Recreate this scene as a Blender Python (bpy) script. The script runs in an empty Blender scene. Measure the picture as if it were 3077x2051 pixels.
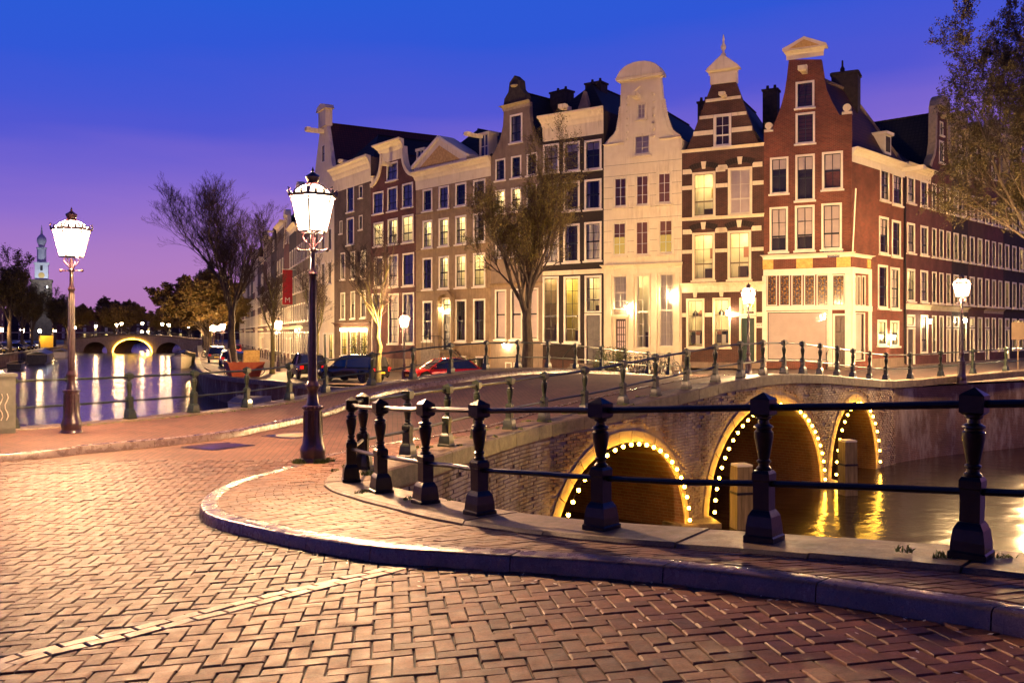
import bpy, bmesh, math, random
from math import sin, cos, pi, sqrt, atan2, radians, hypot
from mathutils import Vector, Matrix
from mathutils.geometry import tessellate_polygon, delaunay_2d_cdt

random.seed(7)
scene = bpy.context.scene
COL = scene.collection

# ------------------------------------------------------------ camera, sky, exposure
F, CX, YH, ZC = 2800.0, 1538.5, 1003.0, 1.8      # measured from the photograph: focal length, centre, horizon, eye height
cam_d = bpy.data.cameras.new('camera')
cam_d.sensor_width = 36.0
cam_d.lens = 36.0 * F / 3077.0
cam_d.shift_y = -22.5 / 3077.0
cam_d.clip_start = 0.1
cam_d.clip_end = 5000
cam = bpy.data.objects.new('camera', cam_d)
COL.objects.link(cam)
cam.location = (0, 0, ZC)
cam.rotation_euler = (radians(90), 0, 0)
scene.camera = cam

LAMP = 6000.0          # power of the flame in a street lantern
BULB = 95.0
ROOM = 46.0
SKY = 1.0

world = bpy.data.worlds.new('World')
scene.world = world
world.use_nodes = True
nt = world.node_tree
for n in list(nt.nodes): nt.nodes.remove(n)
_out = nt.nodes.new('ShaderNodeOutputWorld')
_bg = nt.nodes.new('ShaderNodeBackground')
_tc = nt.nodes.new('ShaderNodeTexCoord')
_sep = nt.nodes.new('ShaderNodeSeparateXYZ')
nt.links.new(_tc.outputs['Generated'], _sep.inputs[0])
_mx = nt.nodes.new('ShaderNodeMath'); _mx.operation = 'MULTIPLY_ADD'
nt.links.new(_sep.outputs['X'], _mx.inputs[0]); _mx.inputs[1].default_value = -0.09
nt.links.new(_sep.outputs['Z'], _mx.inputs[2])
_ramp = nt.nodes.new('ShaderNodeValToRGB')
_mp = nt.nodes.new('ShaderNodeMapping'); _mp.inputs['Scale'].default_value = (1.2, 1.2, 7.0); nt.links.new(_tc.outputs['Generated'], _mp.inputs[0])
_nz = nt.nodes.new('ShaderNodeTexNoise'); _nz.inputs['Scale'].default_value = 2.4; _nz.inputs['Detail'].default_value = 5; nt.links.new(_mp.outputs[0], _nz.inputs['Vector'])
_ma = nt.nodes.new('ShaderNodeMath'); _ma.operation = 'MULTIPLY_ADD'; nt.links.new(_nz.outputs['Fac'], _ma.inputs[0]); _ma.inputs[1].default_value = .06
_sb = nt.nodes.new('ShaderNodeMath'); _sb.operation = 'SUBTRACT'; nt.links.new(_mx.outputs[0], _sb.inputs[0]); _sb.inputs[1].default_value = .03
nt.links.new(_sb.outputs[0], _ma.inputs[2]); nt.links.new(_ma.outputs[0], _ramp.inputs[0])
def srgb(r, g, b):
    f = lambda c: (c/255/12.92) if c/255 <= 0.04045 else ((c/255+0.055)/1.055)**2.4
    return (f(r), f(g), f(b), 1)
_stops = [(0.0, (168, 100, 140)), (0.05, (186, 124, 172)), (0.10, (176, 124, 194)), (0.165, (140, 108, 206)),
          (0.23, (80, 86, 210)), (0.30, (48, 86, 214)), (0.38, (34, 92, 214)), (0.58, (16, 44, 124)), (1.0, (5, 12, 42))]
_e = _ramp.color_ramp.elements
while len(_e) < len(_stops): _e.new(0.5)
for _k, (_p, _c) in enumerate(_stops):
    _e[_k].position = _p; _e[_k].color = srgb(*_c)
_sky = nt.nodes.new('ShaderNodeTexSky'); _sky.sky_type = 'NISHITA'; _sky.sun_disc = False
_sky.sun_elevation = radians(-4); _sky.sun_rotation = radians(-60)
_add = nt.nodes.new('ShaderNodeMix'); _add.data_type = 'RGBA'; _add.blend_type = 'ADD'
_add.inputs[0].default_value = 0.05
nt.links.new(_ramp.outputs[0], _add.inputs[6]); nt.links.new(_sky.outputs[0], _add.inputs[7])
nt.links.new(_add.outputs[2], _bg.inputs[0]); _bg.inputs[1].default_value = SKY
nt.links.new(_bg.outputs[0], _out.inputs[0])

scene.view_settings.view_transform = 'Standard'
scene.view_settings.look = 'None'
scene.view_settings.exposure = 0.0
scene.view_settings.gamma = 1.0
scene.view_settings.use_curve_mapping = False
scene.render.engine = 'CYCLES'
cy = scene.cycles
cy.use_denoising = True
cy.max_bounces = 6; cy.diffuse_bounces = 3; cy.glossy_bounces = 3; cy.transmission_bounces = 3; cy.transparent_max_bounces = 10
cy.caustics_reflective = False; cy.caustics_refractive = False
cy.sample_clamp_indirect = 3.0
cy.use_light_tree = True; cy.volume_bounces = 0

# ------------------------------------------------------------ helpers
def link(name, data, parent=None, loc=None, rot=None, mat=None):
    o = bpy.data.objects.new(name, data)
    COL.objects.link(o)
    if parent: o.parent = parent
    if loc is not None: o.location = loc
    if rot is not None: o.rotation_euler = rot
    if mat is not None and data is not None and not data.materials: data.materials.append(mat)
    return o

def tag(o, label=None, cat=None, group=None, kind=None):
    if label: o['label'] = label
    if cat: o['category'] = cat
    if group: o['group'] = group
    if kind: o['kind'] = kind
    return o

def thing(name, label, cat, loc=(0, 0, 0), rz=0, group=None):
    o = link(name, None, None, loc, (0, 0, rz))
    o.empty_display_size = 0.2
    return tag(o, label, cat, group)

def copy_tree(o, parent=None):
    kids = list(o.children)
    c = o.copy(); COL.objects.link(c); c.parent = parent
    for k in kids: copy_tree(k, c)
    return c

class MB:
    def __init__(s): s.v = []; s.f = []
    def box(s, x0, x1, y0, y1, z0, z1):
        b = len(s.v)
        s.v += [(x0,y0,z0),(x1,y0,z0),(x1,y1,z0),(x0,y1,z0),(x0,y0,z1),(x1,y0,z1),(x1,y1,z1),(x0,y1,z1)]
        s.f += [(b,b+3,b+2,b+1),(b+4,b+5,b+6,b+7),(b,b+1,b+5,b+4),(b+1,b+2,b+6,b+5),(b+2,b+3,b+7,b+6),(b+3,b,b+4,b+7)]
        return s
    def poly(s, pts):
        b = len(s.v); s.v += [tuple(p) for p in pts]; s.f.append(tuple(range(b, b+len(pts)))); return s
    def grid(s, rows, closed=False):
        b = len(s.v); n = len(rows[0])
        for r in rows: s.v += [tuple(p) for p in r]
        for i in range(len(rows)-1):
            for j in range(n if closed else n-1):
                k = (j+1) % n
                s.f.append((b+i*n+j, b+i*n+k, b+(i+1)*n+k, b+(i+1)*n+j))
        return s
    def lathe(s, prof, n=12, c=(0,0,0), rot=0, caps=True):
        rows = [[(c[0]+r*cos(rot+2*pi*j/n), c[1]+r*sin(rot+2*pi*j/n), c[2]+z) for j in range(n)] for r, z in prof]
        b = len(s.v); s.grid(rows, True)
        if caps:
            s.f.append(tuple(range(b+n-1, b-1, -1)))
            e = b+(len(prof)-1)*n
            s.f.append(tuple(range(e, e+n)))
        return s
    def tube(s, pts, r, n=6, caps=True):
        pts = [Vector(p) for p in pts]
        rr = r if isinstance(r, (list, tuple)) else [r]*len(pts)
        rows = []; up = None
        for i, p in enumerate(pts):
            d = (pts[min(i+1, len(pts)-1)] - pts[max(i-1, 0)])
            if d.length < 1e-9: d = Vector((0,0,1))
            d.normalize()
            if up is None:
                up = Vector((0,0,1)) if abs(d.z) < .9 else Vector((1,0,0))
            a = d.cross(up)
            if a.length < 1e-6: a = d.cross(Vector((1,0,0)))
            a.normalize(); c = a.cross(d); up = c
            rows.append([p + (a*cos(2*pi*j/n) + c*sin(2*pi*j/n))*rr[i] for j in range(n)])
        b = len(s.v); s.grid(rows, True)
        if caps:
            s.f.append(tuple(range(b, b+n))); e = b+(len(pts)-1)*n
            s.f.append(tuple(range(e+n-1, e-1, -1)))
        return s
    def prism(s, poly, y0, y1):
        """poly in (x,z), extruded along y"""
        n = len(poly); b = len(s.v)
        s.v += [(x, y0, z) for x, z in poly] + [(x, y1, z) for x, z in poly]
        s.f.append(tuple(range(b, b+n))); s.f.append(tuple(range(b+2*n-1, b+n-1, -1)))
        for i in range(n):
            j = (i+1) % n
            s.f.append((b+i, b+n+i, b+n+j, b+j))
        return s
    def mesh(s, name, mat=None, smooth=False, weld=False):
        m = bpy.data.meshes.new(name)
        m.from_pydata(s.v, [], s.f)
        bm = bmesh.new(); bm.from_mesh(m)
        if weld: bmesh.ops.remove_doubles(bm, verts=bm.verts, dist=1e-4)
        bmesh.ops.recalc_face_normals(bm, faces=bm.faces)
        bm.to_mesh(m); bm.free()
        if smooth:
            m.polygons.foreach_set('use_smooth', [True]*len(m.polygons))
            try: m.set_sharp_from_angle(angle=radians(38))
            except Exception: pass
        if mat: m.materials.append(mat)
        m.update()
        return m
    def raw(s, name, mat=None):
        m = bpy.data.meshes.new(name); m.from_pydata(s.v, [], s.f)
        if mat: m.materials.append(mat)
        m.update(); return m
    def build(s, name, mat, parent=None, loc=None, rot=None, smooth=False):
        return link(name, s.mesh(name, mat, smooth), parent, loc, rot)

# ------------------------------------------------------------ materials
def newmat(name):
    m = bpy.data.materials.new(name); m.use_nodes = True
    t = m.node_tree; p = t.nodes['Principled BSDF']
    return m, t, p
def N(t, typ, **kw):
    n = t.nodes.new(typ)
    for k, v in kw.items(): setattr(n, k, v)
    return n
def coords(t, scale=(1,1,1), kind='Object'):
    tc = N(t, 'ShaderNodeTexCoord'); mp = N(t, 'ShaderNodeMapping')
    mp.inputs['Scale'].default_value = scale
    t.links.new(tc.outputs[kind], mp.inputs[0]); return mp.outputs[0]
def ramp(t, fac, stops):
    r = N(t, 'ShaderNodeValToRGB'); t.links.new(fac, r.inputs[0])
    e = r.color_ramp.elements
    while len(e) < len(stops): e.new(.5)
    for k, (p, c) in enumerate(stops): e[k].position = p; e[k].color = (*c, 1)
    return r.outputs[0]
def noise(t, vec, scale, detail=4, rough=.55):
    n = N(t, 'ShaderNodeTexNoise'); n.inputs['Scale'].default_value = scale
    n.inputs['Detail'].default_value = detail; n.inputs['Roughness'].default_value = rough
    t.links.new(vec, n.inputs['Vector']); return n.outputs['Fac']
def bump(t, p, h, strength=.3, dist=.01):
    b = N(t, 'ShaderNodeBump'); b.inputs['Strength'].default_value = strength; b.inputs['Distance'].default_value = dist
    t.links.new(h, b.inputs['Height']); t.links.new(b.outputs[0], p.inputs['Normal'])
def mixc(t, fac, a, b, mode='MIX'):
    m = N(t, 'ShaderNodeMix', data_type='RGBA', blend_type=mode)
    if isinstance(fac, (int, float)): m.inputs[0].default_value = fac
    else: t.links.new(fac, m.inputs[0])
    for i, c in ((6, a), (7, b)):
        if isinstance(c, tuple): m.inputs[i].default_value = (*c, 1) if len(c) == 3 else c
        else: t.links.new(c, m.inputs[i])
    return m.outputs[2]
def mat(name, c1, c2=None, scale=4, rough=.6, metal=0, bmp=0, bscale=40, bdist=.01, spec=.5, coat=0, stretch=(1,1,1), lo=.3, hi=.7):
    m, t, p = newmat(name)
    p.inputs['Roughness'].default_value = rough; p.inputs['Metallic'].default_value = metal
    p.inputs['Specular IOR Level'].default_value = spec; p.inputs['Coat Weight'].default_value = coat
    v = coords(t, stretch)
    if c2 is None: p.inputs['Base Color'].default_value = (*c1, 1)
    else: t.links.new(ramp(t, noise(t, v, scale), [(lo, c1), (hi, c2)]), p.inputs['Base Color'])
    if bmp: bump(t, p, noise(t, v, bscale, 5), bmp, bdist)
    return m
def emit(name, col, strength):
    m = bpy.data.materials.new(name); m.use_nodes = True; t = m.node_tree
    for n in list(t.nodes): t.nodes.remove(n)
    o = N(t, 'ShaderNodeOutputMaterial'); e = N(t, 'ShaderNodeEmission')
    e.inputs[0].default_value = (*col, 1); e.inputs[1].default_value = strength
    t.links.new(e.outputs[0], o.inputs[0]); return m
def brickmat(name, c1, c2, mortar, rough=.85, stain=None):
    """house wall: brick pattern on (x+y, z) of the house, 22 x 6.5 cm"""
    m, t, p = newmat(name)
    tc = N(t, 'ShaderNodeTexCoord'); sp = N(t, 'ShaderNodeSeparateXYZ'); t.links.new(tc.outputs['Object'], sp.inputs[0])
    ad = N(t, 'ShaderNodeMath', operation='ADD'); t.links.new(sp.outputs[0], ad.inputs[0]); t.links.new(sp.outputs[1], ad.inputs[1])
    cb = N(t, 'ShaderNodeCombineXYZ'); t.links.new(ad.outputs[0], cb.inputs[0]); t.links.new(sp.outputs[2], cb.inputs[1])
    b = N(t, 'ShaderNodeTexBrick'); t.links.new(cb.outputs[0], b.inputs['Vector'])
    b.inputs['Color1'].default_value = (*c1, 1); b.inputs['Color2'].default_value = (*c2, 1); b.inputs['Mortar'].default_value = (*mortar, 1)
    b.inputs['Scale'].default_value = 1; b.inputs['Brick Width'].default_value = .22; b.inputs['Row Height'].default_value = .068
    b.inputs['Mortar Size'].default_value = .007; b.inputs['Bias'].default_value = -.1
    v = coords(t)
    st = ramp(t, noise(t, v, .7, 6, .65), [(.3, (.45, .42, .4)), (.6, (1, 1, 1)), (.8, (1.25, 1.15, 1.1))])
    c = mixc(t, 1.0, b.outputs['Color'], st, 'MULTIPLY')
    t.links.new(c, p.inputs['Base Color']); p.inputs['Roughness'].default_value = rough
    bump(t, p, b.outputs['Fac'], -.35, .012)
    return m
def limebrick(name, c1, c2, mortar, lime=(.44,.36,.29)):
    m = brickmat(name, c1, c2, mortar); t = m.node_tree; p = t.nodes['Principled BSDF']
    l = p.inputs['Base Color'].links[0]; src = l.from_socket
    v = coords(t, (1, 1, .4))
    f = ramp(t, noise(t, v, .8, 7, .7), [(.52, (0,0,0)), (.66, (.8,)*3)])
    t.links.new(mixc(t, f, src, lime), p.inputs['Base Color']); return m
def plaster(name, c1, c2, streak=(.3,.2,.12), amount=.6, rough=.75, joints=False):
    m, t, p = newmat(name)
    v = coords(t); vs = coords(t, (3.2, 3.2, .35))
    base = ramp(t, noise(t, v, 2.2, 6), [(.3, c1), (.7, c2)])
    s1 = ramp(t, noise(t, vs, 1.6, 6, .7), [(.46, (0,0,0)), (.68, (amount,)*3)])
    s2 = ramp(t, noise(t, v, .55, 3), [(.42, (0,0,0)), (.62, (1,)*3)])
    mm = N(t, 'ShaderNodeMath', operation='MULTIPLY'); t.links.new(s1, mm.inputs[0]); t.links.new(s2, mm.inputs[1])
    c = mixc(t, mm.outputs[0], base, streak)
    t.links.new(c, p.inputs['Base Color']); p.inputs['Roughness'].default_value = rough
    bump(t, p, noise(t, v, 30, 5), .12, .01)
    return m
def islandmat(name, cols, rough=.7, grain=60, bstr=.5, coat=0, spec=.5, grit=0, dirt=.5, lime=0):
    """separate bricks or stones: each island/object its own tint, with grain"""
    m, t, p = newmat(name)
    g = N(t, 'ShaderNodeNewGeometry'); oi = N(t, 'ShaderNodeObjectInfo')
    a = N(t, 'ShaderNodeMath', operation='ADD'); t.links.new(g.outputs['Random Per Island'], a.inputs[0]); t.links.new(oi.outputs['Random'], a.inputs[1])
    fr = N(t, 'ShaderNodeMath', operation='FRACT'); t.links.new(a.outputs[0], fr.inputs[0])
    k = len(cols)
    base = ramp(t, fr.outputs[0], [(i/(k-1), c) for i, c in enumerate(cols)])
    v = N(t, 'ShaderNodeNewGeometry').outputs['Position']
    big = ramp(t, noise(t, v, 5.0, 5, .65), [(.3, (1-dirt,)*3), (.65, (1.1,)*3)])
    fine = ramp(t, noise(t, v, grain, 4, .7), [(.3, (.62,)*3), (.7, (1.25,)*3)])
    c = mixc(t, 1.0, mixc(t, 1.0, base, big, 'MULTIPLY'), fine, 'MULTIPLY')
    if grit:
        sp = ramp(t, noise(t, v, 170, 2, .5), [(.60, (0,0,0)), (.70, (grit,)*3)])
        c = mixc(t, 1.0, c, sp, 'ADD')
    if lime:
        mp = N(t, 'ShaderNodeMapping'); mp.inputs['Scale'].default_value = (1, 1, .45); t.links.new(v, mp.inputs[0])
        f = ramp(t, noise(t, mp.outputs[0], .9, 7, .7), [(.44, (0,0,0)), (.60, (lime,)*3)])
        c = mixc(t, f, c, (.46,.37,.28))
    t.links.new(c, p.inputs['Base Color'])
    r = ramp(t, noise(t, v, 9, 4), [(.3, (rough-.12,)*3), (.7, (min(1, rough+.12),)*3)])
    t.links.new(r, p.inputs['Roughness'])
    p.inputs['Coat Weight'].default_value = coat; p.inputs['Coat Roughness'].default_value = .25; p.inputs['Specular IOR Level'].default_value = spec
    bump(t, p, noise(t, v, grain*1.6, 5, .65), bstr, .004)
    return m
def glassmat():
    m = bpy.data.materials.new('window_glass'); m.use_nodes = True; t = m.node_tree
    for n in list(t.nodes): t.nodes.remove(n)
    o = N(t, 'ShaderNodeOutputMaterial'); mx = N(t, 'ShaderNodeMixShader'); fr = N(t, 'ShaderNodeFresnel')
    tr = N(t, 'ShaderNodeBsdfTransparent'); gl = N(t, 'ShaderNodeBsdfGlossy')
    fr.inputs[0].default_value = 1.42; gl.inputs['Roughness'].default_value = .03; tr.inputs[0].default_value = (.93,.95,.94,1)
    v = N(t, 'ShaderNodeNewGeometry').outputs['Position']
    b = N(t, 'ShaderNodeBump'); b.inputs['Strength'].default_value = .08; b.inputs['Distance'].default_value = .05
    t.links.new(noise(t, v, 1.7, 2), b.inputs['Height']); t.links.new(b.outputs[0], gl.inputs['Normal'])
    t.links.new(fr.outputs[0], mx.inputs[0]); t.links.new(tr.outputs[0], mx.inputs[1]); t.links.new(gl.outputs[0], mx.inputs[2])
    t.links.new(mx.outputs[0], o.inputs[0]); return m
def rooftile(name, c1, c2):
    m, t, p = newmat(name)
    tc = N(t, 'ShaderNodeTexCoord'); sp = N(t, 'ShaderNodeSeparateXYZ'); t.links.new(tc.outputs['Object'], sp.inputs[0])
    cb = N(t, 'ShaderNodeCombineXYZ'); t.links.new(sp.outputs[1], cb.inputs[0]); t.links.new(sp.outputs[2], cb.inputs[1])
    b = N(t, 'ShaderNodeTexBrick'); t.links.new(cb.outputs[0], b.inputs['Vector']); b.offset = 0
    b.inputs['Scale'].default_value = 1; b.inputs['Brick Width'].default_value = .24; b.inputs['Row Height'].default_value = .22; b.inputs['Mortar Size'].default_value = .03
    b.inputs['Color1'].default_value = (*c1, 1); b.inputs['Color2'].default_value = (*c2, 1); b.inputs['Mortar'].default_value = (*[x*.4 for x in c1], 1)
    t.links.new(b.outputs['Color'], p.inputs['Base Color']); p.inputs['Roughness'].default_value = .7
    bump(t, p, b.outputs['Fac'], -.8, .05); return m
def leafmat(name, cols):
    m, t, p = newmat(name)
    g = N(t, 'ShaderNodeNewGeometry')
    k = len(cols)
    t.links.new(ramp(t, g.outputs['Random Per Island'], [(i/(k-1), c) for i, c in enumerate(cols)]), p.inputs['Base Color'])
    p.inputs['Roughness'].default_value = .6
    return m

MT = {}
MT['iron'] = mat('black_cast_iron', (.004,.004,.005), (.014,.013,.014), 14, .3, 0, .35, 55, .004, .4, 0)
MT['iron_green'] = mat('green_black_paint', (.006,.009,.006), (.02,.03,.018), 10, .35, 0, .3, 50, .004, .5, .1)
MT['lamp_iron'] = mat('lamp_post_paint', (.018,.008,.014), (.05,.02,.03), 16, .3, 0, .4, 45, .006, .6, .3)
def lanternglass(name, col, e):
    m = bpy.data.materials.new(name); m.use_nodes = True; t = m.node_tree
    for n in list(t.nodes): t.nodes.remove(n)
    o = N(t, 'ShaderNodeOutputMaterial'); a = N(t, 'ShaderNodeAddShader'); tr = N(t, 'ShaderNodeBsdfTransparent'); em = N(t, 'ShaderNodeEmission')
    em.inputs[0].default_value = (*col, 1); em.inputs[1].default_value = e; tr.inputs[0].default_value = (.9,.9,.9,1)
    t.links.new(tr.outputs[0], a.inputs[0]); t.links.new(em.outputs[0], a.inputs[1]); t.links.new(a.outputs[0], o.inputs[0]); return m
MT['lamp_glass'] = lanternglass('lit_lantern_glass', (1.0, .80, .58), 3.2)
MT['lamp_top'] = lanternglass('lit_lantern_roof_glass', (1.0, .74, .48), 1.6)
MT['sconce'] = emit('lit_wall_lantern', (1.0, .74, .40), 420.0)
MT['bulb'] = emit('lit_bulb', (1.0, .50, .04), BULB)
MT['far_lamp'] = emit('lit_far_lantern', (1.0, .60, .26), 420.0)
MT['glass'] = glassmat()
MT['white'] = mat('white_paint', (.68,.60,.46), (.76,.69,.56), 3, .5, 0, .1, 30)
MT['cream'] = plaster('cream_painted_stone', (.70,.59,.38), (.78,.68,.47), (.40,.29,.16), .6)
MT['stone'] = plaster('weathered_sandstone', (.19,.125,.065), (.30,.205,.11), (.05,.03,.018), .95)
MT['grey'] = plaster('grey_render', (.17,.12,.08), (.25,.18,.12), (.07,.05,.035), .7)
MT['sash_dark'] = mat('dark_green_sash', (.012,.014,.012), None, 1, .35)
MT['brick_red'] = brickmat('red_brick', (.175,.038,.02), (.115,.026,.016), (.20,.12,.08))
MT['brick_brown'] = brickmat('brown_brick', (.085,.026,.015), (.055,.019,.013), (.12,.08,.055))
MT['brick_dark'] = brickmat('dark_brick', (.024,.011,.009), (.015,.008,.007), (.04,.028,.022))
MT['brick_purple'] = brickmat('purple_brick', (.105,.022,.020), (.07,.016,.016), (.14,.08,.07))
MT['brick_grey'] = brickmat('grey_brown_brick', (.12,.075,.048), (.085,.055,.038), (.16,.12,.09))
MT['roof_red'] = rooftile('red_roof_tiles', (.08,.02,.014), (.05,.015,.012))
MT['roof_dark'] = rooftile('dark_roof_tiles', (.010,.008,.008), (.018,.014,.013))
MT['chimney'] = mat('sooty_chimney', (.02,.016,.016), (.05,.035,.03), 5, .9)
MT['door_green'] = mat('dark_green_door', (.012,.03,.018), (.02,.045,.028), 3, .4)
MT['door_brown'] = mat('dark_brown_door', (.045,.022,.016), (.07,.034,.022), 5, .45)
MT['door_grey'] = mat('grey_brown_door', (.05,.04,.042), (.08,.065,.065), 4, .5)
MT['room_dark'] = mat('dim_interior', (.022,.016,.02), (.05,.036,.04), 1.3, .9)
MT['room_wall'] = mat('cream_interior_paint', (.72,.62,.40), (.78,.70,.52), 2, .9)
MT['room_wall_y'] = mat('yellow_interior_paint', (.78,.62,.16), (.82,.70,.28), 2, .9)
MT['room_lamp'] = emit('lit_ceiling_lamp', (1.0, .74, .34), ROOM*2.2)
MT['curtain'] = mat('cream_curtain', (.55,.47,.40), (.70,.62,.54), 3, .9, stretch=(16,1,.6))
MT['curtain_pink'] = mat('pinkish_blind', (.60,.46,.42), (.68,.54,.49), 2, .9)
MT['shutter'] = mat('reddish_wooden_shutter', (.30,.12,.07), (.40,.17,.10), 3, .7, stretch=(1,1,14))
MT['yellow_pane'] = emit('lamplit_yellow_blind', (1.0, .58, .12), .75)
MT['leaded'] = mat('leaded_glass', (.10,.045,.01), (.55,.26,.03), 9, .12, lo=.46, hi=.62)
MT['ochre'] = mat('ochre_relief_tile', (.45,.25,.05), (.70,.45,.12), 6, .6, 0, .6, 14, .03)
MT['wood_pale'] = mat('pale_wood', (.40,.30,.18), (.55,.43,.28), 2, .7, stretch=(6,6,.6))
MT['pile'] = mat('weathered_pile', (.13,.10,.045), (.30,.22,.11), 2.2, .85, 0, .5, 20, .02, stretch=(7,7,.7))
MT['bark'] = mat('tree_bark', (.030,.022,.016), (.085,.06,.042), 9, .9, 0, .8, 26, .03, stretch=(1,1,.35))
MT['bark_moss'] = mat('mossy_bark', (.10,.09,.03), (.20,.17,.06), 7, .9, 0, .8, 26, .03, stretch=(1,1,.35))
MT['twig'] = mat('thin_twigs', (.045,.028,.022), (.07,.045,.035), 3, .9)
MT['leaf_bud'] = leafmat('budding_leaves', [(.09,.08,.016), (.16,.13,.022), (.20,.155,.025), (.12,.075,.018)])
MT['leaf_dark'] = leafmat('dark_young_leaves', [(.03,.026,.010), (.06,.048,.014), (.11,.085,.018), (.04,.025,.010)])
MT['leaf_rust'] = leafmat('rusty_spring_leaves', [(.10,.06,.015), (.14,.09,.02), (.08,.06,.018), (.11,.05,.012)])
MT['leaf_green'] = leafmat('green_bush_leaves', [(.03,.055,.012), (.06,.09,.02), (.09,.10,.025), (.04,.05,.012)])
MT['grass'] = leafmat('grass_blades', [(.05,.10,.015), (.09,.13,.025), (.12,.12,.03)])
MT['gold'] = mat('gilt_stone', (.25,.2,.12), (.4,.32,.2), 5, .6)
# ------------------------------------------------------------ lie of the land
B0 = (.65, 18.85); U = (.652, .758); W = (-.758, .652)      # bridge: start of the straight parapet, axis, sideways
def st(x, y):
    dx, dy = x-B0[0], y-B0[1]
    return dx*U[0]+dy*U[1], dx*W[0]+dy*W[1]
def at(s, t): return (B0[0]+U[0]*s+W[0]*t, B0[1]+U[1]*s+W[1]*t)
def sm(a, b, x):
    k = min(1, max(0, (x-a)/(b-a))); return k*k*(3-2*k)
def G(x, y):
    """pavement level of the near street and the humped bridge"""
    p = min(.8, .55+.055*x-.036*y)
    z = .5*(p+sqrt(p*p+.01))-.05
    s, t = st(x, y)
    if abs(s-10) < 12: z += .62*cos(pi/2*(s-10)/12)**2
    return z
KERB = .11
def Q(x, y):
    """level of the far quay: falls away to the left of the bridge end"""
    s, t = st(x, y)
    return -.16-.95*sm(10, 30, t)
WATER = -2.9
def ray(px, py, d): return Vector(((px-CX)/F*d, d, ZC-(py-YH)/F*d))
def onground(px, py, off=0.0):
    lo, hi = 1.0, 60.0
    f = lambda d: ZC-(py-YH)/F*d-(G((px-CX)/F*d, d)+off)
    d = 1.0
    while d < 60 and f(d) > 0: d += .1
    a, b = d-.1, d
    for _ in range(30):
        m = (a+b)/2
        if f(m) > 0: a = m
        else: b = m
    return ((px-CX)/F*a, a)

class Path:
    def __init__(s, pts, sub=6, smooth=True):
        if smooth:
            out = []
            P = [pts[0]]+list(pts)+[pts[-1]]
            for i in range(1, len(P)-2):
                p0, p1, p2, p3 = P[i-1], P[i], P[i+1], P[i+2]
                for k in range(sub):
                    t = k/sub
                    out.append(tuple(.5*(2*p1[c]+(-p0[c]+p2[c])*t+(2*p0[c]-5*p1[c]+4*p2[c]-p3[c])*t*t+(-p0[c]+3*p1[c]-3*p2[c]+p3[c])*t**3) for c in (0, 1)))
            out.append(tuple(pts[-1]))
        else: out = [tuple(p) for p in pts]
        s.p = out; s.c = [0]
        for a, b in zip(out, out[1:]): s.c.append(s.c[-1]+hypot(b[0]-a[0], b[1]-a[1]))
        s.L = s.c[-1]
    def at(s, d, off=0.0):
        """point at arc length d, shifted 'off' to the right of travel; and the direction"""
        d = min(max(d, 0), s.L-1e-6)
        lo, hi = 0, len(s.c)-1
        while hi-lo > 1:
            m = (lo+hi)//2
            if s.c[m] <= d: lo = m
            else: hi = m
        a, b = s.p[lo], s.p[lo+1]; l = s.c[lo+1]-s.c[lo] or 1e-9; k = (d-s.c[lo])/l
        ux, uy = (b[0]-a[0])/l, (b[1]-a[1])/l
        # smoothed direction
        i0, i1 = max(lo-1, 0), min(lo+2, len(s.p)-1)
        vx, vy = s.p[i1][0]-s.p[i0][0], s.p[i1][1]-s.p[i0][1]; vl = hypot(vx, vy) or 1; vx /= vl; vy /= vl
        x, y = a[0]+(b[0]-a[0])*k, a[1]+(b[1]-a[1])*k
        return (x+vy*off, y-vx*off), (vx, vy)
    def near(s, q):
        best = (1e9, 0)
        for i, p in enumerate(s.p):
            dd = (p[0]-q[0])**2+(p[1]-q[1])**2
            if dd < best[0]: best = (dd, s.c[i])
        return best[1]

# measured post positions: near bank, corner, bridge side, right-hand quay
NEAR = [(11.5, -2.2), (9.4, -.35), (8.2, .75), (7.0, 1.85), (5.9, 2.8), (4.8, 3.7), (3.75, 4.6), (2.71, 5.5), (1.71, 6.32), (.68, 7.08), (-.28, 8.1), (-.83, 8.95), (-1.39, 9.9), (-1.9, 11.0)]
RIGHT = [(-1.95, 12.2), (-1.5, 13.4), (-1.05, 14.85), (-.6, 16.2), (-.05, 17.6), (.65, 18.85), (1.55, 19.9), (2.5, 21.0), (3.4, 22.05), (4.32, 23.1), (5.3, 24.3),
         (6.2, 25.3), (7.1, 26.35), (8.0, 27.4), (8.85, 28.35), (9.7, 29.35), (10.6, 30.4), (11.5, 31.45), (12.5, 32.6), (13.6, 33.9)]
RQUAY = [(15.0, 35.1), (16.7, 36.3), (18.5, 37.4), (20.4, 38.5), (22.4, 39.6), (24.6, 40.8), (27, 42.1), (30, 43.7), (36, 47), (60, 60), (140, 103)]
LBR = [at(s, 9.6) for s in (2, 3.7, 5.4, 7.1, 8.8, 10.5, 12.2, 13.9, 15.6, 17.3, 19, 20.7, 22.4)]
LEFT = [(-38, -14), (-24, 1.9), (-16, 10.8), (-12.2, 15.2), (-11.2, 16.35), (-10.4, 17.25), (-9.65, 18.0), (-8.95, 18.85), (-8.2, 20.0), (-7.35, 21.5), (-6.6, 23.2), (-5.95, 24.9)]
CPATH = Path(NEAR+RIGHT+RQUAY[:8])
LPATH = Path(LEFT+LBR)
# canal edges
FARBANK = [at(18.5, 9.9), (-4.6, 44.2), (-12.3, 54.5), (-20.8, 66), (-29, 86.6), (-47.5, 141), (-79.5, 235), (-150, 440)]
LEFTBANK = [(-30, 28), (-50, 78), (-71, 129), (-81.5, 157), (-112, 235), (-185, 440)]

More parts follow.
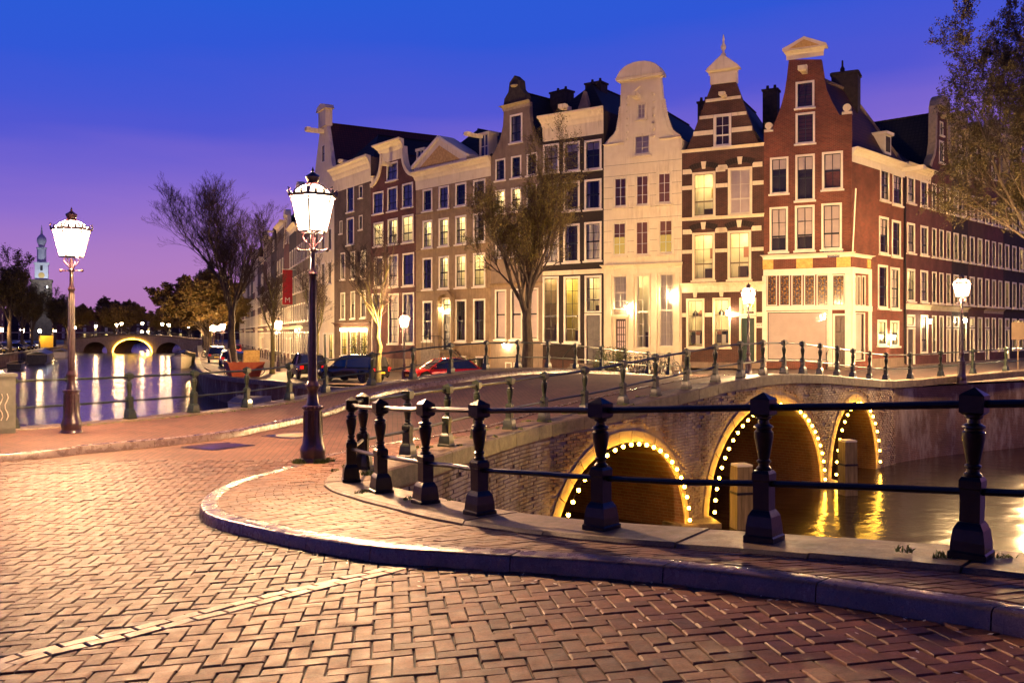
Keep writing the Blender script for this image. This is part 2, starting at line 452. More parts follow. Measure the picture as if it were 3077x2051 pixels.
# kerb of the near pavement, from the photograph
KPX = [(3500, 1930), (3077, 1845), (2847, 1805), (2257, 1725), (1798, 1683), (1425, 1662), (1115, 1640), (881, 1604), (721, 1570), (632, 1546), (603, 1522), (606, 1500), (640, 1472), (718, 1440), (895, 1391), (1030, 1353)]
KPTS = [onground(*p) for p in KPX]
_a, _b = KPTS[1], KPTS[0]
KPTS = [(_b[0]+9*(_b[0]-_a[0])/1.2*.9, _b[1]+9*(_b[1]-_a[1])/1.2*.9)]+KPTS
KPTS += [(-.65, 18.4)] + [at(s, 1.5) for s in (2, 5, 8, 11, 14, 17, 20, 23)] + [at(25.5, 1.7)]
KPATH = Path(KPTS)
LKPX = [(0, 1365), (255, 1340), (531, 1315), (706, 1293), (773, 1280), (914, 1252)]
LK = [onground(*p) for p in LKPX]
LK = [(-34, -14), (-21, .5), (-12.6, 9.4)]+LK+[at(s, 8.15) for s in (3, 6, 9, 12, 15, 18, 21, 23.5)]
LKPATH = Path(LK)
print('kerb', [tuple(round(c, 2) for c in p) for p in KPTS[:18]])

def heightmesh(name, poly, zf, step, mat_, seed=1):
    """fill a plan outline with triangles that follow the lie of the land"""
    xs = [p[0] for p in poly]; ys = [p[1] for p in poly]
    pts = [Vector(p) for p in poly]; n = len(pts)
    edges = [(i, (i+1) % n) for i in range(n)]
    x = min(xs)
    while x < max(xs):
        y = min(ys)
        while y < max(ys):
            if inside((x, y), poly): pts.append(Vector((x, y)))
            y += step
        x += step
    vv, ee, ff, *_ = delaunay_2d_cdt(pts, edges, [], 1, 1e-4)
    m = bpy.data.meshes.new(name)
    m.from_pydata([(v.x, v.y, zf(v.x, v.y)) for v in vv], [], [list(f) for f in ff if inside((sum(vv[i].x for i in f)/len(f), sum(vv[i].y for i in f)/len(f)), poly)])
    m.polygons.foreach_set('use_smooth', [True]*len(m.polygons))
    m.materials.append(mat_); m.update()
    return m
def inside(p, poly):
    x, y = p; r = False; n = len(poly); j = n-1
    for i in range(n):
        xi, yi = poly[i]; xj, yj = poly[j]
        if (yi > y) != (yj > y) and x < (xj-xi)*(y-yi)/(yj-yi)+xi: r = not r
        j = i
    return r

# paving materials
HEAD = radians(97.3)       # the herringbone's long direction, read from its vanishing point
def pavetex(name, c1, c2, mortar, ang, bw=.21, rh=.105, grit=.0, rough=.75):
    m, t, p = newmat(name)
    g = N(t, 'ShaderNodeNewGeometry'); mp = N(t, 'ShaderNodeMapping'); mp.inputs['Rotation'].default_value = (0, 0, ang)
    t.links.new(g.outputs['Position'], mp.inputs[0])
    b = N(t, 'ShaderNodeTexBrick'); t.links.new(mp.outputs[0], b.inputs['Vector'])
    b.inputs['Scale'].default_value = 1; b.inputs['Brick Width'].default_value = bw; b.inputs['Row Height'].default_value = rh; b.inputs['Mortar Size'].default_value = .006
    b.inputs['Color1'].default_value = (*c1, 1); b.inputs['Color2'].default_value = (*c2, 1); b.inputs['Mortar'].default_value = (*mortar, 1)
    v = g.outputs['Position']
    big = ramp(t, noise(t, v, 1.1, 5, .6), [(.3, (.7,.7,.7)), (.7, (1.15,1.12,1.1))])
    fine = ramp(t, noise(t, v, 60, 4, .7), [(.3, (.7,)*3), (.7, (1.2,)*3)])
    t.links.new(mixc(t, 1, mixc(t, 1, b.outputs['Color'], big, 'MULTIPLY'), fine, 'MULTIPLY'), p.inputs['Base Color'])
    p.inputs['Roughness'].default_value = rough
    bump(t, p, b.outputs['Fac'], -.6, .01); return m
MT['street'] = pavetex('street_clinker', (.16,.075,.052), (.11,.055,.042), (.045,.028,.022), -HEAD)
MT['quay'] = pavetex('quay_clinker', (.15,.09,.07), (.11,.07,.055), (.05,.035,.03), .6)
MT['sand'] = mat('joint_sand', (.025,.013,.009), (.05,.025,.016), 30, .95)
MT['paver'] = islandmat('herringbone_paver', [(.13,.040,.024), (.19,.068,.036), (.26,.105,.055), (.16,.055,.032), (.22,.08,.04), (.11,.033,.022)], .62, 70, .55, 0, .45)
MT['paver2'] = islandmat('gritty_paver', [(.07,.027,.016), (.10,.04,.023), (.12,.05,.028), (.06,.023,.014)], .6, 90, .9, 0, .5, .10)  # gritty brick, darkened further: dimmer light here is put into the colour
MT['side'] = islandmat('pavement_brick', [(.16,.075,.045), (.21,.105,.06), (.13,.06,.04), (.19,.085,.052)], .62, 60, .5)
MT['kerb'] = islandmat('kerb_granite', [(.13,.088,.07), (.17,.12,.098), (.15,.10,.082)], .27, 120, .35, .0, .5, 0, .35)
MT['coping'] = islandmat('coping_stone', [(.16,.115,.078), (.20,.145,.098), (.14,.10,.07)], .55, 60, .6, 0, .5, 0, .55)
MT['wallbrick'] = islandmat('canal_wall_brick', [(.21,.095,.055), (.27,.135,.075), (.17,.07,.045), (.33,.20,.12), (.14,.06,.04)], .7, 50, .5, 0, .4, 0, .6, .85)
MT['mortar'] = plaster('old_mortar_wall', (.24,.17,.12), (.36,.27,.19), (.55,.47,.38), .8)
MT['canalbrick'] = limebrick('limed_canal_brick', (.22,.10,.06), (.16,.07,.045), (.26,.19,.14))
MT['barrel'] = brickmat('arch_vault_brick', (.20,.085,.045), (.14,.06,.035), (.24,.17,.11))
MT['archstone'] = plaster('arch_ring_stone', (.30,.21,.13), (.38,.28,.18), (.14,.09,.05), .6)

def vaultmat():
    m = brickmat('vault_brick', (.24,.10,.05), (.17,.07,.04), (.26,.18,.11)); t = m.node_tree
    bn = [n for n in t.nodes if n.type == 'TEX_BRICK'][0]
    g = N(t, 'ShaderNodeNewGeometry'); dt = N(t, 'ShaderNodeVectorMath', operation='DOT_PRODUCT'); t.links.new(g.outputs['Position'], dt.inputs[0]); dt.inputs[1].default_value = (W[0], W[1], 0)
    sp = N(t, 'ShaderNodeSeparateXYZ'); t.links.new(g.outputs['Position'], sp.inputs[0]); du = N(t, 'ShaderNodeVectorMath', operation='DOT_PRODUCT'); t.links.new(g.outputs['Position'], du.inputs[0]); du.inputs[1].default_value = (U[0]*.5, U[1]*.5, 1)
    cb = N(t, 'ShaderNodeCombineXYZ'); t.links.new(dt.outputs['Value'], cb.inputs[0]); t.links.new(du.outputs['Value'], cb.inputs[1]); t.links.new(cb.outputs[0], bn.inputs['Vector']); return m
MT['vault'] = vaultmat()
def water_mat():
    m, t, p = newmat('canal_water')
    p.inputs['Base Color'].default_value = (.008,.004,.005,1); p.inputs['Roughness'].default_value = .16
    p.inputs['IOR'].default_value = 1.4; p.inputs['Specular IOR Level'].default_value = .75
    g = N(t, 'ShaderNodeNewGeometry')
    a = noise(t, g.outputs['Position'], 1.6, 3, .5); b = noise(t, g.outputs['Position'], .35, 2, .5)
    ad = N(t, 'ShaderNodeMath', operation='ADD'); t.links.new(a, ad.inputs[0]); t.links.new(b, ad.inputs[1])
    bump(t, p, ad.outputs[0], .32, .10); return m
MT['water'] = water_mat()

# ------------------------------------------------------------ ground, water, quays
w = MB().poly([(-900, -60, WATER), (500, -60, WATER), (500, 1500, WATER), (-900, 1500, WATER)]).build('canal_water', MT['water'])
tag(w, 'still dark canal water mirroring the lamps', None, None, 'structure')

def offs(path, d0, d1, off, step):
    n = max(2, int((d1-d0)/step)); return [path.at(d0+(d1-d0)*i/n, off)[0] for i in range(n+1)]
cE = CPATH.near((13.6, 33.9)); lE = LPATH.L
spoly = offs(CPATH, 0, cE, 0, .6)+offs(LPATH, lE, 0, 0, .8)
spoly = [(14, -14)]+spoly
street = link('street', heightmesh('street', spoly, lambda x, y: G(x, y)-KERB-.015, .8, MT['street']))
tag(street, 'brick paved street running up over the humped bridge', None, None, 'structure')

# far quay and the land behind the houses
landing = [LPATH.p[-1], CPATH.at(cE)[0]]
fpoly = [CPATH.at(cE)[0]]+[p for p in RQUAY]+[(600, 400), (600, 1500), (-420, 1500), (-150, 440)]+FARBANK[-2::-1]+offs(LPATH, LPATH.near(FARBANK[0]), lE, 0, 1.0)
fq = link('far_quay', heightmesh('far_quay', fpoly, lambda x, y: (G(x, y)-KERB-.014) if st(x, y)[1] < 9.7 and st(x, y)[0] < 22.2 and st(x, y)[0] > 15 else Q(x, y), 6.0, MT['quay']))
tag(fq, 'brick paved quay street in front of the canal houses', None, None, 'structure')
lpoly = LEFTBANK+[(-420, 1500), (-900, 1500), (-900, 20)]
lq = link('left_quay', heightmesh('left_quay', lpoly, lambda x, y: -1.15, 30.0, MT['quay']))
tag(lq, 'quay across the water lined with parked cars', None, None, 'structure')

# ------------------------------------------------------------ quay walls and coping
def wallstrip(mb, pts, ztop, zbot=-3.8):
    top = [(x, y, ztop(x, y)) for x, y in pts]; bot = [(x, y, zbot) for x, y in pts]
    mb.grid([bot, top]); return mb
def copingrow(parent, path, d0, d1, zf, width=.62, thick=.27, length=1.25, off=0.0, mat_=None, rise=.03, jitter=.25):
    d = d0; mat_ = mat_ or MT['coping']
    while d < d1-.05:
        l = min(length*random.uniform(1-jitter, 1+jitter), d1-d)
        if d1-(d+l) < .4: l = d1-d
        n = max(1, int(l/.35)); rows = []; g = .006; c = .025
        h = random.uniform(-.006, .006)
        for i in range(n+1):
            dd = d+g+(l-2*g)*i/n
            (x, y), (vx, vy) = path.at(dd, off)
            z = zf(x, y)+rise+h
            L = lambda o, zz: (x+vy*o, y-vx*o, z+zz)
            hw = width/2
            rows.append([L(-hw, -thick), L(-hw, -c), L(-hw+c, 0), L(hw-c, 0), L(hw, -c), L(hw, -thick)])
        mb = MB(); mb.grid(rows, True)
        b = 0; mb.f.append(tuple(range(5, -1, -1))); e = n*6; mb.f.append(tuple(range(e, e+6)))
        mb.build('coping_stone', mat_, parent)
        d += l

ARCH = [(-.05, 5.1, -.6), (6.25, 13.3, -.14), (14.1, 18.1, -.45)]     # from, to along the bridge, crown level
def archz(s):
    for a, b, c in ARCH:
        if a < s < b:
            k = (s-(a+b)/2)/((b-a)/2)
            return WATER-.05+(c-WATER+.05)*max(0, 1-abs(k)**2.15)**.5
    return None

bridge = thing('arch_bridge', 'humped brick bridge with three arches outlined in bulbs', 'bridge', (B0[0], B0[1], WATER))
def B(mb, name, mat_, smooth=False):
    """part of the bridge given in world coordinates"""
    mb.v = [(x-B0[0], y-B0[1], z-WATER) for x, y, z in mb.v]
    return mb.build(name, mat_, bridge, smooth=smooth)
# spandrel walls, both faces, with the arches left open
for face, tt, in (('right', -.26), ('left', 9.9)):
    ss = sorted(set([-.6+.15*i for i in range(int(24/.15))]+[e for a in ARCH for e in (a[0]+1e-3, a[1]-1e-3, a[0]-1e-3, a[1]+1e-3)]+[.02+a[0]+(.3*i*i*.02) for a in ARCH for i in range(7)]+[a[1]-.02-(.3*i*i*.02) for a in ARCH for i in range(7)]))
    mb = MB()
    for a, b in zip(ss, ss[1:]):
        if b-a < 1e-6: continue
        za, zb_ = archz(a), archz(b)
        z0 = -3.8 if za is None else za; z1 = -3.8 if zb_ is None else zb_
        if (za is None) != (zb_ is None): continue
        (xa, ya), (xb, yb) = at(a, tt), at(b, tt)
        mb.poly([(xa, ya, z0), (xb, yb, z1), (xb, yb, G(*at(b, 0 if tt < 1 else 9.6))-.2), (xa, ya, G(*at(a, 0 if tt < 1 else 9.6))-.2)])
    B(mb, 'spandrel_wall', MT['mortar'])
# vaults
for a, b, c in ARCH:
    rows = []
    m = 40
    for i in range(m+1):
        k = -cos(pi*i/m); s = (a+b)/2+k*(b-a)/2
        z = archz(s) if 0 < i < m else WATER-.05
        rows.append([(*at(s, t), z) for t in (-.255, 2.2, 4.8, 7.2, 9.89)])
    rows = [[(x, y, -3.8) for x, y, z in rows[0]]]+rows+[[(x, y, -3.8) for x, y, z in rows[-1]]]
    B(MB().grid(rows), 'arch_vault', MT['vault'], True)
    # ring of cut stones round the opening, proud of the wall
    n = 17
    for q in range(n):
        pts0 = []; pts1 = []
        for e in range(4):
            ang = pi*(q+.02+.96*e/3)/n
            k = -cos(ang); s = (a+b)/2+k*(b-a)/2; hgt = (c-WATER)*max(0, sin(ang))**.93
            nx, nz = k/((b-a)/2), sin(ang)/(c-WATER); l = hypot(nx, nz)
            pts0.append((s, WATER+hgt)); pts1.append((s+.26*nx/l, WATER+hgt+.26*nz/l))
        mb = MB(); prof = pts0+pts1[::-1]
        f = [(*at(s, -.285-.004*(q % 2)), z) for s, z in prof]; g = [(*at(s, -.2), z) for s, z in prof]
        k = len(prof); mb.v += f+g; mb.f.append(tuple(range(k))); 
        for i in range(k): mb.f.append((i, (i+1) % k, k+(i+1) % k, k+i))
        B(mb, 'arch_stone', MT['archstone'])
# pier cutwaters / footings at the water
for s0, s1 in ((5.1, 6.25), (13.3, 14.1)):
    mb = MB(); c = (s0+s1)/2
    for zz0, zz1, e in ((-3.8, WATER+.12, .12),):
        pl = [at(s0-e, -.25), at(c, -.95), at(s1+e, -.25), at(s1+e, .3), at(s0-e, .3)]
        b = len(mb.v); k = len(pl)
        mb.v += [(x, y, zz0) for x, y in pl]+[(x, y, zz1) for x, y in pl]
        mb.f.append(tuple(range(b+k, b+2*k)))
        for i in range(k): mb.f.append((b+i, b+(i+1) % k, b+k+(i+1) % k, b+k+i))
    B(mb, 'pier_footing', MT['coping'])
bridge_cope = link('coping', None, bridge, (-B0[0], -B0[1], -WATER))
cS = CPATH.near((.65, 18.85))
bridge.children  # keep
class _Sub: pass
def copechild(path, d0, d1, **kw):
    before = set(o.name for o in COL.objects)
    copingrow(None, path, d0, d1, **kw)
    for o in list(COL.objects):
        if o.name not in before:
            o.parent = bridge; o.location = (-B0[0], -B0[1], -WATER)
bpy.data.objects.remove(bridge_cope)
copechild(CPATH, cS-.2, cE+.3, zf=G, length=1.3)
copechild(LPATH, LPATH.near(at(1, 9.6)), lE, zf=G, length=1.3)

nearwall = thing('quay_wall', 'brick quay wall with stone coping round the street corner', 'quay wall')
pts = offs(CPATH, 0, cS-.2, .26, .25)
wallstrip(MB(), pts, lambda x, y: G(x, y)-.2).build('wall_face', MT['canalbrick'], nearwall)
copingrow(nearwall, CPATH, CPATH.near((9.4, -.35)), cS-.2, G, length=1.15)
rwall = thing('quay_wall', 'brick quay wall running right from the bridge end', 'quay wall', (13.6, 33.9, WATER))
def child_at_world(parent, before):
    for o in list(COL.objects):
        if o.name not in before and o is not parent:
            o.parent = parent; o.location = -Vector(parent.location)
bf = set(o.name for o in COL.objects)
wallstrip(MB(), offs(CPATH, cE-.1, CPATH.L, .26, .5)+RQUAY[8:], lambda x, y: -.2).build('wall_face', MT['canalbrick'])
copingrow(None, CPATH, cE+.3, CPATH.L, lambda x, y: max(G(x, y), -.05), length=1.4)
child_at_world(rwall, bf)
lwall = thing('quay_wall', 'quay wall under the railing on the left of the street', 'quay wall', (-7, 22, WATER))
bf = set(o.name for o in COL.objects)
wallstrip(MB(), offs(LPATH, 0, LPATH.near(at(1, 9.6))+2, -.26, .7), lambda x, y: G(x, y)-.2).build('wall_face', MT['canalbrick'])
copingrow(None, LPATH, LPATH.near((-12.2, 15.2)), LPATH.near(at(1, 9.6)), G, length=1.4)
child_at_world(lwall, bf)
fwall = thing('quay_wall', 'long quay wall below the row of canal houses', 'quay wall', (-12, 54, WATER))
bf = set(o.name for o in COL.objects)
FB = Path(FARBANK, 8)
wallstrip(MB(), offs(FB, 0, 420, 0, 1.2), lambda x, y: Q(x, y)-.01).build('wall_face', MT['canalbrick'])
copingrow(None, FB, 0, 90, Q, .55, .3, 2.0, -.1, None, .05)
child_at_world(fwall, bf)
lbwall = thing('quay_wall', 'dark quay wall under the parked cars across the water', 'quay wall', (-71, 129, WATER))
bf = set(o.name for o in COL.objects)
LB = Path(LEFTBANK, 8)
wallstrip(MB(), offs(LB, 0, LB.L, 0, 3), lambda x, y: -1.16).build('wall_face', MT['canalbrick'])
mb = MB()
pp = offs(LB, 0, LB.L, 0, 3); pq = offs(LB, 0, LB.L, -.7, 3)
mb.grid([[(x, y, -1.4) for x, y in pp], [(x, y, -1.05) for x, y in pp], [(x, y, -1.05) for x, y in pq]]).build('coping_stone', MT['coping'])
child_at_world(lbwall, bf)

# ------------------------------------------------------------ bricks of the canal wall, each with its own edges
def brickmesh(lx, ly, lz, c=.006):
    mb = MB(); hx, hy = lx/2, ly/2
    mb.grid([[(-hx,-hy,-lz),(hx,-hy,-lz),(hx,hy,-lz),(-hx,hy,-lz)], [(-hx,-hy,-c),(hx,-hy,-c),(hx,hy,-c),(-hx,hy,-c)],
             [(-hx+c,-hy+c,0),(hx-c,-hy+c,0),(hx-c,hy-c,0),(-hx+c,hy-c,0)]], True)
    mb.f.append((8, 9, 10, 11)); return mb
def wallbricks(pos, zlo, ztop, d0, d1, hole, field, singles, prefer, rowh=.073, bl=.225, depth=.022):
    """pos(d)->(x,y),(vx,vy) on the wall face; outward is right of travel"""
    r = 0; z = zlo
    while True:
        z = zlo+r*rowh
        if z > ztop(d0)+.5 and z > ztop((d0+d1)/2)+.5 and z > ztop(d1)+.5: break
        d = d0+(bl/2 if r % 2 else 0)
        while d < d1-bl:
            (x, y), (vx, vy) = pos(d+bl/2)
            if z+rowh < ztop(d+bl/2) and not hole(d+bl/2, z+rowh/2) and random.random() > .05:
                pr = random.uniform(-.006, .006)+depth
                w2 = bl/2-.006-random.uniform(0, .004); hz = rowh/2-.006
                cz = z+rowh/2
                def P(a, o, h): return (x+vx*a+vy*o, y+vy*a-vx*o, cz+h)
                c = .006
                v = [P(-w2, 0, -hz), P(w2, 0, -hz), P(w2, 0, hz), P(-w2, 0, hz),
                     P(-w2, pr-c, -hz), P(w2, pr-c, -hz), P(w2, pr-c, hz), P(-w2, pr-c, hz),
                     P(-w2+c, pr, -hz+c), P(w2-c, pr, -hz+c), P(w2-c, pr, hz-c), P(-w2+c, pr, hz-c)]
                field.append((prefer(x, y, cz), v))
            d += bl
        r += 1
BF = [(0,1,5,4),(1,2,6,5),(2,3,7,6),(3,0,4,7),(4,5,9,8),(5,6,10,9),(6,7,11,10),(7,4,8,11),(8,9,10,11)]
def emitbricks(parent, bricks, name, mat_, fieldname, limit=300):
    bricks.sort(key=lambda b: b[0])
    off = parent.location
    for _, v in bricks[:limit]:
        c = Vector(v[8])
        m = bpy.data.meshes.new(name); m.from_pydata([tuple(Vector(p)-c) for p in v], [], BF if len(v) == 12 else PF(len(v)//3)); m.materials.append(mat_)
        link(name, m, parent, c-off)
    mb = MB()
    for _, v in bricks[limit:]:
        b = len(mb.v); mb.v += [tuple(Vector(p)-off) for p in v]; mb.f += [tuple(b+i for i in f) for f in (BF if len(v) == 12 else PF(len(v)//3))]
    if mb.v:
        o = link(fieldname, mb.raw(fieldname, mat_), parent); o['kind'] = 'stuff'
_pf = {}
def PF(n):
    if n not in _pf:
        f = []
        for r in range(2):
            for j in range(n): f.append((r*n+j, r*n+(j+1) % n, (r+1)*n+(j+1) % n, (r+1)*n+j))
        f.append(tuple(range(2*n, 3*n))); _pf[n] = f
    return _pf[n]
cam_pref = lambda x, y, z: hypot(x, y)
# bridge face
bb = []
def bpos(d): return at(d, -.262), U
def bhole(s, z):
    for a, b, c in ARCH:
        k = (s-(a+b)/2)/((b-a)/2+.40)
        if abs(k) < 1 and z < WATER+(c+.40-WATER)*(1-abs(k)**2.15)**.5: return True
    return False
wallbricks(bpos, WATER-.1, lambda s: G(*at(s, 0))-.24, -.4, 22.0, bhole, bb, None, cam_pref)
emitbricks(bridge, bb, 'brick', MT['wallbrick'], 'brick_courses')
nb = []
d_corner = CPATH.near((-1.9, 11.0))
wallbricks(lambda d: CPATH.at(d, .262), WATER-.1, lambda d: G(*CPATH.at(d)[0])-.24, d_corner, cS-.25, lambda a, b: False, nb, None, cam_pref)
emitbricks(nearwall, nb, 'brick', MT['wallbrick'], 'brick_courses')

# ------------------------------------------------------------ paving bricks
def clip(poly, nx, ny, c):
    """keep nx*x+ny*y >= c"""
    out = []
    for i in range(len(poly)):
        a, b = poly[i], poly[(i+1) % len(poly)]
        da, db = nx*a[0]+ny*a[1]-c, nx*b[0]+ny*b[1]-c
        if da >= 0: out.append(a)
        if (da >= 0) != (db >= 0):
            k = da/(da-db); out.append((a[0]+(b[0]-a[0])*k, a[1]+(b[1]-a[1])*k))
    return out
def slab(poly, zf, rise, depth=.05, c=.005):
    """plan polygon -> rings of a chamfered paving brick"""
    cx = sum(p[0] for p in poly)/len(poly); cy_ = sum(p[1] for p in poly)/len(poly)
    def sh(p, k): 
        dx, dy = p[0]-cx, p[1]-cy_; l = hypot(dx, dy) or 1
        return (p[0]-dx/l*k, p[1]-dy/l*k)
    v = [(p[0], p[1], zf(*p)+rise-depth) for p in poly]+[(p[0], p[1], zf(*p)+rise-c) for p in poly]
    for p in poly:
        q = sh(p, c*1.5); v.append((q[0], q[1], zf(*q)+rise))
    return v
road = lambda x, y: G(x, y)-KERB
BORDER = [onground(px, py, -KERB) for px, py in [(-500, 2150), (-120, 2050), (0, 1994), (170, 1950), (408, 1895), (660, 1833), (930, 1767), (1150, 1716), (1235, 1690), (1300, 1668)]]
BP = Path(BORDER)
def border_side(p):
    d = BP.near(p); (x, y), (vx, vy) = BP.at(d)
    return (p[0]-x)*(-vy)+(p[1]-y)*vx, (x, y), (vx, vy)        # >0: left of travel = beyond the border (far side)
kerbpoly = offs(KPATH, 0, KPATH.near(at(8, 1.5)), .03, .25)+offs(CPATH, CPATH.near(at(8, 0)), 0, 0, .4)
lkpoly = offs(LKPATH, 0, LKPATH.L, 0, .5)+offs(LPATH, LPATH.L, 0, 0, .6)
def inview(x, y, m=.35): return y > 2.9 and abs(x) < .56*y+m
fore, rest, bord = [], [], []
ex, ey = (cos(HEAD), sin(HEAD)), (sin(HEAD), -cos(HEAD))     # ex: away from the camera, ey: to the right
mod = .1055
RNG = random.Random(3)
for i in range(-90, 160):
    for j in range(-160, 160):
        k = (i-j) % 4
        # herringbone: cell (i: along ey, j: along ex)
        if k == 0: cells = (i, j, 2, 1)
        elif k == 2: cells = (i, j-1, 1, 2) 
        else: continue
        a, b, la, lb = cells
        cxm, cym = (a+la/2)*mod, (b+lb/2)*mod+9.0
        X = ey[0]*cxm+ex[0]*cym; Y = ey[1]*cxm+ex[1]*cym
        if not inview(X, Y) or Y > 14.5: continue
        g = .0046
        jx, jy, ja = RNG.uniform(-.003, .003), RNG.uniform(-.003, .003), RNG.gauss(0, .014)
        hw, hh = la*mod/2-g, lb*mod/2-g
        rect = []
        for sx, sy in ((-1,-1),(1,-1),(1,1),(-1,1)):
            u_, v_ = sx*hw, sy*hh
            u_, v_ = u_*cos(ja)-v_*sin(ja)+jx, u_*sin(ja)+v_*cos(ja)+jy
            rect.append((X+ey[0]*u_+ex[0]*v_, Y+ey[1]*u_+ex[1]*v_))
        if inside((X, Y), kerbpoly) and all(inside(p, kerbpoly) for p in rect): continue
        if inside((X, Y), lkpoly) or not inside((X, Y), spoly): continue
        sd, bp, bv = border_side((X, Y))
        if abs(sd) < .25:
            nx, ny = -bv[1], bv[0]
            if sd < 0: nx, ny = -nx, -ny
            c = nx*bp[0]+ny*bp[1]+.108
            rect = clip(rect, nx, ny, c)
            if len(rect) < 3: continue
            area = abs(sum(rect[q][0]*rect[(q+1) % len(rect)][1]-rect[(q+1) % len(rect)][0]*rect[q][1] for q in range(len(rect))))/2
            if area < .0012: continue
        v = slab(rect, road, RNG.uniform(-.005, .004), c=RNG.choice((.003, .005, .007)))
        tl = RNG.gauss(0, .008); tw = RNG.gauss(0, .008)
        v = [(x, y, z+(x-X)*tl+(y-Y)*tw) for x, y, z in v]
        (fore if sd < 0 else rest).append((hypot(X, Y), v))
for row in (-.052, .052):
    d = .1*(row > 0)
    while d < BP.L-.25:
        (x0, y0), (vx, vy) = BP.at(d+.1)
        jz = RNG.uniform(-.002, .004)
        if inview(x0, y0) and not inside((x0, y0), kerbpoly):
            pts = []
            for a, o in ((0.004, row-.048), (.201, row-.048), (.201, row+.048), (.004, row+.048)):
                (x, y), (ux, uy) = BP.at(d+a, -o); pts.append((x, y))
            tl = RNG.gauss(0, .02)
            v = slab(pts, road, jz+.004); v = [(x, y, z+((x-x0)*vx+(y-y0)*vy)*tl) for x, y, z in v]
            bord.append((hypot(x0, y0), v))
        d += .206
MT['border'] = islandmat('border_paver', [(.22,.12,.075), (.27,.155,.10), (.24,.13,.085)], .5, 70, .5)
emitbricks(street, bord, 'border_brick', MT['border'], 'border_bricks_far')
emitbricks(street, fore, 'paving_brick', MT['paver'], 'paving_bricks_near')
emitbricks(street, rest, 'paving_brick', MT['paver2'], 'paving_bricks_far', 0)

# near pavement: body, kerb stones, bricks in courses square to the kerb
side = MB()
anch = [(0.0, CPATH.near((11.5, -2.2))), (KPATH.near(KPTS[2]), CPATH.near((3.4, 4.9))), (KPATH.near(KPTS[11]), CPATH.near((-1.75, 10.7))), (KPATH.near(KPTS[16]), CPATH.near((-1.4, 13.8))),
        (KPATH.near(at(5, 1.5)), CPATH.near(at(5, 0))), (KPATH.near(at(23, 1.5)), CPATH.near(at(23, 0)))]
def cmap(d):
    for (a, b), (c, e) in zip(anch, anch[1:]):
        if d <= c: return b+(e-b)*(d-a)/(c-a)
    return anch[-1][1]
dEnd = anch[-1][0]
n = int(dEnd/.25); rows = []
for i in range(n+1):
    d = dEnd*i/n
    k, _ = KPATH.at(d, .14); c, _ = CPATH.at(cmap(d), -.28)
    rows.append([(k[0]+(c[0]-k[0])*q/5, k[1]+(c[1]-k[1])*q/5, G(k[0]+(c[0]-k[0])*q/5, k[1]+(c[1]-k[1])*q/5)-.014) for q in range(6)])
pav = link('pavement', side.grid(rows).raw('pavement', MT['side']))
pav.data.polygons.foreach_set('use_smooth', [True]*len(pav.data.polygons))
tag(pav, 'brick pavement curving round the corner inside a granite kerb', None, None, 'structure')
pav.data.materials.clear(); pav.data.materials.append(MT['street'])
def kerbrow(parent, path, d0, d1, length, zf, side_=1, wid=.17, h=KERB):
    d = d0
    while d < d1-.05:
        l = min(length*random.uniform(.75, 1.25), d1-d); n = max(2, int(l/.12)); rows = []; c = .022
        jz = random.uniform(-.004, .004)
        for i in range(n+1):
            dd = d+.004+(l-.008)*i/n
            (x, y), (vx, vy) = path.at(dd)
            z = zf(x, y)+jz
            L = lambda o, zz: (x+vy*o*side_, y-vx*o*side_, z+zz)
            rows.append([L(-.012, -h-.05), L(0, -c), L(c*.4, -c*.35), L(c, 0), L(wid, .002), L(wid, -h-.05)])
        mb = MB(); mb.grid(rows, True); mb.f.append(tuple(range(5, -1, -1))); mb.f.append(tuple(range(n*6, n*6+6)))
        mb.build('kerb_stone', MT['kerb'], parent, smooth=True); d += l
kerbrow(pav, KPATH, KPATH.near(KPTS[1]), dEnd, 1.0, G)
sb = []
d = KPATH.near(KPTS[1]); r = 0
while d < KPATH.near(KPTS[17]):
    pit = .098
    k0, _ = KPATH.at(d+.004, .175); k1, _ = KPATH.at(d+pit-.004, .175)
    c0, _ = CPATH.at(cmap(d+.004), -.315); c1, _ = CPATH.at(cmap(d+pit-.004), -.315)
    ln = hypot(c0[0]-k0[0], c0[1]-k0[1]); nb_ = max(1, int(ln/.205+.5)); ph = .5 if r % 2 else 0
    q = -ph
    while q < nb_:
        a, b = max(0, q)/nb_+.006/ln, min(nb_, q+1)/nb_-.002/ln
        if (b-a)*ln > .03:
            L2 = lambda A, B_, t: (A[0]+(B_[0]-A[0])*t, A[1]+(B_[1]-A[1])*t)
            poly = [L2(k0, c0, a), L2(k1, c1, a), L2(k1, c1, b), L2(k0, c0, b)]
            X = sum(p[0] for p in poly)/4; Y = sum(p[1] for p in poly)/4
            if inview(X, Y, .5) and Y < 16:
                tl, tw = RNG.gauss(0, .01), RNG.gauss(0, .012)
                v = slab(poly, G, RNG.uniform(-.003, .003), .04, .004); v = [(x, y, z+(x-X)*tl+(y-Y)*tw) for x, y, z in v]
                sb.append((hypot(X, Y), v))
        q += 1
    d += pit; r += 1
emitbricks(pav, sb, 'pavement_brick', MT['side'], 'pavement_bricks_far')

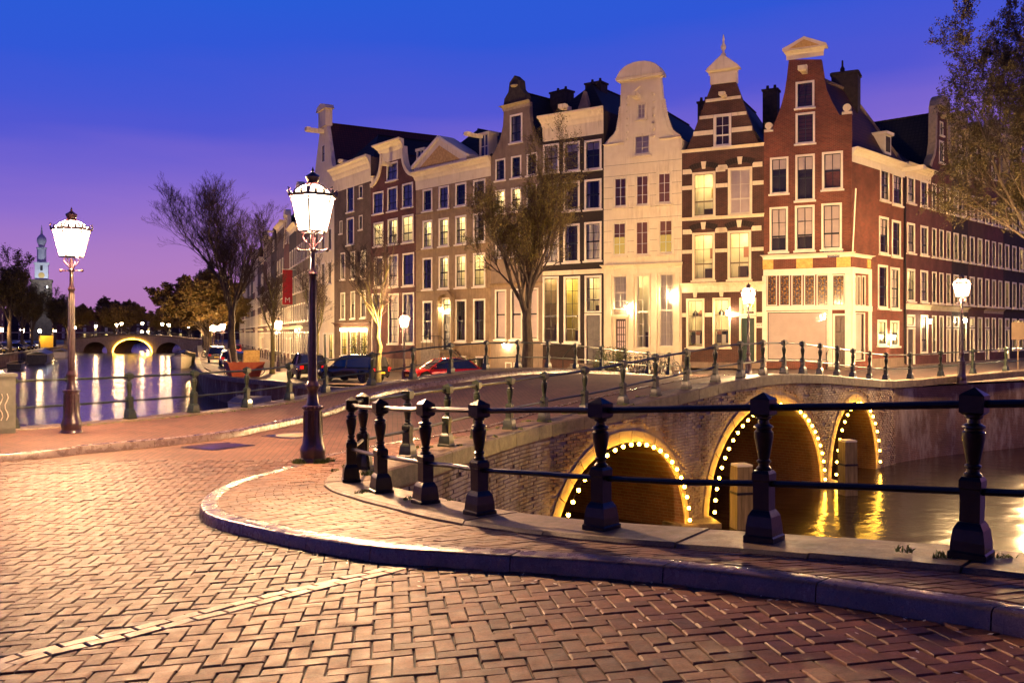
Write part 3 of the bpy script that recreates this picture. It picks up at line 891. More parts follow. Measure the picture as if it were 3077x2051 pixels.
# pavement on the left of the street
rows = []; d0 = LKPATH.near(LK[2]); d1 = LKPATH.L
n = 90
for i in range(n+1):
    d = d0+(d1-d0)*i/n; k, (vx, vy) = LKPATH.at(d, -.14)
    c, _ = LPATH.at(LPATH.near((k[0]-vy*1.9, k[1]+vx*1.9)), .28)
    rows.append([(k[0]+(c[0]-k[0])*q/4, k[1]+(c[1]-k[1])*q/4, G(k[0]+(c[0]-k[0])*q/4, k[1]+(c[1]-k[1])*q/4)) for q in range(5)])
lp = link('pavement', MB().grid(rows).raw('pavement', MT['street']))
lp.data.polygons.foreach_set('use_smooth', [True]*len(lp.data.polygons))
tag(lp, 'narrow brick pavement beside the left railing', None, None, 'structure')
kerbrow(lp, LKPATH, d0, d1, 1.3, G, -1)

# manhole covers
for (px, py, lab) in ((655, 1338, 'plain square inspection cover set in the street bricks'), (885, 1305, 'ribbed oval drain cover in a plate beside the lamp post')):
    x, y = onground(px, py, -KERB)
    t = thing('manhole_cover', lab, 'manhole cover', (x, y, road(x, y)-.011), radians(12))
    gx_ = (road(x+.3, y)-road(x-.3, y))/.6; gy_ = (road(x, y+.3)-road(x, y-.3))/.6
    t.rotation_euler = Vector((-gx_, -gy_, 1)).to_track_quat('Z', 'Y').to_euler()
    MB().box(-.46, .46, -.42, .42, -.05, .002).build('frame', MT['iron'], t)
    if px > 700: MB().lathe([(.36, -.01), (.36, .006), (.34, .009)], 24).build('lid', MT['mortar'], t)
    else: MB().box(-.40, .40, -.36, .36, -.01, .006).build('lid', MT['lamp_iron'], t)
# ------------------------------------------------------------ railings
def sq(r, z, n=4): return [(r*sx, r*sy, z) for sx, sy in ((-1,-1),(1,-1),(1,1),(-1,1))]
def post_meshes(m_):
    a = MB()
    a.grid([sq(.105, -.05), sq(.105, .035), sq(.095, .045), sq(.092, .10), sq(.082, .17), sq(.072, .19), sq(.06, .21)], True)
    a.f.append((24, 25, 26, 27))
    a.grid([sq(.056, .20), sq(.056, .40), sq(.062, .41), sq(.062, .455), sq(.05, .475)], True)
    a.f.append(tuple(range(len(a.v)-4, len(a.v))))
    b = MB().lathe([(.045, .46), (.052, .48), (.052, .49), (.036, .505), (.036, .52), (.048, .53), (.048, .54), (.034, .55), (.038, .56), (.064, .70), (.064, .735), (.052, .745), (.052, .755), (.066, .765), (.064, .775), (.038, .79), (.036, .815), (.052, .825), (.052, .84), (.04, .85)], 14)
    c = MB(); c.grid([sq(.05, .84), sq(.068, .855), sq(.068, .955), sq(.06, .962), sq(.004, 1.0)], True)
    return a.mesh('post_base', m_), b.mesh('post_shaft', m_, True), c.mesh('post_cap', m_)
PM = {k: post_meshes(MT[k]) for k in ('iron', 'iron_green')}
def railing(label, pts, zf, mkey, lean=0.01, tops=True):
    o0 = Vector((pts[0][0], pts[0][1], zf(*pts[0])))
    t = thing('railing', label, 'railing', o0)
    pa = []
    for i, (x, y) in enumerate(pts):
        a = pts[max(0, i-1)]; b = pts[min(len(pts)-1, i+1)]
        rz = atan2(b[1]-a[1], b[0]-a[0])
        z = zf(x, y)+.03
        rot = (random.gauss(0, lean), random.gauss(0, lean), rz+random.gauss(0, .03))
        p = link('post', PM[mkey][0], t, Vector((x, y, z))-o0, rot)
        link('shaft', PM[mkey][1], p); link('cap', PM[mkey][2], p)
        pa.append(Vector((x, y, z))-o0)
    for h, r in ((.385, .022), (.90, .024)):
        for a, b in zip(pa, pa[1:]):
            A, C = a+Vector((0, 0, h)), b+Vector((0, 0, h))
            m = (A+C)/2+Vector((random.gauss(0, .006), random.gauss(0, .006), random.gauss(0, .005)))
            MB().tube([A, m, C], r, 8).build('rail', MT[mkey], t, smooth=True)
    return t
railing('black railing along the near bank, wrapping round the street corner', NEAR[2:]+RIGHT[:1], G, 'iron')
railing('black railing climbing the bridge above the bulb lit arches', RIGHT, G, 'iron_green')
railing('black railing along the far quay right of the bridge', [RIGHT[-1]]+RQUAY[:8], lambda x, y: max(G(x, y), -.06), 'iron_green')
railing('greenish railing on the canal side of the street, left of the lamp posts', LEFT[6:], G, 'iron_green')
railing('black railing on the bridge side facing the canal houses', [LEFT[-1]]+LBR, G, 'iron_green')
# electricity cabinet at the end of the left railing
cx_, cy_ = -9.62, 17.35
t = thing('utility_cabinet', 'grey street cabinet with scrawled graffiti by the railing end', 'cabinet', (cx_, cy_, G(cx_, cy_)), radians(40))
MT['cabinet'] = mat('grey_green_cabinet', (.10,.11,.09), (.15,.16,.13), 6, .5)
MB().box(-.3, .3, -.2, .2, 0, 1.05).build('box', MT['cabinet'], t)
MB().box(-.33, .33, -.23, .23, 1.05, 1.11).build('lid', MT['cabinet'], t)
MB().box(-.27, -.01, -.215, -.2, .08, 1.0).build('door', MT['cabinet'], t)
MB().box(.01, .27, -.215, -.2, .08, 1.0).build('door', MT['cabinet'], t)
gr = MB()
for k in range(5):
    gr.tube([(-.22+.09*k+.03*sin(q*1.3), -.222, .25+q*.07) for q in range(8)], .008, 4)
gr.build('graffiti', MT['white'], t)

# ------------------------------------------------------------ street lamps
def make_lamp(label, far=False):
    t = thing('street_lamp', label, 'street lamp')
    n = 20 if not far else 10
    I = MT['lamp_iron']
    MB().lathe([(.19,-.08),(.19,.04),(.175,.06),(.178,.10),(.185,.16),(.176,.20),(.15,.27),(.135,.42),(.128,.60),(.125,.74),(.14,.75),(.147,.775),(.14,.80),(.10,.81),(.085,.86),(.072,.95),(.07,1.02),(.082,1.04),(.102,1.07),(.102,1.10),(.08,1.13),(.066,1.16)], n).build('base', I, t, smooth=True)
    if not far:
        for k in range(16):
            a = 2*pi*k/16
            MB().lathe([(0, -.014), (.012, -.008), (.014, 0), (.012, .008), (0, .014)], 6, (.146*cos(a), .146*sin(a), .775), caps=False).build('bead', I, t, smooth=True)
        fl = MB()
        for k in range(10):
            a = 2*pi*k/10
            fl.tube([(.130*cos(a), .130*sin(a), .28), (.128*cos(a), .128*sin(a), .60), (.124*cos(a), .124*sin(a), .72)], .014, 5)
        fl.build('base_ribs', I, t, smooth=True)
    MB().lathe([(.066,1.14),(.06,1.5),(.055,2.1),(.047,2.64),(.06,2.66),(.066,2.69),(.055,2.71),(.042,2.74),(.036,2.80),(.034,3.0),(.05,3.015),(.05,3.05),(.034,3.07),(.03,3.25)], n if far else 16).build('column', I, t, smooth=True)
    if not far:
        rb = MB()
        for k in range(8):
            a = 2*pi*k/8
            rb.tube([(.060*cos(a), .060*sin(a), 1.2), (.050*cos(a), .050*sin(a), 2.3), (.046*cos(a), .046*sin(a), 2.6)], .010, 4)
        rb.build('column_ribs', I, t, smooth=True)
    mb = MB().tube([(-.20,0,3.03),(.20,0,3.03)], .012, 6)
    for sx in (-1, 1): mb.lathe([(.001,-.03),(.022,-.02),(.03,0),(.022,.02),(.001,.03)], 8, (sx*.205, 0, 3.03), caps=False)
    mb.build('ladder_bar', I, t, smooth=True)
    yk = MB()
    for k in range(4 if not far else 2):
        a = 2*pi*k/(4 if not far else 2)
        yk.tube([(r*cos(a), r*sin(a), z) for r, z in ((.03,3.06),(.06,3.11),(.12,3.17),(.145,3.21),(.135,3.25),(.10,3.275),(.17,3.285))], .010, 5)
    yk.build('yoke', I, t, smooth=True)
    R0, R1, Z0, Z1 = .205, .325, 3.29, 3.78
    hexp = lambda r, z, o=0: [(r*cos(pi/2+k*pi/3), r*sin(pi/2+k*pi/3), z) for k in range(6)]
    fr = MB()
    fr.lathe([(R0-.03,Z0-.012),(R0+.01,Z0-.012),(R0+.012,Z0+.008),(R0-.03,Z0+.008)], 6, rot=pi/2, caps=False)
    for k in range(3): fr.tube([(R0*cos(pi/2+k*pi/3), R0*sin(pi/2+k*pi/3), Z0), (-R0*cos(pi/2+k*pi/3), -R0*sin(pi/2+k*pi/3), Z0)], .012, 4)
    A, C = hexp(R0, Z0), hexp(R1, Z1)
    for k in range(6): fr.tube([A[k], C[k]], .011, 4)
    fr.lathe([(R1-.02,Z1),(R1+.03,Z1),(R1+.045,Z1+.022),(R1+.02,Z1+.04),(R1-.03,Z1+.04)], 6, rot=pi/2, caps=False)
    fr.build('lantern_frame', I, t)
    for k in range(6):
        a, b, c, d = A[k], A[(k+1) % 6], C[(k+1) % 6], C[k]
        s = .985
        MB().poly([(p[0]*s, p[1]*s, p[2]) for p in (a, b, c, d)]).build('pane', MT['far_lamp' if far else 'lamp_glass'], t)
    if not far:
        ld = bpy.data.lights.new('flame', 'POINT'); ld.energy = LAMP*.95; ld.color = (1.0, .55, .26); ld.shadow_soft_size = .09
        link('flame', ld, t, (0, 0, 3.56))
    E, H = hexp(R1-.03, Z1+.035), hexp(.10, Z1+.19)
    rf = MB()
    for k in range(6): rf.tube([E[k], [(E[k][0]+H[k][0])/2*1.04, (E[k][1]+H[k][1])/2*1.04, Z1+.135], H[k]], .012, 4)
    rf.build('roof_ribs', I, t)
    MB().lathe([(R1-.035,Z1+.035),(.21,Z1+.125),(.10,Z1+.185)], 6, rot=pi/2).build('roof_glass', MT['lamp_top'], t)
    orn = MB()
    if not far:
        for k in range(6):
            for f in (0, .33, .67):
                a, b = C[k], C[(k+1) % 6]
                x, y = a[0]+(b[0]-a[0])*f, a[1]+(b[1]-a[1])*f; l = hypot(x, y)
                hgt = .10 if f == 0 else .06
                orn.tube([(x*1.06, y*1.06, Z1+.03), (x*1.12, y*1.12, Z1+.03+hgt*.5), (x*1.05, y*1.05, Z1+.03+hgt*.8), (x*1.13, y*1.13, Z1+.03+hgt)], [.02,.014,.016,.006], 4)
        orn.build('crest', I, t)['kind'] = 'stuff'
    MB().lathe([(.10,Z1+.18),(.105,Z1+.20),(.08,Z1+.215),(.085,Z1+.25),(.105,Z1+.29),(.10,Z1+.31),(.05,Z1+.34),(.03,Z1+.36),(.015,Z1+.37),(.022,Z1+.39),(.012,Z1+.41),(.004,Z1+.44)], 12).build('crown', I, t, smooth=True)
    return t
def lamp_at(lab, x, y, z, far=False, src={}):
    k = far
    if k not in src: src[k] = make_lamp(lab, far); o = src[k]
    else: o = copy_tree(src[k]); o['label'] = lab
    o.location = (x, y, z); o.rotation_euler = (0, 0, random.uniform(-.1, .1))
    return o
def strong(o):
    for ch in o.children:
        if ch.type == 'LIGHT': ch.data = ch.data.copy(); ch.data.energy = LAMP*1.5; ch.data.color = (1.0, .60, .25)
lx, ly = onground(940, 1386)
lamp_at('ornate crowned street lamp on the corner kerb beside grass tufts', lx, ly, G(lx, ly))
lamp_at('crowned street lamp on the left pavement before the open canal', -8.25, 17.45, G(-8.25, 17.45))
strong(lamp_at('crowned street lamp between black parked cars and a yellow lit trunk', -6.25, 54.0, Q(-6.25, 54)))
strong(lamp_at('crowned street lamp beside the pale trunk of a small bare tree', -18.2, 72.6, Q(-18.2, 72.6)))
strong(lamp_at('street lamp in front of the green door of the striped gable house', 10.35, 40.8, -.16))
strong(lamp_at('street lamp on the right quay opposite the side street houses', 17.4, 35.1+.95, -.05))
strong(lamp_at('street lamp at the frame edge beside the no entry sign', 24.6, 43.6, -.16))
strong(lamp_at('street lamp further along the right quay railing', 31.0, 45.6, -.16))
# ------------------------------------------------------------ strings of bulbs round the arches
bulb_m = MB().lathe([(.001,-.042),(.03,-.032),(.042,0),(.03,.032),(.001,.042)], 10, caps=False).mesh('bulb', MT['bulb'], True)
for (a, b, c), cnt, lab in zip(ARCH, (25, 31, 20), ('string of bulbs round the nearest, lowest bridge arch', 'string of bulbs round the widest middle bridge arch', 'string of bulbs round the narrow far bridge arch')):
    o0 = Vector((*at((a+b)/2, -.34), WATER))
    t = thing('string_lights', lab, 'string lights', o0)
    pts = []
    for i in range(cnt):
        ang = pi*(i+.5)/cnt
        ang = pi/2+(ang-pi/2)*.985
        s = (a+b)/2-cos(ang)*((b-a)/2-.03); z = WATER+(c-.03-WATER)*sin(ang)**.93
        p = Vector((*at(s, -.43), z))-o0; pts.append(p+Vector((0, 0, .05)))
        if z < WATER+.22: continue
        link('bulb', bulb_m, t, p)
    MB().tube(pts, .008, 4).build('cable', MT['iron'], t)
# ------------------------------------------------------------ mooring piles
for px, top, d, w_, lab in ((2228, 1398, 22.6, .21, 'pale square wooden pile in front of the middle arch'), (2547, 1325, 27.3, .20, 'weathered wooden pile by the narrow far arch')):
    p = ray(px, top, d)
    t = thing('mooring_pile', lab, 'mooring pile', (p.x, p.y, WATER), radians(12))
    h = p.z-WATER
    MB().grid([sq(w_*1.05, -.9), sq(w_, .3), sq(w_*.97, h-.25), sq(w_*.93, h-.02), sq(w_*.85, h)], True).build('shaft', MT['pile'], t)
    MB().grid([sq(w_*.95, h-.005), sq(w_*.95, h+.03), sq(w_*.8, h+.05)], True).poly(sq(w_*.8, h+.05)).build('cap', MT['white'], t)
    MB().box(-w_*1.02, w_*1.02, -w_*1.02, w_*1.02, h*.55, h*.55+.06).build('iron_band', MT['iron'], t)
# ------------------------------------------------------------ weeds
gm = MB()
rg = random.Random(5)
def tuft(x, y, z, r, n_, h):
    for _ in range(n_):
        a = rg.uniform(0, 2*pi); q = r*sqrt(rg.random()); bx, by = x+q*cos(a), y+q*sin(a)
        l = h*rg.uniform(.4, 1); dx, dy = rg.gauss(0, .4)*l, rg.gauss(0, .4)*l; w_ = .005
        c, s_ = cos(a)*w_, sin(a)*w_
        gm.poly([(bx-c, by-s_, z), (bx+c, by+s_, z), (bx+dx*.5+c*.6, by+dy*.5+s_*.6, z+l*.7), (bx+dx, by+dy, z+l)])
for k in range(9):
    a = rg.uniform(-2.6, .2); tuft(lx+.24*cos(a), ly+.24*sin(a), G(lx, ly), .07, 70, .075)
for (x, y) in NEAR[7:]+RIGHT[:9]:
    if rg.random() < .75:
        for _ in range(3): tuft(x+rg.uniform(-.35, .35), y+rg.uniform(-.25, .25), G(x, y)+.02, .05, 40, .05)
for (x, y) in RIGHT[1:9]: tuft(x-.33, y+.05, G(x, y), .16, 90, .05)
tuft(-1.75, 11.6, G(-1.75, 11.6)+.02, .14, 160, .08); tuft(-2.1, 11.3, G(-2.1, 11.3), .12, 100, .06)
for k in range(30):
    (x, y), _ = LPATH.at(LPATH.near((-9, 18.7))+k*.35, .3); tuft(x, y, G(x, y), .12, 30, .05)
o = link('weeds', gm.raw('weeds', MT['grass'])); tag(o, 'small green weeds and grass in the joints by the railings', None, None, 'stuff')

# fallen petals and scraps along the gutter
pm = MB(); rp = random.Random(11)
for _ in range(70):
    d_ = rp.uniform(KPATH.near(KPTS[1]), KPATH.near(KPTS[8])); (x, y), (vx, vy) = KPATH.at(d_, -abs(rp.gauss(.05, .35))-.02)
    if y < 2.9: continue
    a = rp.uniform(0, pi); l = rp.uniform(.008, .022); z = road(x, y)+.006
    pm.poly([(x-cos(a)*l, y-sin(a)*l, z), (x+sin(a)*l*.5, y-cos(a)*l*.5, z+.002), (x+cos(a)*l, y+sin(a)*l, z+.004), (x-sin(a)*l*.5, y+cos(a)*l*.5, z+.002)])
o = link('fallen_petals', pm.raw('fallen_petals', MT['white'])); tag(o, 'pale petals scattered along the gutter', None, None, 'stuff')
# ------------------------------------------------------------ canal houses
def filled(mb, outline, holes, to3):
    pts = [Vector(p) for p in outline]; n = len(pts); ed = [(i, (i+1) % n) for i in range(n)]
    for u0, u1, z0, z1 in holes:
        k = len(pts); pts += [Vector((u0, z0)), Vector((u1, z0)), Vector((u1, z1)), Vector((u0, z1))]; ed += [(k, k+1), (k+1, k+2), (k+2, k+3), (k+3, k)]
    vv, ee, ff, *_ = delaunay_2d_cdt(pts, ed, [], 0, 1e-5)
    b = len(mb.v); mb.v += [to3(p.x, p.y) for p in vv]
    for f in ff:
        cx = sum(vv[i].x for i in f)/len(f); cy = sum(vv[i].y for i in f)/len(f)
        if inside((cx, cy), outline) and not any(a < cx < c and d < cy < e for a, c, d, e in holes): mb.f.append(tuple(b+i for i in f))
class House:
    """a house front between plan points A (left) and B (right); local x along the front, y into the house, z up"""
    def __init__(h, label, A, Bp, zb, depth, wall, name='canal_house'):
        h.A = Vector(A); h.B = Vector(Bp); h.zb = zb; h.W = (h.B-h.A).length; h.depth = depth
        h.ang = atan2(Bp[1]-A[1], Bp[0]-A[0]); h.ux, h.uy = cos(h.ang), sin(h.ang)
        h.wall = wall; h.root = thing(name, label, 'house', (A[0], A[1], zb), h.ang)
        h.holes = []; h.rng = random.Random(hash(label) % 9999 if False else sum(map(ord, label)))
    def u(h, px):
        k = (px-CX)/F
        # A.x + u*ux = k*(A.y+u*uy)
        return (k*h.A[1]-h.A[0])/(h.ux-k*h.uy)
    def z(h, px, py):
        d = h.A[1]+h.u(px)*h.uy
        return ZC-(py-YH)/F*d-h.zb
    def rect(h, px0, py0, px1, py1):
        pm = (px0+px1)/2
        return h.u(px0), h.u(px1), h.z(pm, py1), h.z(pm, py0)
    def part(h, mb, name, mat_, parent=None, smooth=False): return mb.build(name, mat_, parent or h.root, smooth=smooth)
    def box(h, name, mat_, *a): return h.part(MB().box(*a), name, mat_)
    # --- openings
    def window(h, r, kind='dark', cols=2, rows=4, frame=None, sash=None, sill=True, fw=None, meet=True, name='window', arch=0, proud=.03):
        u0, u1, z0, z1 = r; h.holes.append(r)
        frame = frame or MT['white']; sash = sash or MT['sash_dark']; w_ = u1-u0; hh = z1-z0
        fw = fw if fw is not None else min(.13, w_*.11)
        o = Vector((u0, 0, z0))
        mb = MB(); y0, y1 = -proud, .16
        mb.box(0, fw, y0, y1, 0, hh); mb.box(w_-fw, w_, y0, y1, 0, hh)
        mb.box(fw, w_-fw, y0+.004, y1, hh-fw, hh); mb.box(fw, w_-fw, y0+.004, y1, 0, fw*.8)
        win = link(name, mb.mesh(name, frame), h.root, o)
        if sill: link('sill', MB().box(-.07, w_+.07, -.13, .05, -.10, -.002).mesh('sill', frame), win)
        iw0, iw1, iz0, iz1 = fw, w_-fw, fw*.8, hh-fw
        sb = MB(); b = .028
        def bar(a0, a1, c0, c1, y=.03): sb.box(a0, a1, y, y+.04, c0, c1)
        bar(iw0, iw0+b*1.4, iz0, iz1); bar(iw1-b*1.4, iw1, iz0, iz1); bar(iw0+b*1.4, iw1-b*1.4, iz0, iz0+b*1.8, .031); bar(iw0+b*1.4, iw1-b*1.4, iz1-b*1.4, iz1, .031)
        for i in range(1, cols):
            x = iw0+(iw1-iw0)*i/cols; bar(x-b/2, x+b/2, iz0+b*1.8, iz1-b*1.4, .032)
        for j in range(1, rows):
            z = iz0+(iz1-iz0)*j/rows; k = 1.6 if (meet and j == rows//2) else .5
            bar(iw0+b*1.4, iw1-b*1.4, z-b*k, z+b*k, .034)
        link('sash', sb.mesh('sash', sash), win)
        for i in range(cols):
            for j in range(rows):
                a0, a1 = iw0+(iw1-iw0)*i/cols, iw0+(iw1-iw0)*(i+1)/cols; c0, c1 = iz0+(iz1-iz0)*j/rows, iz0+(iz1-iz0)*(j+1)/rows
                ty = h.rng.uniform(-.004, .004); tz = h.rng.uniform(-.004, .004)
                link('pane', MB().poly([(a0, .055+ty, c0), (a1, .055-ty, c0), (a1, .055-ty+tz, c1), (a0, .055+ty+tz, c1)]).raw('pane', MT['glass']), win)
        h.back(win, kind, w_, hh)
        return win
    def back(h, win, kind, w_, hh):
        P = lambda y, z0, z1, m, name, a=0.02, b=None: link(name, MB().poly([(a, y, z0), (b or w_-.02, y, z0), (b or w_-.02, y, z1), (a, y, z1)]).raw(name, m), win)
        def cur(y, x0, x1, z0, z1, m, amp=.03):
            n = max(4, int((x1-x0)/.05)); rows = [[(x0+(x1-x0)*i/n, y+amp*sin(i*1.9+h.rng.random()), z) for i in range(n+1)] for z in (z0, z1)]
            return link('curtain', MB().grid(rows).raw('curtain', m), win)
        def room(m, dep, lampm, ln=.5):
            mb = MB(); e = .15
            x0, x1, z0, z1 = -e, w_+e, -.25, hh+.3
            mb.poly([(x0, dep, z0), (x1, dep, z0), (x1, dep, z1), (x0, dep, z1)])
            mb.poly([(x0, .17, z0), (x0, dep, z0), (x0, dep, z1), (x0, .17, z1)]); mb.poly([(x1, .17, z0), (x1, .17, z1), (x1, dep, z1), (x1, dep, z0)])
            mb.poly([(x0, .17, z1), (x0, dep, z1), (x1, dep, z1), (x1, .17, z1)]); mb.poly([(x0, .17, z0), (x1, .17, z0), (x1, dep, z0), (x0, dep, z0)])
            link('room', mb.raw('room', m), win)
            if lampm: link('ceiling_lamp', MB().box(w_/2-ln/2, w_/2+ln/2, dep*.35, dep*.35+.3, hh+.2, hh+.26).mesh('ceiling_lamp', lampm), win)
        if kind == 'dark':
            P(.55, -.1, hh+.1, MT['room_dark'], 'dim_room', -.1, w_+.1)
            q = h.rng.random()
            if q < .5:
                c = MT['curtain']; k = h.rng.uniform(.18, .3)*w_
                cur(.16, .03, k, .05, hh-.05, c); cur(.16, w_-k, w_-.03, .05, hh-.05, c)
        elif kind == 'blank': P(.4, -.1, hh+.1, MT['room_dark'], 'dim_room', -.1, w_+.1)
        elif kind == 'blind': cur(.14, .03, w_-.03, .02, hh-.02, MT['curtain'], .012)
        elif kind == 'pink': P(.15, 0.02, hh-.02, MT['curtain_pink'], 'blind')
        elif kind == 'half':
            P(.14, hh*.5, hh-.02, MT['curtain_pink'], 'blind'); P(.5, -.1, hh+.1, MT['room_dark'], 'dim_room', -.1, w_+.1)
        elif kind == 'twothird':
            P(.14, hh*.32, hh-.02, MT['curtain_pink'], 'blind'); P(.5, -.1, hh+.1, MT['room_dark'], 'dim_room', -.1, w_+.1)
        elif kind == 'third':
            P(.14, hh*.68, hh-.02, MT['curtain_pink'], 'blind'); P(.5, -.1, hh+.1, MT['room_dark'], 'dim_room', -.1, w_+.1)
        elif kind == 'shutter': P(.13, .02, hh-.02, MT['shutter'], 'shutter')
        elif kind == 'glow': P(.13, .02, hh*.55, MT['yellow_pane'], 'lit_blind'); P(.135, hh*.55, hh-.02, MT['shutter'], 'shutter')
        elif kind == 'glowfull': P(.13, .02, hh-.02, MT['yellow_pane'], 'lit_blind')
        elif kind == 'leaded': P(.11, .02, hh-.02, MT['leaded'], 'leaded_glass')
        elif kind in ('lit', 'lity', 'litc', 'shop'):
            room(MT['room_wall_y'] if kind == 'lity' else MT['room_wall'], 1.7, MT['room_lamp'], min(.7, w_*.6))
            if kind == 'litc':
                k = .2*w_; cur(.2, .03, k, .05, hh-.05, MT['curtain']); cur(.2, w_-k, w_-.03, .05, hh-.05, MT['curtain'])
            if kind != 'shop':
                r_ = h.rng
                f = MB()
                x = r_.uniform(.1, .35)*w_
                f.box(x, x+.35*w_, 1.1, 1.55, -.2, hh*r_.uniform(.18, .3)); link('cupboard', f.mesh('cupboard', MT['door_brown']), win)
                x = r_.uniform(.2, .6)*w_; f = MB().box(x, x+.3*w_, 1.66, 1.69, hh*.5, hh*.72); link('picture', f.mesh('picture', r_.choice([MT['shutter'], MT['grey'], MT['ochre']])), win)
    def door(h, r, m, panels=(2, 3), frame=None, glazed=False, name='door'):
        u0, u1, z0, z1 = r; h.holes.append(r); w_, hh = u1-u0, z1-z0; frame = frame or MT['white']
        fw = .1
        d = link(name, MB().box(fw, w_-fw, .08, .14, 0, hh-fw).mesh(name, m), h.root, (u0, 0, z0))
        mb = MB().box(0, fw, -.04, .18, 0, hh).box(w_-fw, w_, -.04, .18, 0, hh).box(fw, w_-fw, -.036, .18, hh-fw, hh)
        link('door_frame', mb.mesh('door_frame', frame), d)
        nx, nz = panels; iw = (w_-2*fw-.12)/nx; ih = (hh-fw-.25)/nz
        for i in range(nx):
            for j in range(nz):
                x = fw+.06+i*iw+.03; z = .15+j*ih+.03
                if glazed and j >= nz//3:
                    link('pane', MB().poly([(x, .075, z), (x+iw-.06, .075, z), (x+iw-.06, .075, z+ih-.06), (x, .075, z+ih-.06)]).raw('pane', MT['curtain_pink']), d)
                else:
                    link('panel', MB().grid([[(x, .08, z), (x+iw-.06, .08, z), (x+iw-.06, .08, z+ih-.06), (x, .08, z+ih-.06)], [(x+.03, .06, z+.03), (x+iw-.09, .06, z+.03), (x+iw-.09, .06, z+ih-.09), (x+.03, .06, z+ih-.09)]], True).poly([(x+.03, .06, z+.03), (x+iw-.09, .06, z+.03), (x+iw-.09, .06, z+ih-.09), (x+.03, .06, z+ih-.09)]).mesh('panel', m), d)
        link('handle', MB().lathe([(.001, -.03), (.025, -.02), (.03, 0), (.025, .02), (.001, .03)], 8, (w_-fw-.1, .05, hh*.45), caps=False).mesh('handle', MT['gold']), d)
        return d
    # --- shell
    def shell(h, outline, eave, ridge=None, roofmat=None, chim=(), side_holes=(), roof_y0=.25, hip=False, plain_sides=True):
        """outline: (u,z) points of the front, counter-clockwise from bottom left"""
        mb = MB(); filled(mb, outline, h.holes, lambda a, b: (a, 0, b))
        for u0, u1, z0, z1 in h.holes:
            c = [(u0, z0), (u1, z0), (u1, z1), (u0, z1)]
            for (a, b), (c2, d) in zip(c, c[1:]+c[:1]): mb.poly([(a, 0, b), (c2, 0, d), (c2, .2, d), (a, .2, b)])
        # thickness of the free-standing gable
        n = len(outline)
        for i in range(n):
            (a, b), (c2, d) = outline[i], outline[(i+1) % n]
            if b > eave-.01 or d > eave-.01: mb.poly([(a, 0, b), (c2, 0, d), (c2, .34, d), (a, .34, b)])
        top = [(u, z) for u, z in outline if z >= eave-.01]
        if len(top) > 2:
            bt = [Vector((u, .34, z)) for u, z in top]
            base = len(mb.v); mb.v += [tuple(p) for p in bt]
            for tri in tessellate_polygon([bt]): mb.f.append(tuple(base+i for i in tri))
        D = h.depth; W_ = h.W; e = .012
        for x in (e, W_-e):
            hl = [q for q in side_holes] if x > W_/2 else []
            filled(mb, [(.01, 0), (D, 0), (D, eave), (.01, eave)], hl, lambda a, b: (x, a, b))
            for y0, y1, z0, z1 in hl:
                c = [(y0, z0), (y1, z0), (y1, z1), (y0, z1)]
                for (a, b), (c2, d) in zip(c, c[1:]+c[:1]): mb.poly([(x, a, b), (x, c2, d), (x-.2, c2, d), (x-.2, a, b)])
        mb.poly([(e, D, 0), (W_-e, D, 0), (W_-e, D, eave), (e, D, eave)])
        h.part(mb, 'wall', h.wall)
        if ridge:
            r = MB(); y0 = roof_y0; ov = .02
            if hip:
                k = min(2.2, D*.3)
                a, b, c2, d = (e, y0, eave), (W_-e, y0, eave), (W_-e, D, eave), (e, D, eave)
                p, q = (W_/2, y0+k, ridge), (W_/2, D-.2, ridge)
                r.poly([a, b, p]); r.poly([b, c2, q, p]); r.poly([c2, d, q]); r.poly([d, a, p, q])
            else:
                r.poly([(W_-ov, y0, eave), (W_-ov, D, eave), (W_/2, D, ridge), (W_/2, y0, ridge)])
                r.poly([(ov, y0, eave), (W_/2, y0, ridge), (W_/2, D, ridge), (ov, D, eave)])
                r.poly([(ov, D, eave), (W_/2, D, ridge), (W_-ov, D, eave)]); r.poly([(ov, y0+.1, eave), (W_-ov, y0+.1, eave), (W_/2, y0+.1, ridge)])
            ro = h.part(r, 'roof', roofmat or MT['roof_dark'])
            rt = MB()
            ys0 = y0+(min(2.2, D*.3) if hip else 0)
            nn = int((D-ys0)/.42)
            for i in range(nn):
                y = ys0+i*.42; rt.lathe([(.10, 0), (.085, .42)], 6)
                m_ = len(rt.v)-12
                for q in range(12):
                    x_, y_, z_ = rt.v[m_+q]; rt.v[m_+q] = (W_/2+x_, y+z_, ridge+.02+y_*.7)
            o = link('ridge_tiles', rt.mesh('ridge_tiles', roofmat or MT['roof_dark']), ro); o['kind'] = 'stuff'
            for (cx0, cyy, cw, ch_, ztop) in chim:
                c = link('chimney', MB().box(-cw/2, cw/2, -ch_/2, ch_/2, -4.6, 0).box(-cw/2-.06, cw/2+.06, -ch_/2-.06, ch_/2+.06, -.12, .001).mesh('chimney', MT['chimney']), ro, (cx0, cyy, ztop))
                pt = MB()
                for q in range(2): pt.lathe([(.09, 0), (.11, .05), (.08, .3)], 8, ((q-.5)*cw*.5, 0, 0))
                o = link('chimney_pot', pt.mesh('chimney_pot', MT['chimney']), ro, (cx0, cyy, ztop)); o['kind'] = 'stuff'
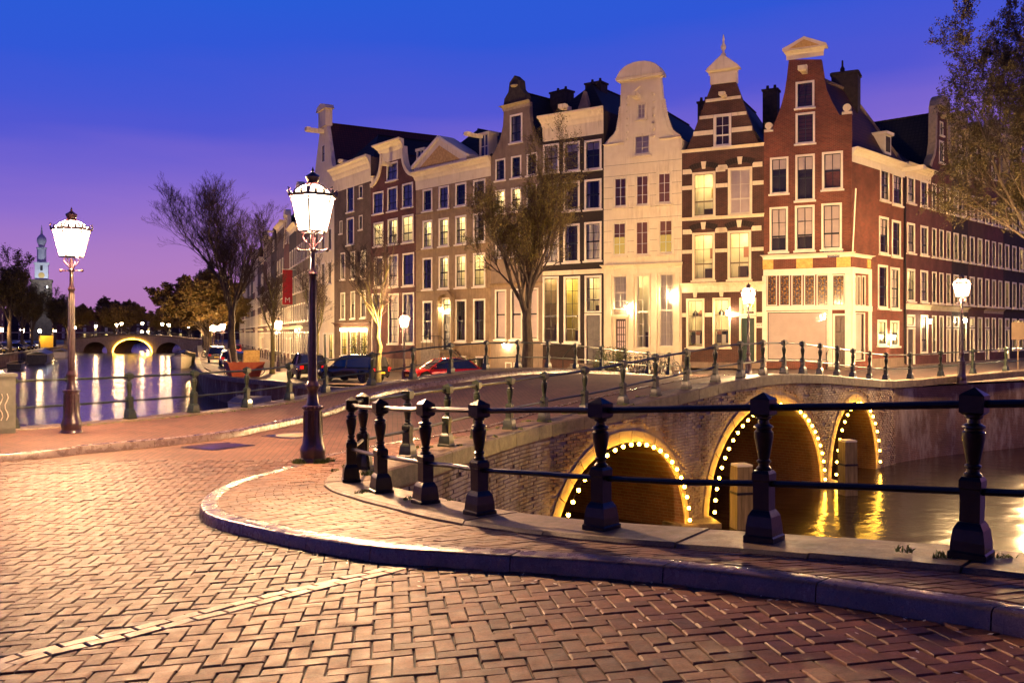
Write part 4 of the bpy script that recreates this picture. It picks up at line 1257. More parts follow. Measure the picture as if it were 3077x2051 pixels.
    def cornice(h, z0, z1, u0=None, u1=None, out=.35, mat_=None, name='cornice', y=0.0):
        u0 = -.05 if u0 is None else u0; u1 = h.W+.05 if u1 is None else u1
        H = z1-z0
        prof = [(0, 0), (.04, 0), (.05, .12), (.07, .30), (.10, .42), (.10, .50), (.30, .62), (.34, .70), (.62, .80), (.68, .86), (1.0, .92), (1.0, 1.0), (0, 1.0)]
        rows = []
        for uu, k in ((u0, 0), (u0, 1), (u1, 1), (u1, 0)):
            rows.append([(uu+(-o*out if uu == u0 else o*out)*.5*k, y-o*out*k-(.002 if k == 0 else 0), z0+q*H) for o, q in prof])
        mb = MB(); mb.grid(rows)
        mb.poly([rows[0][-2], rows[1][-2], rows[2][-2], rows[3][-2]])
        return h.part(mb, name, mat_ or MT['white'])
    def band(h, z0, z1, mat_=None, proud=.025, name='stone_band', u0=0.02, u1=None):
        u1 = h.W-.02 if u1 is None else u1
        cuts = sorted([(a-.02, b+.02) for a, b, c, d in h.holes if c < z1 and d > z0])
        x = u0
        for a, b in cuts+[(u1, u1)]:
            if a-x > .05: h.part(MB().box(x, min(a, u1), -proud, .02, z0, z1), name, mat_ or MT['cream'])
            x = max(x, b)
    def scroll(h, u, z, s, mat_=None):
        mb = MB().box(-.22*s, .22*s, -.06, .3, 0, .12*s)
        for k in range(10):
            a0, a1 = 2*pi*k/10, 2*pi*(k+1)/10
            pass
        mb.prism([(.18*s*cos(2*pi*k/14), .30*s+.18*s*sin(2*pi*k/14)) for k in range(14)], -.05, .28)
        mb.prism([(.09*s*cos(2*pi*k/10), .30*s+.09*s*sin(2*pi*k/10)) for k in range(10)], -.09, -.05)
        o = mb.build('scroll_ornament', mat_ or MT['cream'], h.root, (u, 0, z)); return o
    def hoist(h, u, z, l=.8, s=1, mat_=None):
        mb = MB().box(-.10*s, .10*s, -l, .2, -.09*s, .09*s).box(-.16*s, .16*s, -l-.06, -l+.30, -.05*s, .11*s)
        return mb.build('hoist_beam', mat_ or MT['cream'], h.root, (u, 0, z))
def cv(ox, oy, s): return lambda x, y: (ox+x/s, oy+y/s)
def cr(h, c, x0, y0, x1, y1):
    a = c(x0, y0); b = c(x1, y1); return h.rect(a[0], a[1], b[0], b[1])

# plan points of the house fronts
PC = (18.6, 51.0); P12 = (14.38, 53.2); P23 = (10.1, 55.4); P34 = (5.7, 57.9); P45 = (2.0, 60.5); P56 = (-1.44, 63.9); P67 = (-7.25, 70.4); P78 = (-11.5, 75.9); P89 = (-15.7, 82.3); P9 = (-18.6, 87.2)
WB = MT['white']
# ---- corner house (bell gable, red brick)
h = House('red brick corner house with bell gable and white shop front', P12, PC, -.16, 7.3, MT['brick_red'])
c = cv(2200, 80, 1.537)
for r, k, n in (((293,252,380,375),'dark',2), ((293,397,383,540),'dark',2)): h.window(cr(h, c, *r), k, 2, 2, meet=False)
for r, k in (((175,603,260,772),'third'), ((292,590,382,803),'third'), ((415,577,512,752),'half'), ((173,833,258,1040),'twothird'), ((290,825,381,1034),'twothird'), ((412,815,507,1028),'pink')):
    h.window(cr(h, c, *r), k, 2, 3 if k in('pink','twothird') else 2)
for x0, x1 in ((160,207),(217,267),(274,325),(332,383),(390,445),(462,520)): h.window(cr(h, c, x0, 1145, x1, 1288), 'leaded', 3, 6, sill=False, fw=.05, meet=False)
zt = h.z(c(300, 0)[0], c(0, 1312)[1])
sh = cr(h, c, 158, 1313, 442, 1503); h.window((sh[0], sh[1], .45, sh[3]), 'pink', 1, 1, sill=False, fw=.07)
dr = cr(h, c, 465, 1325, 545, 1505); h.door((dr[0], dr[1], .15, dr[3]), MT['door_brown'], (2, 3))
zc_, zg = h.z(c(300, 0)[0], c(0, 545)[1]), h.z(c(300, 0)[0], c(0, 152)[1])
L_ = lambda x, y: (h.u(c(x, 0)[0]), h.z(*c(x, y)))
zsh = h.z(c(160, 0)[0], c(0, 488)[1])
lft = [L_(185,466), L_(205,425), L_(228,360), L_(243,300), L_(252,240), L_(262,152)]; rgt = [L_(412,152), L_(424,230), L_(436,290), L_(462,350), L_(490,400), L_(508,425)]
zr = zsh
outl = [(0, 0), (h.W, 0), (h.W, zr), (rgt[-1][0], zr)]+rgt[::-1]+lft[::-1]+[(lft[0][0], zr), (0, zr)]
zeave = h.z(c(548, 0)[0], c(0, 560)[1])
# side openings: measured on the side wall
sdir = (.693, .721)
def sidey(px):
    k = (px-CX)/F; return (k*PC[1]-PC[0])/(sdir[0]-k*sdir[1])
def sidez(px, py): return ZC-(py-YH)/F*(PC[1]+sidey(px)*sdir[1])-h.zb
sh_holes = []
hs = House('red brick side wing of the corner house facing the road', PC, (PC[0]+sdir[0]*7.3, PC[1]+sdir[1]*7.3), -.16, 4.6, MT['brick_red'])
for r, k in (((683,657,725,805),'dark'), ((740,680,785,825),'half'), ((678,878,722,1050),'half'), ((737,895,778,1063),'dark'), ((673,1100,718,1300),'dark'), ((730,1112,773,1305),'blind'), ((670,1353,713,1472),'lit'), ((730,1357,770,1475),'lit')):
    hs.window(cr(hs, c, *r), k, 2, 4 if k != 'lit' else 2)
# the shop front turns the corner
for x0, x1 in ((558,572),(578,592),(598,614)): hs.window(cr(hs, c, x0, 1150, x1, 1288), 'leaded', 1, 4, sill=False, fw=.05, meet=False)
hs.window((hs.u(c(566,0)[0]), hs.u(c(612,0)[0]), .45, sh[3]-.1), 'pink', 1, 1, sill=False, fw=.06)
hs.shell([(0, 0), (hs.W, 0), (hs.W, zeave), (0, zeave)], zeave)
hs.cornice(zeave-.75, zeave+.02, 0.02, hs.W+.1, .4)
wsh = hs.u(c(640,0)[0])
hs.box('shop_fascia', WB, -.05, wsh, -.10, .02, sh[3]-.02, sh[3]+.28); 
hs.box('shop_fascia', WB, -.05, wsh, -.06, .02, h.z(c(300,0)[0], c(0,1143)[1]), h.z(c(300,0)[0], c(0,1118)[1]))
hs.box('shop_pilaster', WB, wsh-.35, wsh, -.07, .02, .1, h.z(c(300,0)[0], c(0,1118)[1])); hs.box('shop_pilaster', WB, -.07, .28, -.075, .02, .1, h.z(c(300,0)[0], c(0,1118)[1]))
hs.cornice(h.z(c(300,0)[0], c(0,1070)[1]), h.z(c(300,0)[0], c(0,1058)[1])+.02, -.02, wsh+.1, .22)
hs.box('ochre_tile', MT['ochre'], wsh-.5, wsh-.05, -.04, .02, h.z(c(300,0)[0], c(0,1112)[1]), h.z(c(300,0)[0], c(0,1075)[1]))
hs.hoist(hs.W-.4, zeave-.35, 1.3, 1.3, MT['white'])
pl = hs.box('plinth', MT['grey'], wsh+.05, hs.W, -.05, .02, 0, .55)
for x in (655, 785): pass
hs.part(MB().tube([(hs.W-.06, -.1, .2), (hs.W-.06, -.1, zeave-.8)], .06, 6), 'drainpipe', MT['iron'])
h.depth = .8
h.shell(outl, zeave)
# roof: ridge from the gable backwards, slope above the side wall
A2 = h.root
zridge = h.z(c(420, 0)[0], c(0, 205)[1])
rm = MB()
Wl = h.W
uxs = (sdir[0]*h.ux+sdir[1]*h.uy, -sdir[0]*h.uy+sdir[1]*h.ux)         # side direction in the house frame
S = lambda k, off=0: (Wl+uxs[0]*k+off, uxs[1]*k)
r0 = (Wl*.52, .3, zridge); r1 = (Wl*.52+uxs[0]*5.0, .3+uxs[1]*5.0, zridge)
e0 = (*S(.3), zeave); e1 = (*S(7.25), zeave)
l0 = (0, .3, zeave); l1 = (uxs[0]*7.25, .3+uxs[1]*7.25, zeave)
rm.poly([e0, e1, r1, r0]); rm.poly([l1, l0, r0, r1]); rm.poly([e1, l1, r1]); rm.poly([l0, e0, r0])
ro = h.part(rm, 'roof', MT['roof_red'])
link('ridge_capping', MB().tube([r0, r1, e1], .12, 6).mesh('ridge_capping', MT['grey']), ro)
chm = (r1[0]-.1, r1[1]-.2)
link('chimney', MB().box(chm[0]-.75, chm[0]+.75, chm[1]-.6, chm[1]+.6, zridge-2.4, zridge+1.0).box(chm[0]-.82, chm[0]+.82, chm[1]-.67, chm[1]+.67, zridge+.8, zridge+.95).mesh('chimney', MT['chimney']), ro)
link('chimney_pot', MB().lathe([(.12, 0), (.14, .3), (.06, .45), (.05, .8)], 8, (chm[0]-.2, chm[1], zridge+1.0)).mesh('chimney_pot', MT['chimney']), ro)
# dormer on the side slope
dm = S(5.7); dz = zeave+.35
DM = MB(); 
dmr = link('dormer', MB().box(-.45, .45, -.75, .9, 0, 1.15).box(-.55, .55, -.9, 1.0, 1.15, 1.32).mesh('dormer', MT['white']), ro, (dm[0]-1.0*uxs[1], dm[1]+1.0*uxs[0]*-1, dz), (0, 0, atan2(uxs[1], uxs[0])))
link('dormer_window', MB().poly([(-.33, -.755, .15), (.33, -.755, .15), (.33, -.755, 1.05), (-.33, -.755, 1.05)]).raw('dormer_window', MT['room_dark']), dmr)
# gable trim
pc = h.cornice(zg+.02, zg+.5, lft[-1][0]-.12, rgt[0][0]+.12, .35, MT['cream'], 'gable_cornice')
um = (lft[-1][0]+rgt[0][0])/2; hw_ = (rgt[0][0]-lft[-1][0])/2+.3
h.part(MB().prism([(um-hw_, zg+.5), (um+hw_, zg+.5), (um+hw_, zg+.62), (um, zg+1.15), (um-hw_, zg+.62)], -.32, .4), 'gable_pediment', MT['cream'])
h.part(MB().prism([(um-hw_*.7, zg+.56), (um+hw_*.7, zg+.56), (um, zg+.98)], -.34, -.3), 'pediment_field', MT['ochre'])
h.hoist(um, zg-.75, .8, 1.5)
h.scroll(.28, zr, 1.15); h.scroll(h.W-.25, zr+.55, 1.2); h.box('shoulder_block', MT['brick_red'], h.W-.62, h.W, .0+.002, .34, zr, zr+.55)
# shop front timber
zf0, zf1 = h.z(c(300,0)[0], c(0,1118)[1]), h.z(c(300,0)[0], c(0,1075)[1])
h.box('shop_fascia', WB, -.02, h.W+.05, -.10, .02, sh[3]-.02+.06, sh[3]+.30)
h.box('shop_fascia', WB, -.02, h.W+.06, -.06, .02, zf0-.35, zf0)
for x0, x1 in ((140,158),(444,462),(522,550)): 
    u0, u1 = h.u(c(x0,0)[0]), h.u(c(x1,0)[0]); h.box('shop_pilaster', WB, u0, u1, -.07, .02, .1, zf0-.36)
h.cornice(zf1+.05, zf1+.30, -.05, h.W+.1, .25)
for x0, x1 in ((142,190),(297,372),(482,548)): h.box('ochre_tile', MT['ochre'], h.u(c(x0,0)[0]), h.u(c(x1,0)[0]), -.045, .02, zf0+.02, zf1+.04)
h.box('doorstep', MT['coping'], dr[0]-.25, dr[1]+.25, -.7, .05, 0, .15)
for sx in (dr[0]-.2, dr[1]+.2):
    h.part(MB().tube([(sx, -.9, .05), (sx, -.9, .75), (sx, -.7, .95), (sx, -.3, 1.1), (sx, -.05, 1.1)], .025, 6), 'stair_rail', MT['iron'])
def lettering(txt, size, m, parent, loc, rot=(pi/2, 0, 0), align='CENTER'):
    cu = bpy.data.curves.new('lettering', 'FONT'); cu.body = txt; cu.size = size; cu.align_x = align; cu.align_y = 'CENTER'; cu.extrude = .002; cu.resolution_u = 2
    ob = bpy.data.objects.new('lettering', cu); COL.objects.link(ob)
    me = bpy.data.meshes.new_from_object(ob); bpy.data.objects.remove(ob)
    me.materials.clear(); me.materials.append(m)
    return link('lettering', me, parent, loc, rot)
MT['signblue'] = mat('blue_enamel', (.01,.02,.09), None, 1, .3)
us, zs = h.u(c(468,0)[0]), h.z(*c(468, 1040))
s1 = h.part(MB().box(us-.55, us+.55, -.03, .01, zs-.09, zs+.09), 'street_name_plate', MT['signblue'])
lettering('KEIZERSGRACHT', .13, MT['white'], s1, (us, -.034, zs))
s2 = h.part(MB().box(us-.32, us+.32, -.03, .01, zs-.30, zs-.13), 'street_name_plate', MT['signblue'])
lettering('CENTRUM', .12, MT['white'], s2, (us, -.034, zs-.215))
h.part(MB().tube([(h.W+.05, -.1, zf1+.2), (h.W+.35, -1.1, zf1+3.6)], .04, 6), 'flagpole', MT['white'])
H1 = h

# ---- striped gable house
h = House('dark brick house with white stone stripes and pointed gable', P23, P12, -.2, 9, MT['brick_brown'])
c = cv(1750, 150, 1.65); L_ = lambda x, y: (h.u(c(x, 0)[0]), h.z(*c(x, y)))
h.window(cr(h, c, 650, 318, 738, 478), 'dark', 2, 3, sash=WB)
for r, k, m in (((545,605,660,828),'lit',None), ((722,582,842,818),'pink',WB), ((545,905,657,1142),'lit',None), ((720,895,837,1138),'lit',WB)): h.window(cr(h, c, *r), k, 2, 3 if m else 3, sash=MT['grey'] if k == 'lit' else WB, frame=MT['cream'])
for r in ((515,1232,605,1468), (645,1228,735,1465)): 
    q = cr(h, c, *r); h.window((q[0], q[1], q[2]-.1, q[3]), 'shop', 2, 3, frame=MT['cream'], sash=MT['grey'])
q = cr(h, c, 778, 1228, 862, 1318); h.window(q, 'lit', 1, 1, sill=False, frame=MT['cream'], sash=MT['cream'])
q2 = cr(h, c, 778, 1322, 862, 1470); h.door((q[0], q[1], .1, q[2]-.02), MT['door_green'], (1, 3), MT['cream'])
ze = h.z(c(690,0)[0], c(0,485)[1]); zt = h.z(c(690,0)[0], c(0,168)[1])
a0, a1 = h.u(c(640,0)[0]), h.u(c(760,0)[0])
h.shell([(0, 0), (h.W, 0), (h.W, ze), (h.W-.35, ze+.15), (a1, zt), (a0, zt), (.35, ze+.15), (0, ze)], ze, zt+.1, MT['roof_dark'], [(h.W*.85, 5.5, .9, .8, zt+.7), (h.W*.1, 3, .6, .6, zt-.2)])
um = (a0+a1)/2
h.box('gable_block', MT['cream'], a0-.05, a1+.05, -.12, .4, zt, zt+.62)
h.cornice(zt+.55, zt+.8, a0-.15, a1+.15, .3, MT['cream'], 'gable_cornice')
h.part(MB().prism([(um-.95, zt+.8), (um+.95, zt+.8), (um+.9, zt+.92), (um, zt+1.65), (um-.9, zt+.92)], -.3, .4), 'gable_pediment', MT['cream'])
h.part(MB().lathe([(.14,0),(.16,.1),(.08,.16),(.06,.3),(.14,.42),(.16,.55),(.08,.7),(.05,.85),(.07,.95),(.02,1.25)], 10, (um, 0, zt+1.6)), 'finial', MT['cream'], smooth=True)
def gx(z): k = (z-ze)/(zt-ze); return .35+(a0-.35)*k, h.W-.35+(a1-h.W+.35)*k
for y0, y1 in ((237,252),(318,334),(392,415)):
    z0, z1 = h.z(c(690,0)[0], c(0,y1)[1]), h.z(c(690,0)[0], c(0,y0)[1]); l, r = gx(z0); h.band(z0, z1, u0=l+.03, u1=r-.03)
h.cornice(ze-.12, ze+.06, 0, h.W, .12, MT['cream'], 'string_course')
for y0, y1 in ((662,682),(985,1003)): h.band(h.z(c(690,0)[0], c(0,y1)[1]), h.z(c(690,0)[0], c(0,y0)[1]))
h.cornice(h.z(c(690,0)[0], c(0,838)[1]), h.z(c(690,0)[0], c(0,822)[1]), 0, h.W, .12, MT['cream'], 'string_course')
h.cornice(h.z(c(690,0)[0], c(0,1200)[1]), h.z(c(690,0)[0], c(0,1152)[1]), 0, h.W, .2, MT['cream'], 'string_course')
h.band(h.z(c(690,0)[0], c(0,1322)[1]), h.z(c(690,0)[0], c(0,1302)[1]))
for (x0, x1, yt) in ((545,660,605),(722,842,582),(545,657,905),(720,837,895)):
    ua, ub = h.u(c(x0,0)[0]), h.u(c(x1,0)[0]); zw = h.z(c((x0+x1)/2,0)[0], c(0,yt)[1]); mm = (ua+ub)/2; rr = (ub-ua)/2
    n = 11; 
    for i in range(n):
        t0, t1 = pi*(.16+.68*i/n), pi*(.16+.68*(i+.92)/n)
        R_, r_ = rr*1.16, rr*1.16-.0
        k0 = lambda t, e: (mm-cos(t)*(rr+.10)*(1+e), zw-.42*rr+sin(t)*rr*.52*(1+e)+.30*rr)
        h.part(MB().prism([k0(t0, 0), k0(t1, 0), (k0(t1, 0)[0]-cos(t1)*.22, k0(t1, 0)[1]+.30), (k0(t0, 0)[0]-cos(t0)*.22, k0(t0, 0)[1]+.30)], -.035, .02), 'arch_brick', MT['brick_dark'])
    h.part(MB().prism([(mm-.09, zw+.18), (mm+.09, zw+.18), (mm+.15, zw+.60), (mm-.15, zw+.60)], -.09, .02), 'keystone', MT['cream'])
    for ux_ in (ua-.3, ub+.3):
        if .1 < ux_ < h.W-.1: h.part(MB().box(max(.02, ux_-.28), min(h.W-.02, ux_+.28), -.028, .02, zw-.06, zw+.22), 'stone_block', MT['cream'])
for (x0, x1, yt) in ((515,605,1232),(645,735,1228)):
    ua, ub = h.u(c(x0,0)[0]), h.u(c(x1,0)[0]); zw = h.z(c(x0,0)[0], c(0,yt)[1])
    h.part(MB().prism([((ua+ub)/2-.08, zw+.05), ((ua+ub)/2+.08, zw+.05), ((ua+ub)/2+.13, zw+.42), ((ua+ub)/2-.13, zw+.42)], -.08, .02), 'keystone', MT['cream'])
h.hoist(um+.1, h.z(*c(670, 238)), .8, 1.1)
npl = h.part(MB().box(h.W-.42, h.W-.06, -.02, .01, 2.35, 2.62), 'number_plate', MT['white']); lettering('417', .2, MT['iron'], npl, (h.W-.24, -.024, 2.485))
h.box('plinth', MT['grey'], 0.01, h.W-.01, -.06, .02, 0, .35)
H2 = h
# goods in the lit shop windows
for k, (r) in enumerate(((515,1232,605,1468), (645,1228,735,1465))):
    q = cr(h, c, *r); w_ = q[1]-q[0]
    for j in range(3):
        x = q[0]+w_*(.25+.25*j); z = q[2]+.15
        h.part(MB().box(x-.14, x+.14, .5, .78, z, z+.5), 'display_stand', MT['white' if j % 2 else 'door_grey'])
        h.part(MB().lathe([(.12,0),(.16,.06),(.14,.2),(.06,.26),(.02,.3)], 8, (x, .64, z+.5)), 'handbag', MT[('door_green','shutter','iron')[(j+k) % 3]])
    for j in range(2):
        x = q[0]+w_*(.35+.3*j); h.part(MB().lathe([(.02,0),(.16,.02),(.18,.2),(.1,.28),(.02,.4)], 8, (x, .6, q[2]+1.75)), 'handbag', MT[('iron','shutter')[j]])
        h.part(MB().box(q[0], q[1], .45, .85, q[2]+1.70, q[2]+1.74), 'display_shelf', MT['white'])

# ---- white neck-gable house
h = House('tall cream painted house with ornate neck gable', P34, P23, -.45, 9, MT['cream'])
c = cv(1750, 150, 1.65); L_ = lambda x, y: (h.u(c(x, 0)[0]), h.z(*c(x, y)))
CRM = MT['cream']
h.window(cr(h, c, 268, 262, 316, 342), 'pink', 2, 3, CRM, WB, meet=False)
h.window(cr(h, c, 250, 415, 340, 522), 'pink', 2, 3, CRM, WB, meet=False)
for r in ((152,628,224,780), (260,616,332,772), (368,603,442,762)): h.window(cr(h, c, *r), 'shutter', 2, 3, CRM, WB, meet=False)
for r, k in (((146,850,220,1022),'glow'), ((258,843,332,1020),'shutter'), ((373,836,452,1012),'glow')): h.window(cr(h, c, *r), k, 2, 3, CRM, WB, meet=False)
q = cr(h, c, 148, 1112, 226, 1292); h.window(q, 'blind', 2, 4, CRM, WB, sill=False)
qd = cr(h, c, 158, 1325, 224, 1460); h.door((qd[0], qd[1], .35, qd[3]), MT['door_brown'], (4, 6), CRM, True)
for r, k in (((260,1108,338,1468),'litc'), ((374,1102,458,1460),'blind')):
    q = cr(h, c, *r); h.window((q[0], q[1], q[2]-.2, q[3]), k, 2, 6, CRM, WB, sill=False)
ze = h.z(c(300,0)[0], c(0,462)[1])
lf = [L_(118,468), L_(140,442), L_(158,425), L_(172,400), L_(178,365), L_(185,330), L_(188,290), L_(192,150)]; rg_ = [L_(386,132), L_(398,250), L_(404,290), L_(412,330), L_(424,368), L_(436,400), L_(455,418), L_(478,430)]
ztop = (lf[-1][1]+rg_[0][1])/2; lf[-1] = (lf[-1][0], ztop); rg_[0] = (rg_[0][0], ztop)
um = (lf[-1][0]+rg_[0][0])/2; hw_ = (rg_[0][0]-lf[-1][0])/2
outl = [(0, 0), (h.W, 0), (h.W, ze+.02)]+[(a, max(b, ze+.03)) for a, b in rg_[::-1]]+[(a, max(b, ze+.03)) for a, b in lf[::-1]]+[(0, ze+.02)]
h.shell(outl, ze, ztop-1.2, MT['roof_dark'])
h.part(MB().prism([(um-hw_-.22, ztop-.05), (um+hw_+.22, ztop-.05), (um+hw_+.22, ztop+.12)]+[(um+(hw_+.14)*cos(a), ztop+.12+.85*sin(a)) for a in [pi*i/12 for i in range(1, 12)]]+[(um-hw_-.22, ztop+.12)], -.3, .42), 'gable_cap', CRM)
h.cornice(ztop-.12, ztop+.10, um-hw_-.1, um+hw_+.1, .35, CRM, 'gable_cornice')
# carved wings down both sides of the neck, and the frame round the hoist window
for pts_ in (lf, rg_):
    for k in range(len(pts_)*3-3):
        i, f = divmod(k, 3); a, b = pts_[i], pts_[i+1]; x, z = a[0]+(b[0]-a[0])*f/3, a[1]+(b[1]-a[1])*f/3
        if (i >= 6 and pts_ is lf) or (i < 1 and pts_ is rg_):
            if f: continue
        h.part(MB().lathe([(.02,-.14),(.12,-.1),(.16,0),(.12,.1),(.02,.14)], 8, (x, .1, z), caps=False), 'carved_leaf', CRM, smooth=True)
for sx in (-1, 1):
    for k in range(7): h.part(MB().lathe([(.02,-.1),(.08,-.05),(.1,0),(.06,.08),(.02,.12)], 6, (um+sx*.85, -.02, ztop-3.6+k*.42), caps=False), 'carved_leaf', CRM, smooth=True)
h.part(MB().prism([(um-.85, ztop-.95), (um, ztop-.35), (um+.85, ztop-.95), (um+.75, ztop-1.0), (um, ztop-.5), (um-.75, ztop-1.0)], -.12, .02), 'carved_frame', CRM)
h.hoist(um-.15, ztop-1.15, .8, 1.5, CRM)
for sx in (.05, h.W-1.35): h.cornice(ze+.0, ze+.14, sx, sx+1.3, .15, CRM, 'shoulder_cap')
h.cornice(h.z(c(300,0)[0], c(0,1108)[1]), h.z(c(300,0)[0], c(0,1060)[1]), 0, h.W, .3, CRM, 'shop_cornice')
for x0, x1 in ((112,145),(228,256),(342,370),(460,482)):
    a, b = h.u(c(x0,0)[0]), h.u(c(x1,0)[0]); h.box('pilaster', CRM, max(.02, a), min(h.W-.02, b), -.09, .02, .1, h.z(c(300,0)[0], c(0,1110)[1]))
h.box('door_hood', CRM, qd[0]-.15, qd[1]+.15, -.22, .02, qd[3]+.02, qd[3]+.16)
h.box('fanlight_grille', MT['grey'], qd[0], qd[1], -.05, .02, qd[3]+.18, qd[3]+.5)
h.box('plinth', MT['grey'], .01, h.W-.01, -.08, .02, 0, .3)
# faint ashlar joints
for k in range(9):
    z = h.z(c(300,0)[0], c(0, 560+k*55)[1])
    if z < ze: h.band(z, z+.018, MT['coping'], .004, 'ashlar_joint')
H3 = h

# ---- dark house with white cornice
h = House('black brick house with broad white cornice and yellow lit windows', P45, P34, -.75, 9, MT['brick_dark'])
c = cv(1200, 250, 1.741)
for x0, x1, kk in ((752,836,('blind','dark','blind')), (858,944,('third','dark','dark')), (968,1058,('third','dark','blind'))):
    for (y0, y1), k in zip(((296,452),(502,660),(725,928)), kk):
        s_ = -.12*(x0-968)
        h.window(cr(h, c, x0, y0+s_*.85, x1, y1+s_*.6), k, 2, 4 if y0 > 700 else 2)
for x0, x1 in ((750,834),(860,946)):
    q = cr(h, c, x0, 1010, x1, 1358); h.window((q[0], q[1], q[2], q[3]), 'lity', 2, 5)
q = cr(h, c, 970, 1005, 1058, 1200); h.window(q, 'litc', 2, 3, sill=False)
h.door((q[0], q[1], .7, q[2]-.05), MT['door_grey'], (2, 2))
ze = h.z(c(915,0)[0], c(0,150)[1]); zc0 = h.z(c(915,0)[0], c(0,285)[1])
h.shell([(0, 0), (h.W, 0), (h.W, ze-.15), (0, ze-.15)], ze-.16, ze+2.3, MT['roof_dark'], [(h.W*.45, 3.4, 1.2, .9, ze+2.6)], hip=True)
h.cornice(zc0, ze, .02, h.W-.02, .42, MT['cream'])
h.box('stone_band', MT['cream'], .01, h.W-.01, -.05, .02, h.z(c(915,0)[0], c(0,1000)[1]), h.z(c(915,0)[0], c(0,985)[1])+.1)
h.part(MB().prism([(h.W*.48, ze-.1), (h.W*.72, ze-.1), (h.W*.62, ze+1.4)], .5, .9), 'stone_gablet', MT['grey'])
h.hoist(h.W*.42, ze+.25, .7, 1.6)
h.box('door_stoop', MT['coping'], q[0]-.3, h.W, -1.3, .05, 0, .7)
for k in range(3): h.box('step', MT['coping'], q[0]-.3, h.W, -1.3-.3*(k+1), -1.3-.3*k-.003, 0, .7-.2*(k+1))
h.part(MB().tube([(q[0]-.25, -2.2, .2), (q[0]-.25, -2.2, 1.1), (q[0]-.25, -1.3, 1.7), (q[0]-.25, -.1, 1.7)], .025, 6), 'stair_rail', MT['iron'])
h.box('plinth', MT['brick_brown'], .01, q[0]-.32, -.06, .02, 0, .9)
# things in the lit rooms
for x in (.55, 2.1): h.part(MB().lathe([(.14,0),(.2,.02),(.12,.3)], 10, (x, .9, 1.55)), 'table_lamp', MT['yellow_pane'])
H4 = h

# ---- brown house with dark ornamental gable, behind the tree
h = House('brown house with dark curved gable behind the budding tree', P56, P45, -.95, 9, MT['grey'])
c = cv(1200, 250, 1.741)
zs_ = [(h.z(1552, c(0, y1)[1]), h.z(1552, c(0, y0)[1])) for y0, y1 in ((380,495),(545,670),(755,905))]
for u0 in (.45, 1.95, 3.4):
    for (z0, z1), k in zip(zs_, ('dark','litc' if u0 < 3 else 'dark','blind')): h.window((u0, u0+.95, z0, z1), k, 2, 4)
    h.window((u0-.05, u0+1.05, h.z(1552, c(0,1340)[1]), h.z(1552, c(0,1075)[1])), 'pink', 1, 2)
ze = h.z(1552, c(0,365)[1]); zt = h.z(1552, c(0,110)[1]); W_ = h.W
h.window((W_*.38, W_*.62, ze+.7, ze+2.6), 'dark', 2, 3)
h.shell([(0, 0), (W_, 0), (W_, ze), (W_*.93, ze+.4), (W_*.82, ze+1.1), (W_*.76, ze+2.0), (W_*.74, zt), (W_*.26, zt), (W_*.24, ze+2.0), (W_*.18, ze+1.1), (W_*.07, ze+.4), (0, ze)], ze, zt+.9, MT['roof_dark'], [(W_*.7, 3.5, 1.4, .9, zt+1.3), (W_*.75, 5.5, .6, .6, zt+1.2)])
h.cornice(zt-.3, zt+.05, W_*.24, W_*.76, .3, MT['gold'], 'gable_cornice')
h.part(MB().prism([(W_*.28, zt), (W_*.72, zt), (W_*.70, zt+.5), (W_*.62, zt+.9), (W_*.60, zt+1.5), (W_*.5, zt+1.9), (W_*.40, zt+1.5), (W_*.38, zt+.9), (W_*.30, zt+.5)], -.15, .35), 'gable_crest', MT['chimney'])
h.part(MB().lathe([(.02,-.12),(.26,-.06),(.3,0),(.26,.06),(.02,.12)], 12, (W_*.5, -.16, zt+1.2), caps=False), 'medallion', MT['gold'], smooth=True)
for x in (.5, 1.3): h.window((x+.9, x+1.5, .25, .85), 'blank', 2, 1, sill=False)
h.box('plinth', MT['stone'], .01, W_-.01, -.08, .02, 0, .2)
h.cornice(h.z(1552, c(0,1065)[1]), h.z(1552, c(0,1050)[1])+.1, 0, W_, .15, MT['stone'], 'string_course')
H5 = h

# ---- sandstone house with pediment
h = House('weathered sandstone house with triangular pediment and arched doorway', P67, P56, -1.1, 11, MT['stone'])
c = cv(1200, 560, 2.8)
kinds = [['dark','blind','dark','dark'], ['litc','litc','litc','dark'], ['dark','litc','litc','lit'], ['dark',None,'dark','dark']]
cols_ = [(197,278),(332,418),(472,564),(622,724)]; rowy = [(22,208),(285,518),(600,868),(962,1302)]
for i, (x0, x1) in enumerate(cols_):
    for j, (y0, y1) in enumerate(rowy):
        if kinds[j][i] is None: continue
        a = c((x0+x1)/2, 0)[0]; dx = (x0-197)
        sl = -(YH-c(0, y0)[1])/ (2300)            # rows fall towards their vanishing point
        yy0, yy1 = c(0, y0)[1]+sl*dx/2.8, c(0, y1)[1]-((YH-c(0, y1)[1])/2300)*dx/2.8
        h.window(h.rect(c(x0,0)[0], yy0, c(x1,0)[0], yy1), kinds[j][i], 2, 4 if j else 3)
qd = h.rect(c(362,0)[0], c(0,1062)[1], c(436,0)[0], c(0,1372)[1]); h.door((qd[0], qd[1], qd[2], qd[3]), MT['iron'], (2, 4), MT['cream'])
qf = (qd[0], qd[1], qd[3]+.05, qd[3]+1.1); h.window(qf, 'lit', 2, 2, sill=False, frame=MT['cream'])
